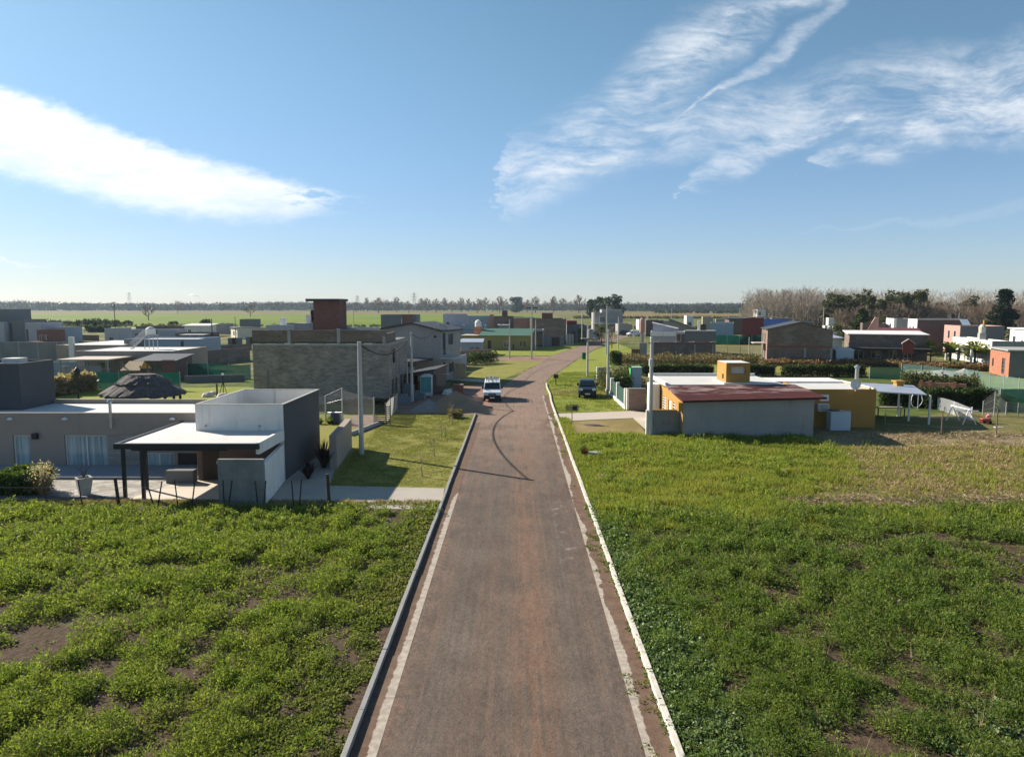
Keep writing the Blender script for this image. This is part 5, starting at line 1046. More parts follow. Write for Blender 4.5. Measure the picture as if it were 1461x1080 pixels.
pole('F', 764, 500.5, 456, 'concrete pole just behind the tall crossarm pole')
pole('G', 806, 490, 452, 'concrete pole by the pale gate pillars at the bend')
pole('H', 838, 537.5, 464, 'concrete pole with transformer directly behind the parked dark car', extra=transformer)
pole('I', 846.5, 481, 440, 'tall thin pole near the cars at the end of the street')
pole('J', 865, 506, 434, 'tall concrete pole with crossarm on the right verge beyond the car', arm=.8)
pole('K', 867, 564, 470, 'concrete pole at the far end of the green panel fence')
pole('L', 882, 498.5, 452.5, 'concrete pole behind the dark bush on the right verge')
pole('M', 927.5, 622, 483, 'concrete pole with small white box at the front wall of the ochre house', .17, .12, extra=meterbox)
pole('N', 904, 488, 455, 'thin pole left of the pink water tower', .12, .08)
pole('O', 921, 484, 452, 'greenish thin pole right of the pink water tower', .12, .08)
pole('P', 958, 470, 440, 'pale pole above the brown gabled house roof', .14, .09)
pole('Q', 1054.5, 470, 440, 'pole at the left edge of the bare poplar wood', .14, .09)
pole('R', 1068, 513, 481, 'short pale green pole in the yard left of the brick gable house', .09, .07)
pole('S', 1174, 476, 439, 'pole in front of the poplars above the brick gable house', .14, .09)
pole('T', 1215, 484, 441, 'dark pole with crossarm behind the long brown house', .14, .09, arm=.9, mat=m_dark_wood)
pole('U', 165, 476, 431, 'tall dark timber pole with crossarm at the green field, left', .16, .11, arm=.8, mat=m_dark_wood)
pole('V', 115, 482, 456, 'short timber pole behind the white roofed houses', .13, .1, mat=m_dark_wood)
pole('W', 303.5, 495, 455, 'dark timber pole in the dry yard beside the cream gabled house', .13, .1, mat=m_dark_wood)
pole('X', 336.5, 484, 452, 'thin dark pole at the corner of the cream gabled house', .1, .07, mat=m_dark_wood)
pole('Y', 505, 476, 432, 'pole with small crossarm right of the brick tank tower', .14, .1, arm=.5)
pole('Z', 866, 500, 462, 'short pole standing close behind the tall right verge pole', .12, .09)
pole('a', 1366.5, 480, 446, 'thin pole left of the pink fronted house', .12, .08)
pole('b', 855, 486, 450, 'slim pole beside the bare street tree at the bend', .12, .08)
pole('c', 1262, 477, 448, 'slim dark pole behind the house with pale chimney', .12, .08, mat=m_dark_wood)
pole('d', 581.5, 570, 512, 'thin short site post beside the building site pole', .07, .06)
def cable(a, c, sag, label, r=.035):
    p, q = POLE_TOPS[a], POLE_TOPS[c]; n = 20; pts = []
    for i in range(n + 1):
        s_ = i / n; v = p.lerp(q, s_) - p; v.z -= sag * 4 * s_ * (1 - s_); pts.append(v)
    o = MB().tube(pts, r, 5).build('power_cable', m_rubber, loc=p); return tag(o, label, 'cable', 'sagging power cables')
cable('A', 'B', 1.3, 'power cable from the lawn pole to the building site pole', .045)
cable('B', 'C', 1.0, 'power cable from the building site pole to the timber fence pole', .03)
cable('C', 'D', 1.2, 'power cable from the timber fence pole to the olive bungalow pole', .025)
cable('E', 'J', .8, 'power cable between the two tall crossarm poles over the street', .025)
cable('S', 'a', 1.2, 'thin power cable in front of the bare wood at right', .03)
# lamp post with black lantern
b = G(104, 601); b = Vector((XU(104, 62), 62, 0)); t = thing('lamp_post', 'black garden lamp post with lantern head beside the thatched shelter', 'lamp post', b); z = P(104, 524, 62).z
MB().tube([(0, 0, 0), (0, 0, z - .8)], [.09, .06], 8).build('post', m_black_metal, t); s = MB(); s.lathe([(.08, z - .8), (.24, z - .65), (.26, z - .25), (.12, z - .08), (.03, z)], n=10); s.build('lantern', m_black_metal, t); MB().box(-.13, .13, -.13, .13, 0, .9).build('base', m_concrete, t)
# water tank on stand with lattice stair
Yt = 103; t = thing('water_tower', 'white water tank on a steel stand with lattice stair above the white roofs', 'water tower', (XU(213, Yt), Yt, 0)); z0, z1 = P(213, 478, Yt).z, P(213, 466, Yt).z
s = MB(); s.lathe([(.62, z0), (.66, z0 + .1), (.66, z1 - .35), (.3, z1 - .05), (.08, z1)], n=16); s.build('tank', m_white_wall, t)
for x in (-.6, .6):
    for y in (-.6, .6): MB().tube([(x * 1.15, y * 1.15, 0), (x, y, z0 - .1)], .06, 6).build('leg', m_steel, t)
MB().box(-.75, .75, -.75, .75, z0 - .1, z0 - .02).build('platform', m_steel, t)
s = MB(); A, B = Vector((-2.9, -.3, 3.4)), Vector((-.8, -.3, z0 - .1))
for y in (0, .7): s.tube([A + Vector((0, y, 0)), B + Vector((0, y, 0))], .05, 5); s.tube([A + Vector((0, y, .9)), B + Vector((0, y, .9))], .035, 5)
for i in range(10):
    p = A.lerp(B, i / 9); s.tube([p, p + Vector((0, .7, 0))], .04, 4); s.tube([p, p + Vector((0, 0, .9))], .025, 4); s.tube([p + Vector((0, .7, 0)), p + Vector((0, .7, .9))], .025, 4)
s.tube([A, A - Vector((0, 0, 3.4))], .05, 5); s.tube([A + Vector((0, .7, 0)), A + Vector((0, .7, -3.4))], .05, 5); s.build('stair', m_steel, t)
# pink round topped water tower on the right
Yp = 190; t = thing('water_tower', 'pinkish rounded water tower with dark cap between thin poles', 'water tower', (XU(917, Yp), Yp, 0)); z1 = P(917, 452, Yp).z; s = MB(); s.lathe([(.75, z1 - 4.2), (.75, z1 - 1.2), (.62, z1 - .6), (.3, z1 - .3)], n=14); s.build('tank', m_pink_wall, t); s = MB(); s.lathe([(.3, z1 - .3), (.28, z1 + .1), (.1, z1 + .2)], n=10); s.build('cap', m_dark_roof, t); s = MB(); s.lathe([(.5, 0), (.5, z1 - 4.2)], n=10); s.build('stem', m_concrete, t)
# thatched shelter
def shelter():
    Y = 58.6; t = thing('thatched_shelter', 'round shelter with two tier dark thatched roof on timber posts', 'shelter', (XU(198, Y + 2.5), Y + 2.5, 0))
    def tier(r0, z0, r1, z1, name, seed):
        n = 72; rng = random.Random(seed); b = MB(); prof = [(r0, z0 - .22), (r0 * 1.0, z0), (r0 * .70 + r1 * .3, z0 + (z1 - z0) * .36), (r0 * .35 + r1 * .65, z0 + (z1 - z0) * .72), (r1, z1)]
        rings = []
        for i, (r, z) in enumerate(prof):
            k = len(b.v); rings.append(k)
            for j in range(n):
                th = 2 * math.pi * j / n; jr = rng.uniform(-.05, .05) * (2.2 if i < 2 else 1); b.v.append(((r + jr) * math.cos(th), (r + jr) * math.sin(th) * .86, z + rng.uniform(-.04, .04) * (2 if i < 2 else 1)))
        for i in range(len(prof) - 1):
            for j in range(n): q = (j + 1) % n; b.f.append((rings[i] + j, rings[i] + q, rings[i + 1] + q, rings[i + 1] + j))
        b.f.append(tuple(rings[-1] + j for j in range(n)))
        th_ = bpy.data.materials.get('thatch')
        if th_ is None:
            th_ = bpy.data.materials.new('thatch'); th_.use_nodes = True; T = NT(th_.node_tree); tc = T.n('ShaderNodeTexCoord'); s = T.sep(tc.outputs['Object'])
            ang = T.math('ARCTAN2', s[1], s[0]); v = T.comb(T.math('MULTIPLY', ang, 34.0), T.math('MULTIPLY', s[2], 1.6), 0.0)
            f = T.noise(v, 1.0, 6, .7); c = T.mix(T.ramp(f, .3, .72), (.045, .036, .036), (.17, .145, .14)); c = T.mix(T.ramp(T.noise(T.mapping(tc.outputs['Object'], (1, 1, 3)), 1.2, 4), .4, .65), c, (.075, .06, .06))
            bs = T.n('ShaderNodeBsdfPrincipled'); T.l(c, bs.inputs['Base Color']); bs.inputs['Roughness'].default_value = .9
            bp = T.n('ShaderNodeBump'); bp.inputs['Strength'].default_value = 1.0; bp.inputs['Distance'].default_value = .08; T.l(f, bp.inputs['Height']); T.l(bp.outputs[0], bs.inputs['Normal'])
            o = T.n('ShaderNodeOutputMaterial'); T.l(bs.outputs[0], o.inputs[0])
        b.build(name, th_, t)
    tier(3.45, 2.12, 1.95, 2.98, 'lower_thatch', 1); tier(2.25, 2.98, 1.3, 3.62, 'upper_thatch', 2)
    MB().prism([(1.2 * math.cos(k * math.pi / 6), .8 * math.sin(k * math.pi / 6)) for k in range(12)], 3.6, 3.72).build('ridge_cap', bpy.data.materials['thatch'], t)
    for k in range(8):
        th = 2 * math.pi * (k + .3) / 8; x, y = 3.0 * math.cos(th), 2.6 * math.sin(th); MB().tube([(x, y, 0), (x, y, 2.2)], [.13, .11], 8).build('post', m_dark_wood, t)
shelter()
# small timber playhouse
b = Vector((XU(184, 79), 79, 0)); t = thing('playhouse', 'small timber playhouse with pale wooden lean roof behind the thatched shelter', 'playhouse', b); zt = P(184, 516, 79).z
for x in (-.9, .9):
    for y in (0, 1.5): MB().box(x - .06, x + .06, y - .06, y + .06, 0, zt - .45).build('post', m_wood, t)
s = MB(); s.poly([(-1.15, -.45, zt - .95), (1.05, -.45, zt - .95), (.85, 1.0, zt), (-.85, 1.0, zt)]); s.poly([(-1.15, -.45, zt - 1.0), (1.05, -.45, zt - 1.0), (.85, 1.0, zt - .05), (-.85, 1.0, zt - .05)][::-1]); s.poly([(1.05, 2.2, zt - .95), (-1.15, 2.2, zt - .95), (-.85, 1.0, zt), (.85, 1.0, zt)]); s.build('roof', m_pale_wood, t)
MB().box(-.9, .9, 0, 1.5, 1.1, 1.2).build('deck', m_wood, t); s = MB()
for k in range(8): x = -.85 + k * .24; s.box(x, x + .12, -.04, .0, 1.2, 1.9)
s.build('railing', m_wood, t)
# black A-frame pump stand and pale rubble
b = G(319, 566); t = thing('well_frame', 'dark metal A frame with white head standing on the lawn left of the block house', 'frame', b); h_ = 2.3
s = MB(); s.tube([(0, 0, 0), (0, 0, h_)], .05, 6); s.tube([(-.5, 0, 0), (0, 0, 1.7)], .035, 6); s.tube([(.35, .2, 0), (0, 0, 1.7)], .035, 6); s.build('frame', m_black_metal, t); MB().box(-.1, .1, -.1, .1, h_, h_ + .2).build('head', m_white_metal, t)
b = G(310, 566); t = thing('short_post', 'short dark timber stump left of the metal A frame', 'post', b); MB().tube([(0, 0, 0), (0, 0, 1.4)], [.1, .09], 8).build('shaft', m_dark_wood, t)

def rock(name, loc, s, mat, label, seed, cat='rock', group=None, flat=.6):
    bm = bmesh.new(); bmesh.ops.create_icosphere(bm, subdivisions=2, radius=1.0); rng = random.Random(seed)
    for v in bm.verts:
        k = 1 + rng.uniform(-.22, .22); v.co = Vector((v.co.x * s[0] * k, v.co.y * s[1] * k, max(-.2, v.co.z) * s[2] * k))
    me = bpy.data.meshes.new(name); bm.to_mesh(me); bm.free(); me.materials.append(mat); o = bpy.data.objects.new(name, me); COL.objects.link(o); o.location = loc; return tag(o, label, cat, group)
for i, (u, v, s_, l) in enumerate(((296, 566, .55, 'left pale rubble rock on the lawn behind the white tower'), (303, 563, .4, 'small rubble rock behind the left pale rock'), (318, 568, .6, 'largest pale rubble rock beside the metal A frame'), (326, 567, .45, 'right pale rubble rock near the metal A frame'))):
    rock('rubble_rock', G(u, v), (s_ * 1.1, s_, s_ * .9), M('pale_rubble', (.45, .42, .38), var=.4, ns=2), l, i, group='pale rubble rocks')

# ---------------------------------------------------------------- building site
def heap(name, label, pts, mat, cat='heap', res=46, seed=0, kind=None):
    """Loose heap: several cones merged as one height field."""
    x0 = min(p[0] - p[2] for p in pts); x1 = max(p[0] + p[2] for p in pts); y0 = min(p[1] - p[2] for p in pts); y1 = max(p[1] + p[2] for p in pts); rng = np.random.RandomState(seed)
    xs, ys = np.linspace(x0, x1, res), np.linspace(y0, y1, res); X, Y = np.meshgrid(xs, ys); Z = np.full_like(X, -.05)
    nz = vnoise(X * 1.3, Y * 1.3, seed + 3) * .5 + vnoise(X * 4, Y * 4, seed + 5) * .25
    for px_, py_, r, h in pts:
        d = np.hypot(X - px_, Y - py_) / r; Z = np.maximum(Z, h * np.clip(1 - d * (1 + (nz - .4) * .25), 0, 1) ** .92 - .04)
    Z += np.where(Z > 0, (nz - .35) * .10, 0)
    cx, cy = pts[0][0], pts[0][1]
    me = bpy.data.meshes.new(name); v = np.stack([X - cx, Y - cy, Z], -1).reshape(-1, 3); f = [(j * res + i, j * res + i + 1, (j + 1) * res + i + 1, (j + 1) * res + i) for j in range(res - 1) for i in range(res - 1)]
    me.from_pydata(v.tolist(), [], f); me.update(); me.polygons.foreach_set('use_smooth', [True] * len(f)); me.materials.append(mat)
    o = bpy.data.objects.new(name, me); COL.objects.link(o); o.location = (cx, cy, 0); return tag(o, label, cat, kind=kind)
def vnoise(x, y, seed=0):
    xi, yi = np.floor(x).astype(np.int64), np.floor(y).astype(np.int64); fx, fy = x - xi, y - yi
    fx, fy = fx * fx * (3 - 2 * fx), fy * fy * (3 - 2 * fy)
    def h(a, b):
        n = (a * 374761393 + b * 668265263 + seed * 1442695041) & 0x7fffffff; n = ((n ^ (n >> 13)) * 1274126177) & 0x7fffffff; return ((n ^ (n >> 16)) & 0xffff) / 65535.0
    return (h(xi, yi) * (1 - fx) + h(xi + 1, yi) * fx) * (1 - fy) + (h(xi, yi + 1) * (1 - fx) + h(xi + 1, yi + 1) * fx) * fy
def fbm(x, y, seed=0, o=4):
    r, a, s = 0, .5, 0
    for i in range(o): r = r + a * vnoise(x * 2 ** i, y * 2 ** i, seed + i * 17); s += a; a *= .55
    return r / s
SAND = M('sand', (.25, .165, .105), var=.2, fine=14, bump=.3)
q, q2, q3 = G(650, 583), G(668, 586), G(680, 588)
heap('sand_heap', 'broad brown sand heap spilling towards the road before the van', [(q.x, q.y, 2.9, 1.75), (q2.x, q2.y, 2.4, 1.0), (q3.x - .2, q3.y - .5, 1.9, .45)], SAND)
q = G(612, 585); q2 = G(603, 586); heap('rubble_heap', 'smaller grey gravel heap left of the brown sand heap', [(q.x, q.y, 1.7, 1.05), (q2.x, q2.y, 1.4, .6)], M('grey_gravel', (.20, .185, .175), var=.5, fine=18, bump=.8))
b = G(608, 566); t = thing('portable_toilet', 'teal portable toilet cabin with pale frame at the building site', 'portable toilet', b); TEAL = M('teal_plastic', (.05, .22, .25), rough=.5, var=.12); PT = M('pale_plastic', (.45, .50, .52), rough=.5)
MB().box(-.52, .52, 0, 1.05, .08, 2.1).build('cabin', TEAL, t); s = MB(); s.prof([(-.6, 2.1), (.6, 2.1), (.6, 2.2), (.3, 2.34), (-.3, 2.34), (-.6, 2.2)], -.06, 1.12); s.build('roof', PT, t)
MB().box(-.58, -.521, -.05, 1.08, .05, 2.1).build('corner_frame', PT, t); MB().box(.521, .58, -.05, 1.08, .05, 2.1).build('corner_frame', PT, t)
d = MB().box(-.42, .42, -.035, -.002, .5, 2.0).build('door', M('teal_door', (.07, .28, .31), rough=.45), t); MB().box(-.5, .5, -.05, -.003, .08, .48).build('kick_panel', PT, t); MB().box(.28, .34, -.07, -.036, 1.1, 1.3).build('handle', m_black_metal, d)
b = G(653.5, 563); t = thing('brick_stack', 'dark red stack of bricks on a pallet behind the sand heap', 'brick stack', b); MB().box(-.55, .55, 0, 1.0, .12, 1.08).build('bricks', REDBRICK, t); s = MB()
for y in (0, .45, .88): s.box(-.55, .55, y, y + .1, 0, .118)
s.build('pallet', m_wood, t)
b = G(639, 563); t = thing('sack_pile', 'pile of white sacks under teal sheet beside the brick stack', 'sacks', b)
for k, (x, y, z) in enumerate(((-.3, 0, 0), (.3, .1, 0), (0, .5, 0), (-.1, .1, .28), (.2, .4, .28))):
    r_ = rock('sack', (x, y, z + .02), (.42, .28, .3), M('sack_white', (.5, .58, .58), var=.2), None, k + 20, cat=None); r_.parent = t
for i, (u, v, w, h_, l) in enumerate(((583, 571, 1.0, 1.5, 'tall stack of grey blocks left of the site pole'), (577, 577, 1.1, .8, 'low stack of grey blocks nearest the white net'), (597, 571, 1.2, .75, 'low stack of pale blocks in front of the portable toilet'))):
    t = thing('block_stack', l, 'block stack', G(u, v), 0, 'stacks of concrete blocks'); MB().box(-w / 2, w / 2, 0, .9, 0, h_).build('blocks', MBRICK('site_block', (.20, .23, .25), (.16, .19, .21), (.08, .09, .1), .4, .2, .02, .25, .2), t); MB().box(-w / 2 + .1, w / 2 - .3, .1, .7, h_ + .002, h_ + .2).build('top_blocks', bpy.data.materials['site_block'], t)
b = G(478, 604); t = thing('barrel', 'dark blue plastic barrel with pale stand in the garden by the white tower', 'barrel', b); s = MB(); s.lathe([(.36, 0), (.42, .25), (.42, .6), (.36, .9), (.1, .92)], n=14); s.build('body', M('dark_blue_plastic', (.03, .04, .08), rough=.5), t); MB().box(.42, .62, -.1, .15, 0, .85).build('stand', m_concrete, t)
# concrete planter with twig plant
b = G(121, 706); t = thing('flower_pot', 'tapered square concrete flower pot with a twiggy plant on the gravel', 'flower pot', b); s = MB(); s.lathe([(.30, 0), (.47, .85), (.47, .93), (.38, .93), (.36, .82)], n=4); s.build('pot', m_stone, t); s = MB(); rng = random.Random(4)
for k in range(9): a_ = rng.uniform(0, 6.28); s.tube([(0, 0, .8), (.12 * math.cos(a_), .12 * math.sin(a_), 1.2), (.35 * math.cos(a_), .35 * math.sin(a_), 1.35 + rng.random() * .5)], [.014, .01, .006], 4)
s.build('twigs', m_dark_wood, t)
# basket on post, brown box post, green bin
b = G(816, 604); t = thing('rubbish_basket', 'dark metal rubbish basket on a thin post beside the right driveway', 'rubbish basket', b); zt = P(816, 578, b.y).z
MB().tube([(0, 0, 0), (0, 0, zt - .45)], .03, 6).build('post', m_black_metal, t); s = MB()
for z in (zt - .45, zt - .3, zt - .15, zt): s.tube([(-.5, -.22, z), (.5, -.22, z), (.5, .22, z), (-.5, .22, z), (-.5, -.22, z)], .018, 4)
for x in np.linspace(-.5, .5, 9):
    for y in (-.22, .22): s.tube([(x, y, zt - .45), (x, y, zt)], .012, 4)
s.build('basket', m_black_metal, t); MB().box(.02, .42, -.18, .18, zt - .42, zt - .06).build('rubbish_bag', m_rubber, t, bevel=.06)
b = G(793, 548.5); t = thing('rubbish_basket', 'brown wooden rubbish basket on a post on the verge beyond the parked car', 'rubbish basket', b); MB().box(-.06, .06, -.06, .06, 0, .8).build('post', m_wood, t); MB().box(-.3, .3, -.25, .25, .8, 1.25).build('basket', m_dark_wood, t)
b = G(833, 513); t = thing('wheelie_bin', 'dark green bin standing at the road edge near the bend', 'bin', b); s = MB(); s.prism([(-.32, -.3), (.32, -.3), (.32, .35), (-.32, .35)], .08, 1.15); s.build('body', M('bin_green', (.01, .10, .05), rough=.5), t, bevel=.03); MB().box(-.36, .36, -.36, .4, 1.152, 1.24).build('lid', M('bin_green', (.01, .10, .05)), t)
b = G(848, 652); t = thing('concrete_block', 'pale concrete block lying in the grass right of the road', 'block', b, R(8)); MB().box(-.45, .45, -.25, .35, -.02, .32).build('block', m_stone, t, bevel=.03)
rock('dirt_mound', G(864, 683), (.75, .6, .24), SOILM, 'small dry earth mound in the grass near the right kerb', 9, cat='mound')
b = G(845, 606.5); o = MB().prism([(.7 * math.cos(k * .5236), .55 * math.sin(k * .5236)) for k in range(12)], .006, .022).build('manhole_cover', m_brown_wall, loc=(b.x, b.y, 0)); tag(o, 'dark round cover set in the dry lawn beside the driveway', 'manhole cover')
b = G(908, 554); t = thing('green_cabin', 'white cabin with bright green frame behind the brick wall', 'cabin', b); gp = M('bright_green', (.05, .35, .12)); MB().box(-.55, .58, 0, 1.1, 0, 2.35).build('cabin', M('cabin_grey', (.42, .44, .50), var=.05), t); MB().box(-.72, -.551, -.05, 1.1, 0, 2.5).build('frame', gp, t); MB().box(-.72, .62, -.06, 1.15, 2.36, 2.5).build('roof', M('pale_green', (.35, .6, .4)), t)
b = G(915, 553) ; t = thing('firewood_stack', 'small stack of split firewood between the green cabin and the ochre house', 'firewood', (b.x, b.y, 0)); rng = random.Random(5); s = MB()
for i in range(5):
    for j in range(6): s.tube([(-.45 + i * .22, 0, .1 + j * .19), (-.45 + i * .22, .5, .1 + j * .19 + rng.uniform(-.03, .03))], rng.uniform(.07, .1), 6)
s.build('logs', m_wood, t)
# play yard: A-frame, toy horse, hose
b = G(1383, 606); t = thing('swing_frame', 'white A frame of a small swing on the play yard lawn', 'swing frame', b); s = MB()
for y in (0, 2.2): s.tube([(-.55, y, 0), (-.1, y, 1.25)], .045, 6); s.tube([(.55, y, 0), (-.1, y, 1.25)], .045, 6)
s.build('legs', m_white_metal, t); MB().tube([(-.1, -.2, 1.25), (-.1, 2.4, 1.25)], .05, 6).build('crossbar', m_white_metal, t); MB().box(-.7, 1.3, .9, 1.0, .95, 1.02).build('seat', m_white_metal, t)
b = G(1407, 604); t = thing('toy_car', 'red and pink ride-on toy on the play yard lawn', 'toy', b); rd = M('toy_red', (.45, .08, .05), rough=.4); MB().box(-.45, .3, -.2, .2, .12, .42).build('body', rd, t, bevel=.05); r_ = rock('seat_back', (.2, 0, .55), (.22, .18, .25), M('toy_pink', (.7, .25, .3), rough=.4), None, 3, cat=None); r_.parent = t
for x in (-.3, .2):
    for y in (-.22, .22): MB().tube([(x, y - .03, .12), (x, y + .03, .12)], .12, 10).build('wheel', m_rubber, t)
b = G(1425, 610); o = MB().box(-.35, .35, -.1, .1, 0, .06).build('board', m_white_wall, loc=(b.x, b.y, 0), ); tag(o, 'white board lying on the play yard lawn', 'board')
b = G(1310, 585); t = thing('garden_hose', 'pale hose looped under the tin carport', 'hose', b); s = MB(); s.tube([(.55 * math.cos(k * .45) - .2, .1 * math.sin(k * .7), .95 + .75 * math.sin(k * .45)) for k in range(15)], .035, 6); s.build('coil', m_white_metal, t); MB().box(-.02, .03, .1, .15, 0, 1.6).build('hook_post', m_steel, t)
b = G(1270, 597); t = thing('garden_table', 'long pale table in the shade of the tin carport', 'table', b); MB().box(-.6, 1.9, 1, 1.8, .72, .78).build('tabletop', m_pale_slab, t)
for x in (-.5, 1.8):
    for y in (1.08, 1.72): MB().box(x - .04, x + .04, y - .04, y + .04, 0, .72).build('leg', m_dark_wood, t)
q = G(1345, 534); heap('rubble_heap', 'white building rubble heap beyond the pale teal net', [(q.x, q.y, 3.2, .7), (q.x + 3, q.y, 1.6, .9), (q.x - 2.6, q.y + .5, 2, .4)], M('white_rubble', (.52, .49, .45), var=.5, ns=1.5, bump=.8), seed=8)
q = G(1050, 476); heap('earth_heap', 'orange brown earth heap left of the red barn', [(XU(1050, 186), 186, 3.5, 2.2)], M('orange_earth', (.36, .20, .08), var=.3), seed=4)

# ---------------------------------------------------------------- vehicles
def vehicle(name, label, cat, loc, rot, prof, arches, w, taper, paint, glass_front, sides, rack=False, bumper=.0, wheel_r=.31, plate=True):
    """prof: side outline (y, z), front at -y; width shrinks above the belt line."""
    t = thing(name, label, cat, loc, rot); zb, zt, k = taper
    def hw(z): return w / 2 * (1 - k * max(0, min(1, (z - zb) / (zt - zb)))) * (1 - .04 * max(0, (.5 - z) / .5))
    low = []                                              # lower edge with wheel arches
    ys, ye = prof[0][0], prof[-1][0]; zl = prof[0][1]
    for yc in sorted(arches, reverse=True):
        for i in range(9): a = math.pi * i / 8; low.append((yc + (wheel_r + .06) * math.cos(a), max(zl, wheel_r + (wheel_r + .06) * math.sin(a))))
    outline = prof + low; n = len(outline); b = MB()
    for s in (-1, 1): b.v += [(s * hw(z), y, z) for y, z in outline]
    b.f.append(tuple(range(n))); b.f.append(tuple(n + i for i in reversed(range(n))))
    for i in range(n): j = (i + 1) % n; b.f.append((j, i, n + i, n + j))
    body = b.build('body', paint, t, bevel=.035)
    def strip(name, pts, mat, kw, off, par=t):            # a pane on the upper surface between profile points
        b = MB(); (ya, za), (yb, zb_) = pts; ln = math.hypot(yb - ya, zb_ - za); ny, nz = -(zb_ - za) / ln * off, (yb - ya) / ln * off
        if nz < 0: ny, nz = -ny, -nz
        if abs(ny) > abs(nz) and ny > 0 and ya < 0: ny, nz = -abs(ny), abs(nz)
        q = [(-hw(za) * kw, ya + ny, za + nz), (hw(za) * kw, ya + ny, za + nz), (hw(zb_) * kw, yb + ny, zb_ + nz), (-hw(zb_) * kw, yb + ny, zb_ + nz)]; b.poly(q); return b.build(name, mat, par)
    strip('windscreen', glass_front, CARGLASS, .90, .045)
    for q in sides:
        for s in (-1, 1):
            b = MB(); pts = [(s * (hw(z) + .012), y, z) for y, z in q]; b.poly(pts if s > 0 else pts[::-1]); b.build('side_window', CARGLASS, t)
    for yc in arches:
        for s in (-1, 1):
            wl = MB().tube([(s * (w / 2 - .20), yc, wheel_r), (s * (w / 2 + .005), yc, wheel_r)], wheel_r, 18).build('wheel', m_rubber, t); MB().tube([(s * (w / 2 - .02), yc, wheel_r), (s * (w / 2 + .018), yc, wheel_r)], wheel_r * .6, 12).build('rim', m_steel, wl)
    yf = min(y for y, z in prof)
    MB().box(-w / 2 * .97, w / 2 * .97, yf - .09, yf + .12, .28, .28 + bumper).build('bumper', m_rubber, t, bevel=.03)
    for s in (-1, 1):
        MB().box(s * w * .36 - .15, s * w * .36 + .15, yf - .03, yf + .1, .72, .90).build('headlight', MGLASS('headlight', (.55, .58, .6), .1), t, bevel=.02)
        yw, zw = glass_front[0]; MB().box(s * (hw(zw) + .02) - (0 if s > 0 else .18), s * (hw(zw) + .02) + (.18 if s > 0 else 0), yw + .15, yw + .25, zw + .02, zw + .26).build('mirror', m_rubber, t, bevel=.02)
    MB().box(-w * .22, w * .22, yf - .05, yf - .0, .70, .84).build('grille', m_rubber, t)
    MB().box(-.24, .24, yf - .115, yf - .092, .38, .49).build('number_plate', m_white_wall, t)
    if rack:
        s = MB(); z = zt + .16
        for x in (-.62, .62): s.tube([(x, -.7, z), (x, 1.9, z)], .03, 6); s.tube([(x, -.7, z + .22), (x, 1.9, z + .22)], .02, 6)
        for y in (-.7, -.05, .6, 1.25, 1.9):
            s.tube([(-.62, y, z), (.62, y, z)], .025, 6)
            for x in (-.62, .62): s.tube([(x, y, z - .2), (x, y, z + .22)], .025, 6)
        s.build('roof_rack', m_dark_grey_wall, t)
        s = MB()
        for x in (-.3, .05): s.tube([(x, -.6, z + .08), (x, 2.0, z + .08)], .035, 6)
        for k in range(9): s.tube([(-.3, -.5 + k * .3, z + .08), (.05, -.5 + k * .3, z + .08)], .02, 5)
        s.build('ladder', m_steel, t)
    return t
van_prof = [(-2.15, .30), (-2.2, .62), (-2.14, .98), (-1.62, 1.16), (-.98, 1.84), (-.55, 1.93), (2.05, 1.93), (2.2, 1.7), (2.24, .30)]
b = G(701.5, 573.5); vehicle('parked_van', 'white van with ladder rack on its roof, parked on the road', 'van', (b.x, b.y + 2.2, 0), R(1.5), van_prof, (-1.45, 1.4), 1.80, (.95, 1.93, .14), M('van_white', (.72, .73, .74), rough=.35, var=.04), ((-1.58, 1.22), (-1.02, 1.80)), [[(-1.3, 1.2), (-.2, 1.2), (-.2, 1.76), (-.85, 1.76)]], rack=True, bumper=.38)
car_prof = [(-1.9, .28), (-1.95, .55), (-1.86, .82), (-1.15, 1.0), (-.45, 1.47), (.1, 1.56), (1.1, 1.52), (1.75, 1.1), (1.85, .9), (1.85, .28)]
NAVY = M('car_navy', (.012, .018, .035), rough=.25, var=.03, spec=.6)
b = G(840, 568.5); V_ = vehicle('parked_car', 'dark navy car parked on the grass verge facing the camera', 'car', (b.x, b.y + 1.9, 0), R(-4), car_prof, (-1.22, 1.2), 1.74, (.85, 1.55, .22), NAVY, ((-1.1, 1.04), (-.48, 1.44)), [[(-.8, 1.02), (.25, 1.02), (.25, 1.42), (-.3, 1.42)], [(.32, 1.02), (1.45, 1.05), (1.1, 1.40), (.32, 1.42)]], bumper=.3, wheel_r=.3)
V_.scale = (1.07, 1.07, 1.17)
SILV = M('car_silver', (.42, .46, .50), rough=.3, metal=.3)
b = G(846, 486); vehicle('parked_car', 'pale silver car at the far end of the street', 'car', (b.x, b.y, 0), R(-25), car_prof, (-1.22, 1.2), 1.74, (.85, 1.55, .22), SILV, ((-1.1, 1.04), (-.48, 1.44)), [[(-.8, 1.02), (1.3, 1.05), (1.0, 1.40), (-.3, 1.42)]], bumper=.3, wheel_r=.3)
b = G(851, 481); vehicle('parked_car', 'black car just behind the silver car at the street end', 'car', (b.x, b.y, 0), R(60), car_prof, (-1.22, 1.2), 1.74, (.85, 1.55, .22), NAVY, ((-1.1, 1.04), (-.48, 1.44)), [[(-.8, 1.02), (1.3, 1.05), (1.0, 1.40), (-.3, 1.42)]], bumper=.3, wheel_r=.3)
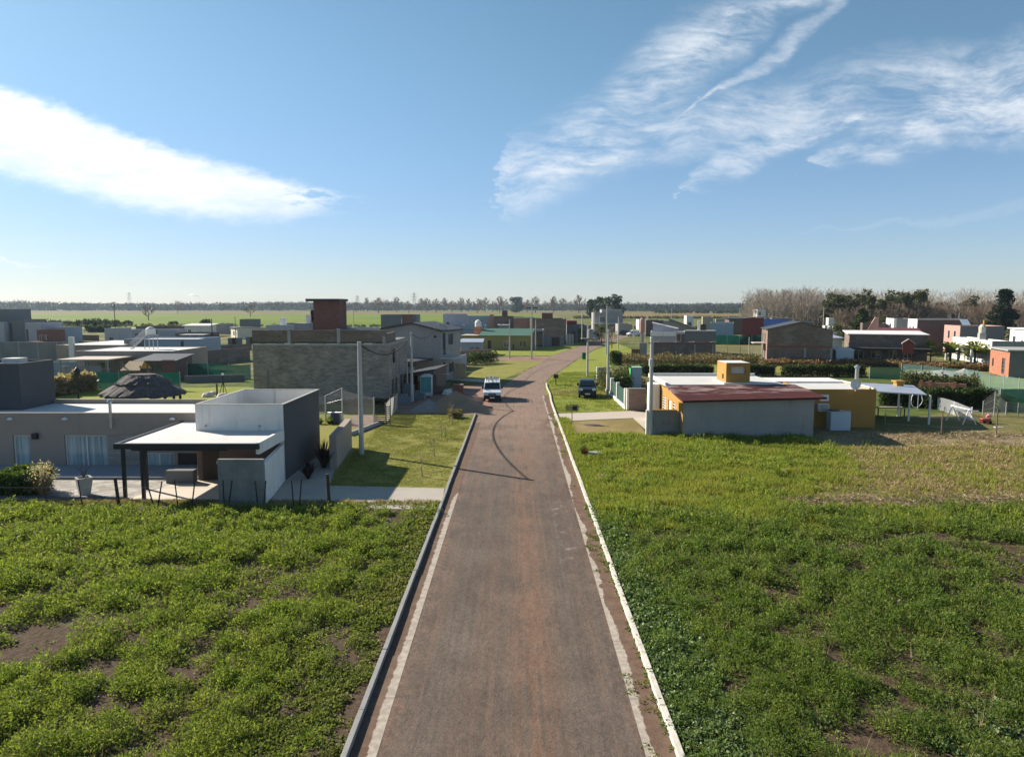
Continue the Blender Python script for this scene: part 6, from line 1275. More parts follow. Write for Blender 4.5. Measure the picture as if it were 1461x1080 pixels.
b = G(892, 478.5); vehicle('parked_car', 'dark car before the small grey house right of the street end', 'car', (b.x, b.y, 0), R(80), car_prof, (-1.22, 1.2), 1.74, (.85, 1.55, .22), NAVY, ((-1.1, 1.04), (-.48, 1.44)), [[(-.8, 1.02), (1.3, 1.05), (1.0, 1.40), (-.3, 1.42)]], bumper=.3, wheel_r=.3)
b = G(904, 480); vehicle('parked_van', 'small white van left of the pink water tower', 'van', (b.x, b.y, 0), R(-70), van_prof, (-1.45, 1.4), 1.80, (.95, 1.93, .14), bpy.data.materials['van_white'], ((-1.58, 1.22), (-1.02, 1.80)), [[(-1.3, 1.2), (-.2, 1.2), (-.2, 1.76), (-.85, 1.76)]], bumper=.38)
# far lattice pylons
def pylon(u, vt, Y, label):
    z = P(u, vt, Y).z; t = thing('lattice_pylon', label, 'pylon', (XU(u, Y), Y, 0), 0, 'far power line pylons'); s = MB(); w0, w1 = z * .09, z * .025
    def c(k, f): w = w0 + (w1 - w0) * f; return Vector(((-1, 1, 1, -1)[k] * w, (-1, -1, 1, 1)[k] * w, z * f))
    for k in range(4):
        s.tube([c(k, 0), c(k, 1)], .22, 4)
        for i in range(7): s.tube([c(k, i / 7), c((k + 1) % 4, (i + 1) / 7)], .12, 4)
    s.build('tower', m_dark_grey_wall, t); s = MB()
    for f in (.62, .76, .9): s.tube([(-z * .17, 0, z * f), (z * .17, 0, z * f)], .3, 4)
    s.build('arms', m_dark_grey_wall, t)
pylon(591, 417.5, 1450, 'taller lattice pylon above the bare field trees'); pylon(510, 421.5, 1750, 'smaller lattice pylon right of the brick tank tower'); pylon(185, 417, 2100, 'thin distant mast above the left treeline')
# ---------------------------------------------------------------- vegetation
RNG = np.random.RandomState(11)
def leaf_mesh(name, pos, ax, side, mat, parent=None, loc=None, kind=None, tri=False):
    """One small diamond (or triangle) per leaf."""
    n = len(pos)
    if tri: v = np.stack([pos - side, pos + side, pos + ax], 1); k = 3
    else: v = np.stack([pos, pos + ax * .5 + side, pos + ax, pos + ax * .5 - side], 1); k = 4
    v = v.reshape(-1, 3).astype(np.float32); me = bpy.data.meshes.new(name); me.vertices.add(n * k); me.vertices.foreach_set('co', v.ravel())
    me.loops.add(n * k); me.loops.foreach_set('vertex_index', np.arange(n * k, dtype=np.int32)); me.polygons.add(n)
    me.polygons.foreach_set('loop_start', np.arange(0, n * k, k, dtype=np.int32)); me.update(calc_edges=True); me.materials.append(mat)
    o = bpy.data.objects.new(name, me); COL.objects.link(o)
    if parent is not None: o.parent = parent
    if loc is not None: o.location = loc
    if kind: o['kind'] = kind
    return o
def unit(v): return v / np.maximum(1e-6, np.linalg.norm(v, axis=-1, keepdims=True))
def leaves_at(cen, dirs, length, width, droop=0.0):
    ax = unit(dirs) * length[:, None]; r = unit(np.cross(ax, RNG.normal(size=ax.shape))); return cen, ax, r * width[:, None]
def project(x, y, z=0.0):
    """world -> photo pixel (to keep plants to the part of the ground the photograph shows, with a margin)"""
    m = np.array(_rot.inverted()); d = m @ np.stack([x, y, np.full_like(x, z) - CAM_H]); return CX + F * d[0] / -d[2], CY - F * d[1] / -d[2]
def inpoly(x, y, poly):
    c = np.zeros(len(x), bool); n = len(poly)
    for i in range(n):
        (x1, y1), (x2, y2) = poly[i], poly[(i + 1) % n]
        t = ((y1 > y) != (y2 > y)) & (x < (x2 - x1) * (y - y1) / (y2 - y1 + 1e-12) + x1); c ^= t
    return c
def sample(x0, x1, y0, y1, n, density=None, margin=140):
    x, y = RNG.uniform(x0, x1, n), RNG.uniform(y0, y1, n); u, v = project(x, y); k = (u > -margin) & (u < 1461 + margin) & (v < 1080 + 260)
    if density is not None: k &= RNG.rand(n) < density(x, y)
    return x[k], y[k]
def clumps(name, x, y, rad, hgt, per, llen, lwid, mat, upright=.6, kind='stuff'):
    """Leafy clumps: leaves fill a dome over each point."""
    d = np.hypot(x, y); lod = np.clip(d / 16.0, 1.0, 2.6)
    cnt = np.maximum(6, (per / lod ** 1.35 * (rad / rad.mean()) ** 1.5)).astype(int); idx = np.repeat(np.arange(len(x)), cnt); n = len(idx)
    th = RNG.uniform(0, 2 * np.pi, n); r = np.sqrt(RNG.rand(n)); dome = 1 - r ** 2 * .8; hz = RNG.rand(n) ** .6 * dome
    jag = 1 + .35 * np.sin(th * 3 + idx * 1.7)
    p = np.stack([x[idx] + r * jag * rad[idx] * np.cos(th), y[idx] + r * jag * rad[idx] * np.sin(th), hz * hgt[idx] * .9], 1)
    dirs = np.stack([np.cos(th) * r, np.sin(th) * r, np.full(n, upright)], 1) + RNG.normal(size=(n, 3)) * .55
    s = lod[idx] ** .8; c, ax, sd = leaves_at(p, dirs, llen * s * RNG.uniform(.6, 1.4, n), lwid * s * RNG.uniform(.6, 1.4, n))
    return leaf_mesh(name, c, ax, sd, mat, kind=kind)
def blades(name, x, y, h, w, per, mat, lean=.5, kind='stuff', spread=.08):
    d = np.hypot(x, y); lod = np.clip(d / 28.0, 1.0, 3.0); idx = np.repeat(np.arange(len(x)), per); n = len(idx)
    p = np.stack([x[idx] + RNG.normal(size=n) * spread * lod[idx], y[idx] + RNG.normal(size=n) * spread * lod[idx], np.zeros(n)], 1)
    dirs = np.stack([RNG.normal(size=n) * lean, RNG.normal(size=n) * lean, np.ones(n)], 1); hh = (h[idx] if not np.isscalar(h) else h) * RNG.uniform(.5, 1.3, n)
    c, ax, sd = leaves_at(p, dirs, hh, np.full(n, w) * lod[idx] * RNG.uniform(.7, 1.3, n)); return leaf_mesh(name, c, ax, sd, mat, kind=kind, tri=True)
L_WEED = MLEAF('weed_leaf', [(.125, .175, .026), (.185, .215, .040), (.24, .245, .07)], .52, ns=.9)
L_WEED_D = MLEAF('weed_leaf_dark', [(.098, .150, .028), (.148, .190, .040), (.20, .225, .065)], .52, ns=.9)
L_CLOVER = MLEAF('clover_leaf', [(.12, .18, .05), (.155, .205, .075), (.26, .30, .18)], .32, rough=.45)
L_LOW = MLEAF('low_weed', [(.15, .18, .035), (.18, .19, .05), (.21, .20, .08)], .4)
L_GRASS = MLEAF('long_grass', [(.205, .24, .036), (.27, .27, .052), (.33, .30, .09)], .48)
L_DRY = MLEAF('dry_grass', [(.37, .26, .14), (.29, .22, .105), (.44, .34, .21)], .22)
L_HAY = MLEAF('cut_hay', [(.29, .22, .145), (.20, .145, .09), (.38, .30, .21)], .2)
L_HEDGE = MLEAF('hedge_leaf', [(.030, .052, .014), (.050, .074, .020), (.085, .10, .035)], .35)
L_BUSH = MLEAF('bush_leaf', [(.075, .09, .028), (.11, .115, .04), (.15, .13, .055)], .3)
L_SCRUB = MLEAF('scrub_leaf', [(.19, .135, .07), (.13, .13, .045), (.26, .18, .10)], .3)
L_TREE = MLEAF('tree_leaf', [(.028, .050, .022), (.045, .065, .028), (.06, .075, .035)], .3, ns=.05)
L_FAR = MLEAF('far_leaf', [(.020, .030, .024), (.036, .044, .034), (.055, .055, .04)], .25, ns=.01)
L_PINE = MLEAF('pine_leaf', [(.055, .065, .024), (.085, .085, .035), (.12, .105, .05)], .25, ns=.08)
L_CYP = MLEAF('cypress_leaf', [(.010, .024, .014), (.018, .034, .018), (.03, .045, .025)], .2)
L_PALM = MLEAF('palm_leaf', [(.17, .20, .04), (.22, .23, .055), (.27, .26, .08)], .5)
BARK = M('bark_grey', (.22, .185, .15), var=.3, fine=5); TWIG = M('twig_grey', (.36, .30, .235), var=.25); TWIG_B = M('twig_brown', (.25, .18, .125), var=.25); BARK_D = M('bark_dark', (.09, .068, .05), var=.3)

# bare patches in the foreground (photo columns/rows, radii in metres)
PATCH_L = [(70, 905, 1.9, 1.0), (20, 940, 1.5, .8), (115, 890, 1.2, .8), (150, 950, .9, .6), (260, 960, .7, .4), (440, 925, .5, 1.1), (425, 970, .5, 1.0), (500, 840, .35, 1.2), (520, 815, .35, 1.0), (330, 990, .7, .45), (160, 1005, .8, .4), (265, 880, .5, .3)]
PATCH_R = [(1250, 965, .8, .5), (1340, 950, 1.0, .5), (1375, 985, .9, .4), (1270, 1000, .6, .4), (1440, 1055, .8, .5), (1165, 812, .6, .4), (1365, 852, .6, .4), (1310, 795, 1.6, .5), (1430, 780, 1.6, .6)]
def patchmask(x, y, lst):
    k = np.zeros_like(x)
    nz = (fbm(x * 1.5, y * 1.5, 5) - .5) * 1.5
    for u, v, a, b in lst:
        g = G(u, v); k = np.maximum(k, np.clip(1.5 - np.hypot((x - g.x) / a, (y - g.y) / b) / (1.0 if lst is PATCH_L else .8) + nz, 0, 1))
    return k
def d_left(x, y):
    fr = np.clip((32.6 + (fbm(x * .5, x * 0, 19) - .5) * 2.5 - y) / .8, 0, 1)
    n = fbm(x * .8, y * .8, 1); d = np.clip((n - .34) * 5, .05, 1) * (1 - .97 * patchmask(x, y, PATCH_L))
    strip = np.clip((-3.9 - x - .35 * (34 - y) * .25) / 1.0 + (n - .5) * 2.0, .04, 1)          # low growth beside the kerb
    return d * np.where(y < 30, strip, 1.0) * fr
x, y = sample(-27, -3.85, 9.5, 33.6, 6800, d_left)
n1 = fbm(x * .55, y * .55, 9); rad = RNG.uniform(.18, .42, len(x)) * (.7 + n1 * .65); hgt = RNG.uniform(.24, .62, len(x)) * (.5 + n1 * 1.0)
clumps('weeds', x, y, rad, hgt, 230, .075, .0115, L_WEED)
def d_lowl(x, y): return np.clip((fbm(x * 1.3, y * 1.3, 3) - .30 - .10 * (x > -6.5)) * 3, 0, .9) * (1 - .95 * patchmask(x, y, PATCH_L))
x, y = sample(-27, -3.85, 9.5, 33.9, 22000, d_lowl)
clumps('ground_cover', x, y, RNG.uniform(.08, .2, len(x)), RNG.uniform(.04, .12, len(x)), 22, .06, .022, L_LOW, upright=.35)
def d_kerbl(x, y): return np.clip((fbm(x * 1.1, y * .6, 21) - .43) * 5, 0, 1)
x, y = sample(-6.2, -3.78, 9.5, 33.9, 4200, d_kerbl)
clumps('ground_cover', x, y, RNG.uniform(.08, .2, len(x)), RNG.uniform(.05, .16, len(x)), 34, .06, .026, L_LOW, upright=.4)
# right plot: dark weeds near, pale clover along the kerb, long grass behind
def clover_zone(x, y): return np.clip((5.6 + (fbm(x * .5, y * .5, 31) - .5) * 2.6 - x) / .7 - np.clip((y - 24) / 6, 0, 1) * 1.2, 0, 1)
def hayband(x, y):
    c = 33.9 + (fbm(x * .3, x * 0, 61) - .5) * 1.2; return np.clip(1.25 - np.abs(y - c) / (.7 + 1.2 * fbm(x * .7, y * 1.4, 62)), 0, 1) * np.clip((x - 12.5) / 2, 0, 1)
def d_right(x, y):
    n = fbm(x * .8, y * .8, 2); return np.clip((n - .34) * 5, .05, 1) * (1 - .96 * patchmask(x, y, PATCH_R)) * (1 - .85 * clover_zone(x, y)) * np.clip((33.3 + (fbm(x * .3, y * .3, 33) - .5) * 5 - y) / 2.0, 0, 1) * (1 - .9 * hayband(x, y))
x, y = sample(3.7, 29, 9.5, 38.5, 9500, d_right)
n1 = fbm(x * .55, y * .55, 14); rad = RNG.uniform(.18, .40, len(x)) * (.7 + n1 * .65); hgt = RNG.uniform(.24, .58, len(x)) * (.5 + n1 * 1.0)
clumps('weeds', x, y, rad, hgt, 210, .075, .0115, L_WEED_D)
def d_clover(x, y):
    light = np.clip((fbm(x * .7, y * .7, 41) - .52) * 6, 0, 1) * np.clip((19 - y) / 4, 0, 1) * .8
    return np.clip(clover_zone(x, y) * (.35 + fbm(x * 1.5, y * 1.5, 6)), 0, 1) * .95 + light * .5
x, y = sample(3.5, 24, 9.5, 34, 30000, d_clover)
clumps('clover', x, y, RNG.uniform(.10, .22, len(x)), RNG.uniform(.07, .22, len(x)), 42, .062, .034, L_CLOVER, upright=.4)
x, y = sample(2.85, 3.42, 10, 70, 420, lambda a, b: np.clip((fbm(a * .5, b * .35, 44) - .48) * 8, 0, 1)); clumps('gutter_weeds', x, y, RNG.uniform(.05, .13, len(x)), RNG.uniform(.03, .1, len(x)), 26, .05, .016, L_LOW, upright=.5)
def d_lowr(x, y): return np.clip((fbm(x * 1.3, y * 1.3, 8) - .36) * 3, 0, .8) * (1 - .95 * patchmask(x, y, PATCH_R))
x, y = sample(3.65, 29, 9.5, 34.5, 18000, d_lowr)
clumps('ground_cover', x, y, RNG.uniform(.08, .2, len(x)), RNG.uniform(.04, .12, len(x)), 20, .06, .022, L_LOW, upright=.35)
def dryness(x, y): return np.clip((x - 13.0 - (y - 34) * .45 + (fbm(x * .25, y * .25, 51) - .5) * 12) / 4, 0, 1) * np.clip((y - 32) / 2.5, 0, 1)
def d_grass(x, y):
    bare = np.clip((y - 47.3 - (x < 21) * 5 - (fbm(x * .4, y * .4, 23) - .5) * 3) / 1.2, 0, 1); return np.clip((.45 + fbm(x * .7, y * .7, 4)) * (1 - bare), 0, 1) * (1 - .9 * dryness(x, y)) * (1 - hayband(x, y)) * (x > 3.75)
x, y = sample(3.7, 40, 29.5, 52.3, 46000, d_grass); h = .08 + .62 * fbm(x * .8, y * .8, 71) ** 2.2
blades('long_grass', x, y, h, .016, 9, L_GRASS, lean=.45)
def d_dry(x, y): return dryness(x, y) * np.clip((fbm(x * .9, y * 1.6, 77) - .30) * 3, .1, .9) * np.clip((48.5 - y) / 1.5, .12, 1) * (1 - hayband(x, y))
x, y = sample(12, 42, 32.5, 54, 34000, d_dry); blades('dry_grass', x, y, .08 + .22 * fbm(x * .6, y * .6, 79), .014, 7, L_DRY, lean=.9)
x, y = sample(12, 40, 32.5, 54, 4000, lambda a, b: d_dry(a, b) * .7); blades('long_grass', x, y, .10 + .16 * fbm(x * .6, y * .6, 80), .015, 6, L_GRASS, lean=.6)
x, y = sample(11, 32, 31.4, 37, 26000, lambda a, b: hayband(a, b)); n = len(x)
p = np.stack([x, y, RNG.rand(n) * .22 * fbm(x * 1.1, y * 1.8, 90)], 1); dirs = RNG.normal(size=(n, 3)) * np.array([1, 1, .35]); c, ax, sd = leaves_at(p, dirs, RNG.uniform(.15, .4, n), np.full(n, .014)); leaf_mesh('cut_hay', c, ax, sd, L_HAY, kind='stuff')
def d_hay2(x, y): return np.clip((fbm(x * .35, y * .8, 95) - .50) * 6, 0, 1) * np.clip((x - 19) / 3, 0, 1)
x, y = sample(16, 40, 48.5, 53.5, 9000, d_hay2); n = len(x); p = np.stack([x, y, RNG.rand(n) * .14], 1); c, ax, sd = leaves_at(p, RNG.normal(size=(n, 3)) * np.array([1, 1, .3]), RNG.uniform(.2, .5, n), np.full(n, .018)); leaf_mesh('cut_hay', c, ax, sd, L_HAY, kind='stuff')
x, y = sample(3.8, 34, 30, 52, 2600, lambda a, b: d_grass(a, b) * (1 - dryness(a, b)) * np.clip((fbm(a * .4, b * .4, 75) - .42) * 6, 0.04, 1)); clumps('long_grass', x, y, RNG.uniform(.2, .55, len(x)), RNG.uniform(.18, .5, len(x)), 190, .10, .012, MLEAF('tussock', [(.16, .22, .030), (.22, .26, .045), (.28, .27, .07)], .48), upright=1.0)
# lawn texture: short tufts on the near lawns
LL = [G(u, v).xy for u, v in [(633, 697), (676, 590), (560, 591), (540, 612), (505, 645), (470, 693)]]
x, y = sample(-14, -3.7, 37, 64, 26000, lambda a, b: inpoly(a, b, LL) * np.clip((fbm(a, b, 13) - .25) * 3, .1, 1)); blades('lawn_tufts', x, y, .05 + .05 * fbm(x, y, 3), .010, 5, MLEAF('lawn_blade', [(.15, .17, .030), (.20, .195, .05), (.25, .21, .08)], .4), lean=.7)
RL = [G(u, v).xy for u, v in [(786, 589), (903, 586.5), (872, 552), (862, 531), (802, 531), (778, 549)]]
x, y = sample(3.5, 13, 62, 112, 16000, lambda a, b: inpoly(a, b, RL) * np.clip((fbm(a * .7, b * .7, 16) - .3) * 3, .1, 1)); blades('lawn_tufts', x, y, .06 + .08 * fbm(x, y, 3), .012, 5, MLEAF('lawn_blade_bright', [(.15, .20, .025), (.20, .225, .04), (.23, .21, .06)], .4), lean=.6)
x, y = sample(3.6, 4.3, 30, 60, 1500); blades('long_grass', x, y, np.full(len(x), .22), .014, 9, L_GRASS, lean=.5)
x, y = sample(-25, -4, 33.4, 34.2, 1800, lambda a, b: np.clip((fbm(a, b, 18) - .3) * 3, 0, 1)); blades('dry_grass', x, y, np.full(len(x), .16), .012, 8, L_DRY, lean=.8)

x, y = sample(-27, -4.2, 10, 33, 1500, d_left); blades('dry_stalks', x, y, .35 + .35 * RNG.rand(len(x)), .007, 4, L_DRY, lean=.4)
x, y = sample(4.2, 30, 10, 33, 1500, d_right); blades('dry_stalks', x, y, .35 + .35 * RNG.rand(len(x)), .007, 4, L_DRY, lean=.4)
# ---- hedges, shrubs, tufts
def leaf_box(name, label, cat, a, c, w, h, n, size, mat, group=None, rough=.25, trunkmat=None):
    """Clipped or wild hedge between two ground points."""
    a, c = Vector((a[0], a[1], 0)), Vector((c[0], c[1], 0)); d = c - a; L = d.length
    s = RNG.rand(n) * L; t_ = RNG.rand(n) * w; zz = RNG.rand(n) ** .7
    top = h * (1 - rough + rough * 1.6 * fbm(s * .9, t_ * 2, int(L * 7) % 97)); p = np.stack([s, t_ + (RNG.rand(n) - .5) * .15, zz * top], 1)
    dirs = RNG.normal(size=(n, 3)) + np.stack([np.zeros(n), (t_ / w - .5) * 2, (zz - .3) * 1.5], 1)
    q, ax, sd = leaves_at(p, dirs, size * RNG.uniform(.6, 1.5, n), size * .38 * RNG.uniform(.6, 1.4, n)); o = leaf_mesh(name, q, ax, sd, mat); o.location = a; o.rotation_euler = (0, 0, math.atan2(d.y, d.x)); return tag(o, label, cat, group)
leaf_box('hedge', 'dark clipped hedge left of the ochre tank tower', 'hedge', (XU(917, 97), 97), (XU(1021, 97), 97), 1.3, 1.5, 9000, .2, L_HEDGE)
leaf_box('hedge', 'short dark hedge immediately right of the ochre tank tower', 'hedge', (XU(1070, 97), 97), (XU(1111, 97), 97), 1.3, 1.5, 4200, .2, L_HEDGE)
leaf_box('hedge', 'long dark hedge behind the white roofs of the ochre house', 'hedge', (XU(1123, 96), 96), (XU(1242, 96), 96), 1.3, 1.6, 9500, .2, L_HEDGE)
leaf_box('hedge', 'dark shaded hedge behind the tin carport', 'hedge', G(1256, 579), G(1334, 583), 1.6, 1.75, 6500, .2, L_HEDGE, rough=.4)
leaf_box('hedge', 'dark shaded hedge behind the white mesh fence panel', 'hedge', G(1322, 584), G(1424, 585), 1.8, 1.9, 8000, .22, L_HEDGE, rough=.4)
a, c = G(-30, 711), G(52, 709); leaf_box('hedge', 'low green shrub hedge on the gravel at the left edge', 'hedge', a, c, 1.7, 1.25, 9000, .13, MLEAF('shrub_leaf', [(.05, .085, .016), (.085, .115, .022), (.13, .14, .03)], .4), rough=.4)
leaf_box('bush', 'long wild bush hiding the orange brick wall in the back yard', 'bush', G(1288, 552), G(1398, 556), 2.2, 1.5, 4200, .24, L_BUSH, rough=1.0)
leaf_box('bush', 'dark trimmed bush beside the road on the right verge', 'bush', (XU(873, 115), 115), (XU(889, 115), 115), 1.6, 2.2, 1600, .25, L_HEDGE, rough=.3)
leaf_box('bush', 'wild olive green bushes behind the green panel fence', 'bush', G(872, 560), G(912, 548), 2.0, 2.0, 3200, .24, L_BUSH, rough=.8)
leaf_box('bush', 'dark green bush between the panel fence and the green cabin', 'bush', G(893, 560), G(903, 556), 1.4, 1.9, 1500, .2, L_HEDGE, rough=.6)
leaf_box('bush', 'dark bushes at the end of the pinkish brick wall', 'bush', G(668, 522), G(712, 518), 1.8, 2.0, 2500, .26, L_HEDGE, rough=.8)
leaf_box('scrub', None, None, (XU(885, 117), 117), (XU(1092, 117), 117), 7, 1.3, 8500, .32, L_SCRUB, rough=1.0)['kind'] = 'stuff'
leaf_box('scrub', None, None, (XU(1088, 114.5), 114.5), (XU(1300, 112), 112), 4, .85, 7500, .32, MLEAF('rust_scrub', [(.24, .135, .075), (.17, .125, .055), (.30, .19, .105)], .3), rough=1.0)['kind'] = 'stuff'
leaf_box('scrub', None, None, (XU(1290, 109), 109), (XU(1420, 104), 104), 3, .9, 6000, .3, bpy.data.materials['rust_scrub'], rough=1.0)['kind'] = 'stuff'
leaf_box('scrub', None, None, (XU(440, 60), 68.3), (XU(556, 69), 68.6), .9, .5, 2500, .2, L_BUSH, rough=.8)['kind'] = 'stuff'
leaf_box('reeds', 'band of tall beige dry grass behind the black lamp post', 'tall grass', (XU(66, 74), 74), (XU(132, 80), 80), 2.6, 2.0, 6000, .42, MLEAF('reed', [(.34, .25, .165), (.27, .20, .125), (.38, .3, .2)], .4), rough=.5)
for i, (u0, u1, Y, h, l) in enumerate(((60, 78, 335, 4.2, 'leftmost rounded bush at the edge of the green field'), (84, 96, 345, 3.0, 'small low bush in the field edge, second from left'), (104, 116, 330, 4.0, 'dark bush left of the short timber pole at the field edge'), (116, 136, 325, 5.6, 'widest bush right of the short timber pole at the field edge'), (138, 148, 335, 4.2, 'low bush between the widest bush and the tall timber pole'), (150, 164, 330, 4.4, 'bush just left of the tall timber pole'), (172, 180, 345, 3.2, 'small bush right of the tall timber pole'), (285, 293, 340, 4.6, 'dark rounded bush behind the small white house'), (240, 246, 350, 2.6, 'tiny dark bush in the field behind the lilac row house'))):
    leaf_box('bush', l, 'bush', (XU(u0, Y), Y), (XU(u1, Y), Y), 5, h * .62, 900, .75, L_TREE, 'bushes along the green field', rough=.8)
leaf_box('bush', 'wide dark cypress hedge in the field edge left of the tall timber pole', 'bush', (XU(118, 260), 260), (XU(148, 260), 260), 4, 2.3, 1800, .6, L_TREE, rough=.7)
def tuft(name, label, cat, loc, n, h, w, mat, lean, arch=.0, group=None, plumes=None):
    """Grassy or sword-leaved tuft: arching leaves from one root."""
    t = thing(name, label, cat, loc, 0, group); th = RNG.uniform(0, 2 * np.pi, n); ln = RNG.rand(n) * lean; out = np.stack([np.cos(th), np.sin(th), np.zeros(n)], 1)
    L = h * RNG.uniform(.6, 1.1, n); segs = 3; pts = [out * .08 * RNG.rand(n)[:, None]]
    for s in range(segs):
        a = ln * (.6 + arch * s); dv = out * np.sin(a)[:, None] + np.array([0, 0, 1]) * np.cos(a)[:, None]; pts.append(pts[-1] + dv * (L / segs)[:, None])
    side = np.stack([-np.sin(th), np.cos(th), np.zeros(n)], 1); ws = [w * .7, w, w * .6, .002]
    v = np.stack([q for p, k in zip(pts, ws) for q in (p - side * k, p + side * k)], 1); m = 2 * (segs + 1); b = MB(); b.v = [tuple(q) for q in v.reshape(-1, 3)]
    b.f = [(i * m + 2 * s, i * m + 2 * s + 1, i * m + 2 * s + 3, i * m + 2 * s + 2) for i in range(n) for s in range(segs)]; b.build('leaves', mat, t)
    if plumes:
        k = 400; e = RNG.randint(0, n, k); p = pts[-1][e] * np.array([.7, .7, 1.0]) + RNG.normal(size=(k, 3)) * np.array([.06, .06, .12]) + np.array([0, 0, plumes]); q, ax, sd = leaves_at(p, RNG.normal(size=(k, 3)) + np.array([0, 0, .6]), np.full(k, .13), np.full(k, .03)); leaf_mesh('plumes', q, ax, sd, MLEAF('plume', [(.50, .40, .30), (.42, .33, .25)], .4), t)
    return t
tuft('fountain_grass', 'dry fountain grass with pale plumes beside the green shrub hedge', 'ornamental grass', G(61, 707), 420, 1.15, .014, L_DRY, 1.25, .35, plumes=.45)
tuft('flax_plant', 'dark purple sword leaved plant beside the taupe wall, left driveway', 'plant', G(462, 668), 110, 1.7, .05, MLEAF('flax_leaf', [(.035, .018, .020), (.05, .024, .024), (.07, .04, .035)], .2, rough=.4), .95, .3)
tuft('flax_plant', 'lower dark purple plant nearest the white tower corner', 'plant', G(440, 683), 80, 1.15, .045, bpy.data.materials['flax_leaf'], 1.05, .3)
tuft('weed_plant', 'tall rust coloured weed beside the concrete block in the grass', 'plant', G(834, 652), 130, .75, .03, MLEAF('rust_leaf', [(.13, .06, .03), (.10, .07, .03)], .3), .8, .2)
tuft('weed_plant', 'yellowish green weed clump standing out in the right grass', 'plant', G(1112, 682), 240, .65, .02, MLEAF('lime_leaf', [(.22, .25, .05), (.17, .22, .04)], .45), .9, .2)
for i, (u, v, s_, l) in enumerate(((457, 605, .6, 'left leafy plant in the garden by the white tower'), (470, 605, .7, 'right leafy plant next to the dark blue barrel'))): tuft('garden_plant', l, 'plant', G(u, v), 120, s_, .05, L_WEED, 1.2, .3)
# ---- trees
def branch_tree(seed, h, r, mat, spread=.5, first=.3, nb=14, twigs=8, up=.6, wtw=.03):
    """Leafless tree: trunk, limbs and a haze of twigs."""
    rng = random.Random(seed); tr, cr = MB(), MB(); pts = [Vector((0, 0, 0))]
    for i in range(1, 6): pts.append(Vector((rng.uniform(-1, 1) * h * .012 * i, rng.uniform(-1, 1) * h * .012 * i, h * i / 5 * .94)))
    tr.tube(pts, [r, r * .85, r * .65, r * .45, r * .25, r * .06], 6)
    def at(f):
        k = min(4, int(f * 5)); return pts[k].lerp(pts[k + 1], f * 5 - k)
    for i in range(nb):
        f = first + (1 - first) * (i + rng.random()) / nb * .95; p = at(f); a = rng.uniform(0, 6.283); L = h * spread * (1.15 - f) * rng.uniform(.7, 1.2); d = Vector((math.cos(a), math.sin(a), up + rng.uniform(-.1, .5))).normalized()
        q = p + d * L * .55; e = q + (d + Vector((0, 0, .5))).normalized() * L * .45; rr = r * .36 * (1.1 - f); cr.tube([p, q, e], [rr, rr * .6, rr * .12], 4, cap=False)
        for j in range(twigs):
            g = rng.uniform(.25, 1.0); s = p.lerp(q, g / .55) if g < .55 else q.lerp(e, (g - .55) / .45); dd = (d + Vector((rng.uniform(-1, 1), rng.uniform(-1, 1), rng.uniform(-.1, 1.1))) * .8).normalized(); l2 = L * rng.uniform(.25, .5)
            m = s + dd * l2 * .6; cr.tube([s, m, m + (dd + Vector((rng.uniform(-.5, .5), rng.uniform(-.5, .5), .4))).normalized() * l2 * .5], [wtw, wtw * .7, wtw * .2], 3, cap=False)
            for _ in range(2):
                d3 = (dd + Vector((rng.uniform(-1, 1), rng.uniform(-1, 1), rng.uniform(-.2, 1)))).normalized(); cr.tube([m, m + d3 * l2 * .45], [wtw * .6, wtw * .2], 3, cap=False)
    return tr, cr
def tree_thing(name, label, loc, tr, cr, tm, cm, group=None):
    t = thing(name, label, 'tree', loc, 0, group); tr.build('trunk', tm, t); cr.build('crown', cm, t, smooth=False); return t
def leafy_tree(name, label, loc, h, rx, n, size, mat, shape='round', base=.25, group=None, tm=None, seed=0):
    t = thing(name, label, 'tree', loc, 0, group); rs = np.random.RandomState(seed); rng = random.Random(seed); tr = MB(); tr.tube([(0, 0, 0), (h * .01, 0, h * .4), (0, h * .01, h * .9)], [h * .022, h * .016, h * .004], 7)
    for k in range(7): a = rng.uniform(0, 6.28); f = rng.uniform(.3, .75); tr.tube([(0, 0, h * f), (rx * .55 * math.cos(a), rx * .55 * math.sin(a), h * (f + .12))], [h * .008, h * .002], 5)
    tr.build('trunk', tm or BARK_D, t)
    m = 26 if shape == 'round' else 40; zc = rs.uniform(0, 1, m); z = h * (base + (1 - base) * zc)
    if shape == 'round': rr = rx * np.sqrt(np.clip(1 - ((zc - .5) / .56) ** 2, 0.02, 1))
    elif shape == 'cone': rr = rx * (1.02 - zc) ** .75
    else: rr = rx * np.clip(1.05 - zc ** 2, .1, 1)
    a = rs.uniform(0, 6.283, m); q = np.sqrt(rs.rand(m)) * .85; c = np.stack([rr * q * np.cos(a), rr * q * np.sin(a), z], 1); cr_ = (rx * .34) * rs.uniform(.6, 1.25, m) * (1 if shape == 'round' else .8)
    i = rs.randint(0, m, n); d = unit(rs.normal(size=(n, 3))); p = c[i] + d * (cr_[i] * rs.rand(n) ** .4)[:, None] * np.array([1, 1, .75]); p[:, 2] = np.clip(p[:, 2], h * base * .6, h)
    q_, ax, sd = leaves_at(p, d + rs.normal(size=(n, 3)) * .7, size * rs.uniform(.6, 1.5, n), size * .42 * rs.uniform(.6, 1.4, n)); leaf_mesh('crown', q_, ax, sd, mat, t); return t
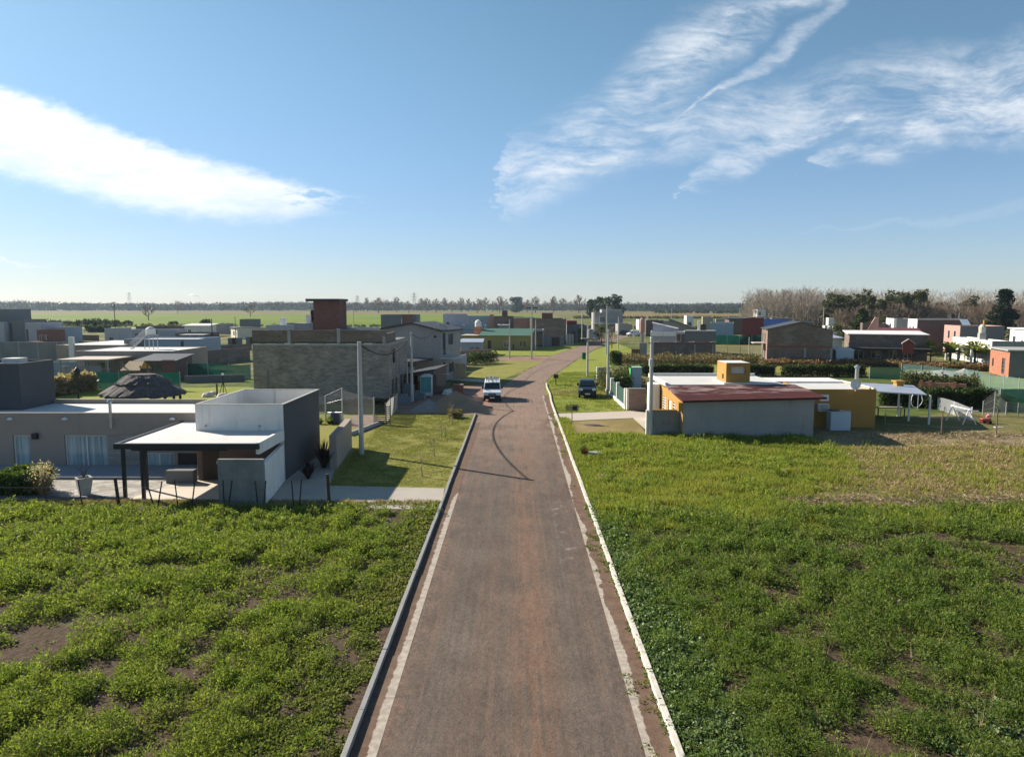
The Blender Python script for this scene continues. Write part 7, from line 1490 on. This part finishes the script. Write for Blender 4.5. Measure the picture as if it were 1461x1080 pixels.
# saplings on the left lawn
for i, (u, v, vt_, l) in enumerate(((602, 680, 645, 'thin leafless sapling nearest the left driveway'), (619.5, 651, 622, 'thin leafless sapling second from the driveway'), (630, 624.5, 601, 'thin leafless sapling in the middle of the left lawn'), (635.5, 624.5, 606, 'short thin sapling just right of the middle sapling'), (645, 607, 572, 'taller leafless sapling close to the sand heap'))):
    b = G(u, v); h = P(u, vt_, b.y).z; tr, cr = branch_tree(40 + i, h, .04, TWIG, .45, .4, 10, 3, .9, .013); tree_thing('sapling', l, b, tr, cr, TWIG_B, TWIG, 'leafless saplings on the left lawn')
leaf_box('weed_plant', 'low dry bushy plant at the foot of the sand heap', 'plant', G(642, 598), G(661, 597), 1.2, .7, 900, .14, L_SCRUB, rough=.9)
for u, v, h, l in ((790, 537, 1.6, None),):
    pass
tr, cr = branch_tree(60, 3.6, .05, TWIG, .5, .2, 12, 4, .9, .012); tree_thing('sapling', 'bare young tree before the long stained grey wall at left', (XU(60, 110), 110, 0), tr, cr, TWIG_B, TWIG_B)
for i, (u, vb, h, l) in enumerate(((868, 500, 5.5, 'brownish bare street tree behind the tall right verge pole'), (873, 497, 4.6, 'shorter bare street tree right of the brownish bare one'))):
    b = G(u, vb); tr, cr = branch_tree(70 + i, h, .12, TWIG_B, .55, .25, 16, 7, .6, .03); tree_thing('bare_tree', l, b, tr, cr, BARK_D, TWIG_B)
leafy_tree('street_tree', 'small olive green tree beside the street end before the wide grey house', G(858, 489), 5.2, 2.2, 700, .35, L_BUSH, seed=3)
leafy_tree('street_tree', 'slim yellowish green tree before the low dark porch house', G(829.5, 491), 4.0, 1.1, 500, .3, MLEAF('yellow_leaf', [(.14, .14, .04), (.18, .16, .05)], .4), seed=4)
# palms
for i, (u, vb, h, l) in enumerate(((1320, 519, 3.7, 'leftmost of the three small palms behind the teal net'), (1355, 519, 3.7, 'middle one of the three small palms behind the teal net'), (1390, 520, 3.9, 'rightmost of the three small palms behind the teal net'))):
    b = G(u, vb); t = thing('palm_tree', l, 'palm', b, 0, 'three small palms'); MB().tube([(0, 0, 0), (.05, 0, h * .3), (0, 0, h * .56)], [.2, .17, .15], 8).build('trunk', BARK_D, t); n = 42; pos, axs, sds = [], [], []
    for k in range(n):
        a = RNG.uniform(0, 6.283); el = RNG.uniform(-.05, 1.25); L = RNG.uniform(2.4, 3.1); o_ = np.array([math.cos(a) * math.cos(el), math.sin(a) * math.cos(el), math.sin(el)]); sdv = np.array([-math.sin(a), math.cos(a), 0]); p = np.array([0, 0, h * .55])
        for s_ in range(9):
            f = s_ / 8; c = p + o_ * L * f + np.array([0, 0, -.38 * f * f * L])
            for sg in (-1, 1):
                pos.append(c); ax = (sdv * sg * .8 + o_ * .7 + np.array([0, 0, -.25])); axs.append(ax / np.linalg.norm(ax) * .85 * (1 - .5 * f)); sds.append(o_ * .16)
    leaf_mesh('fronds', np.array(pos), np.array(axs), np.array(sds), L_PALM, t)
# big dark cypress at the right, small conifer, eucalyptus
leafy_tree('cypress_tree', 'large dark evergreen tree at the right edge of the wood', (XU(1433, 205), 205, 0), 14.0, 4.7, 6500, .55, L_CYP, 'egg', .06, seed=8)
leafy_tree('conifer_tree', 'green conifer standing before the wood, left of the pale chimney', (XU(1232, 205), 205, 0), 8.6, 3.2, 2600, .5, MLEAF('conifer_leaf', [(.03, .05, .014), (.045, .065, .018), (.06, .08, .025)], .3), 'egg', .05, seed=9)
leafy_tree('conifer_tree', 'low olive conifer right of the pale chimney', (XU(1264, 215), 215, 0), 6.5, 2.4, 1500, .5, L_BUSH, 'egg', .05, seed=10)
leafy_tree('bush_tree', 'yellowish bush before the poplars right of the brick gable house', (XU(1201, 200), 200, 0), 4.2, 2.4, 900, .5, L_BUSH, 'round', .05, seed=12)
for i, (u, Y, h, rx, l) in enumerate(((846, 520, 14, 5, 'low dark evergreen on the left of the eucalyptus group'), (858, 500, 15.5, 6, 'broad eucalyptus in the middle of the group at the street end'), (876, 480, 17.0, 6.5, 'tallest eucalyptus at the right of the street end group'))):
    leafy_tree('eucalyptus_tree', l, (XU(u, Y), Y, 0), h, rx, 2600, .95, L_TREE, 'round', .12, seed=20 + i)
# field trees, leafless, about a kilometre away, and one round evergreen among them
protos = []
for i in range(4):
    tr, cr = branch_tree(100 + i, 17.0, .5, BARK_D, .5, .22, 26, 9, .55, .22); protos.append((tr, cr))
PT_ = []
GRP = 'bare trees in the far field'
us = [508, 524, 540, 552, 566, 583, 602, 609, 622, 634, 645, 658, 668, 681, 692, 703, 713, 721, 752, 764, 778, 790, 803, 815, 826]
lab = 'leafless tree in the row along the far field'
for i, u in enumerate(us):
    Y = 1130 + 160 * math.sin(i * 2.3); loc = (XU(u, Y), Y, 0); s_ = 1.0 + .5 * abs(math.sin(i * 1.9))
    if i < 4:
        t = tree_thing('bare_tree', lab, loc, *protos[i], BARK_D, TWIG_B, GRP); t.scale = (s_,) * 3; PT_.append(t)
    else: dup(PT_[i % 4], loc, i * 1.3, None, s_)
leafy_tree('evergreen_tree', 'single large round evergreen tree on the far field', (XU(737, 1080), 1080, 0), 22, 12, 3000, 1.9, L_TREE, 'round', .12, seed=31)
for i, (u, Y, h, l) in enumerate(((211, 480, 11.5, 'lone leafless tree behind the white water tank on the green field'), (357, 640, 12.5, 'lone leafless tree on the field above the cream gabled house'), (253, 900, 17, 'tall thin leafless tree before the far left treeline'))):
    tr, cr = branch_tree(130 + i, h, .35, BARK_D, .62, .15, 22, 9, .5, .10); tree_thing('bare_tree', l, (XU(u, Y), Y, 0), tr, cr, BARK_D, TWIG_B)
# far treeline: reads as one mass
def treeline(name, n, xr, yr, hr, size, mat, per=70, seed=0, gap=.0):
    rs = np.random.RandomState(seed); x = rs.uniform(*xr, n); yy = rs.uniform(*yr, n); k = fbm(x * .004, yy * .002, seed); keep = k > gap; x, yy, k = x[keep], yy[keep], k[keep]; h = hr[0] + (hr[1] - hr[0]) * np.clip(k * 1.5 - .3, 0, 1) * rs.uniform(.6, 1.2, len(x)); i = np.repeat(np.arange(len(x)), per); m = len(i)
    d = unit(rs.normal(size=(m, 3))) * rs.rand(m)[:, None] ** .5; p = np.stack([x[i] + d[:, 0] * h[i] * .48, yy[i] + d[:, 1] * h[i] * .45, h[i] * (.48 + .5 * d[:, 2])], 1); q, ax, sd = leaves_at(p, rs.normal(size=(m, 3)), size * rs.uniform(.6, 1.5, m), size * .45 * rs.uniform(.6, 1.5, m)); return leaf_mesh(name, q, ax, sd, mat, kind='stuff')
treeline('treeline', 1300, (-1750, -250), (1480, 1700), (13, 26), 2.6, L_FAR, 60, 5)
treeline('treeline', 500, (-320, 560), (1500, 1700), (9, 20), 2.6, L_FAR, 60, 15)
treeline('treeline', 620, (-1500, 1300), (1750, 2000), (13, 24), 2.8, L_FAR, 55, 6)
treeline('treeline', 420, (180, 760), (1250, 1500), (9, 20), 2.4, L_FAR, 60, 7, .2)
treeline('treeline', 160, (190, 520), (930, 990), (3, 8), 1.8, L_TREE, 50, 8, .3)
treeline('field_hedgerow', 800, (-620, -20), (316, 334), (.4, 2.2), .5, L_BUSH, 30, 61, .12)
treeline('field_hedgerow', 500, (45, 330), (545, 565), (.6, 3), .8, L_BUSH, 30, 64, .1)
treeline('field_hedgerow', 120, (30, 110), (285, 310), (.8, 3.2), .6, L_BUSH, 40, 65, .2)
# wood on the right: poplars in front, each a tree; the rest behind one mass
POP = []
for i in range(4):
    tr, cr = branch_tree(200 + i, 17.5, .24, BARK, .30, .18, 26, 8, 1.35, .045); POP.append((tr, cr))
PG = 'bare poplars at the edge of the wood'; PL = 'tall leafless poplar standing in the edge of the wood'; PP = []
rng = random.Random(12); k = 0
for row in range(4):
    for j in range(24):
        u = 1062 + j * 5.6 + rng.uniform(-2.5, 2.5) + row * 1.3; Y = 288 + row * 13 + rng.uniform(-4, 4); loc = (XU(u, Y), Y, 0); s_ = rng.uniform(.82, 1.04) * (.86 if u < 1080 else 1.0)
        if k < 4: t = tree_thing('poplar_tree', PL, loc, *POP[k], BARK, TWIG, PG); t.scale = (s_,) * 3; PP.append(t)
        else: dup(PP[k % 4], loc, rng.uniform(0, 6.28), None, s_)
        k += 1
PR = []
RG = 'brown leafless trees of the wood'; RL_ = 'round brown leafless tree in the right part of the wood'
for i in range(3):
    tr, cr = branch_tree(300 + i, 12.5, .22, BARK, .55, .14, 30, 10, .7, .05); PR.append((tr, cr))
RR = []; k = 0
for row in range(3):
    for j in range(20):
        u = 1190 + j * 15 + rng.uniform(-5, 5) + row * 5; Y = 262 + row * 16 + rng.uniform(-5, 5); loc = (XU(u, Y), Y, 0); s_ = rng.uniform(.75, 1.0) * (1.0 if u > 1270 else .85)
        if k < 3: t = tree_thing('bare_tree', RL_, loc, *PR[k], BARK, TWIG_B, RG); t.scale = (s_,) * 3; RR.append(t)
        else: dup(RR[k % 3], loc, rng.uniform(0, 6.28), None, s_)
        k += 1
PN = []; PNL = 'dark olive pine among the bare trees of the wood'; PNG = 'pines in the wood'
for i, (rx, shp, b_) in enumerate(((3.6, 'round', .3), (3.0, 'egg', .25), (4.2, 'round', .38), (2.6, 'cone', .2))):
    PN.append(leafy_tree('pine_tree', PNL, (XU(1184 + i * 9, 272 + i * 5), 272 + i * 5, 0), 15.0, rx, 1500, .8, L_PINE, shp, b_, PNG, BARK, seed=41 + i)); PN[-1].scale = (.95, .95, .9)
rng = random.Random(21)
for i in range(27):
    u = 1190 + i * 5.6 + rng.uniform(-6, 6) if i < 24 else (1382, 1340, 1395)[i - 24]; Y = rng.uniform(262, 312); s_ = rng.uniform(.70, 1.02) * (.85 if i >= 24 else 1); dup(PN[rng.randrange(4)], (XU(u, Y), Y, 0), rng.uniform(0, 6.28), None, (s_ * rng.uniform(.9, 1.3), s_ * rng.uniform(.9, 1.3), s_ * rng.uniform(.9, 1.06)))
def wood_mass():
    rs = np.random.RandomState(77); n = 520; u = rs.uniform(1065, 1640, n); Y = rs.uniform(320, 420, n); x = np.array([XU(a, b) for a, b in zip(u, Y)]); h = np.where(u < 1200, rs.uniform(15, 19, n), rs.uniform(13, 18.5, n)); i = np.repeat(np.arange(n), 110); m = len(i)
    th = rs.uniform(0, 6.283, m); f = rs.rand(m) ** .8; r = (h[i] * .16) * np.sqrt(rs.rand(m)) * (1.15 - f * .7); p = np.stack([x[i] + r * np.cos(th), Y[i] + r * np.sin(th), h[i] * (.15 + .78 * f)], 1)
    dirs = np.stack([np.cos(th) * .5, np.sin(th) * .5, np.ones(m)], 1) + rs.normal(size=(m, 3)) * .25; q, ax, sd = leaves_at(p, dirs, rs.uniform(1.2, 3.2, m), rs.uniform(.03, .07, m)); leaf_mesh('bare_wood', q, ax, sd, TWIG, kind='stuff')
    tr = MB()
    for a, b, hh in zip(x, Y, h): tr.tube([(a, b, 0), (a + rs.uniform(-.4, .4), b, hh * .9)], [.2, .04], 4, cap=False)
    tr.build('wood_trunks', BARK)['kind'] = 'stuff'
wood_mass()
treeline('undergrowth', 260, (95, 260), (300, 345), (2.0, 6.5), .9, MLEAF('under_leaf', [(.10, .075, .045), (.07, .07, .03), (.13, .09, .05)], .2), 60, 9)
treeline('undergrowth', 120, (95, 245), (255, 275), (1.2, 3.2), .7, bpy.data.materials['under_leaf'], 60, 10)
# white buildings glimpsed in the wood and the water tank stand
t, W_, D_, h = flat_house('white walled house with gallery half hidden among the poplars', place(1081, 1168, Y=284, h=11.0), 2.2, m_white_wall, ops={'f': [(i * 1.5 + .4, i * 1.5 + 1.4, 8.4, 10.2, 'k0') for i in range(16)] }, cat='house') if False else (None,) * 4
for u0, u1, v0, v1, l in ((1081, 1093, 441.5, 451.5, 'white house end with small windows seen between the poplars'), (1103, 1168, 439.5, 443, 'long low white building line seen through the poplars')):
    Y = 286 if u1 - u0 < 20 else 380; z0, z1 = max(0, P(u0, v1, Y).z) if u1 - u0 < 20 else 0, P(u0, v0, Y).z; x0, x1 = XU(u0, Y), XU(u1, Y)
    t = thing('house', l, 'house', (x0, Y, 0)); ops = [(x1 * 0 + k * 1.9 + .5, k * 1.9 + 1.4, z1 - 2.4, z1 - 1.0) for k in range(int((x1 - x0) / 1.9))]
    b, r = flat_shell(x1 - x0, 5, z1, {'f': ops}); b.build('wall', m_white_wall, t); r.build('roof', m_flesh_roof, t)
    for o in ops: add_window(t, (0, 0), (1, 0), o, mull=0, frame=m_black_metal)
Yt = 210; t = thing('tank_tower', 'white box tank on a white pillared stand before the poplars', 'water tower', (XU(1187, Yt), Yt, 0)); z = lambda v: P(1187, v, Yt).z
MB().box(-.85, .85, 0, 1.6, z(464), z(453.5)).build('tank', m_white_wall, t)
for x in (-1.9, -.45, 1.1): MB().box(x, x + .9, 0, 1.4, 0, z(464.5)).build('pillar', m_white_wall, t)
# smoke far beyond the treeline
rs = np.random.RandomState(5); s = MB(); bm = bmesh.new()
for k in range(16):
    f = k / 15; q = Vector((f * 42 - 20, 0, 13 - abs(f - .35) * 14 + rs.uniform(-1, 1))); bmesh.ops.create_icosphere(bm, subdivisions=2, radius=1.4 + 1.6 * math.sin(f * 3.1), matrix=Matrix.Translation(q))
me = bpy.data.meshes.new('smoke'); bm.to_mesh(me); bm.free(); me.polygons.foreach_set('use_smooth', [True] * len(me.polygons)); sm = bpy.data.materials.new('smoke_white'); sm.use_nodes = True; T = NT(sm.node_tree); d = T.n('ShaderNodeBsdfTranslucent'); d.inputs[0].default_value = (.9, .9, .92, 1); e = T.n('ShaderNodeBsdfTransparent'); x_ = T.n('ShaderNodeMixShader'); x_.inputs[0].default_value = .55; T.l(e.outputs[0], x_.inputs[1]); T.l(d.outputs[0], x_.inputs[2]); o_ = T.n('ShaderNodeOutputMaterial'); T.l(x_.outputs[0], o_.inputs[0]); me.materials.append(sm); o = bpy.data.objects.new('smoke', me); COL.objects.link(o); q = P(278, 422, 2350); o.location = (q.x, q.y, q.z - 8); o['kind'] = 'stuff'

# ---------------------------------------------------------------- haze: one even box of air round everything
hz = MB().box(-3500, 3500, -150, 3200, -1.5, 75)
hm = bpy.data.materials.new('haze_air'); hm.use_nodes = True; T = NT(hm.node_tree); pv = T.n('ShaderNodeVolumePrincipled'); pv.inputs['Color'].default_value = (.66, .82, 1.0, 1); pv.inputs['Density'].default_value = .00009; pv.inputs['Anisotropy'].default_value = .25
o_ = T.n('ShaderNodeOutputMaterial'); T.l(pv.outputs[0], o_.inputs['Volume'])
o = hz.build('haze', hm); o['kind'] = 'stuff'
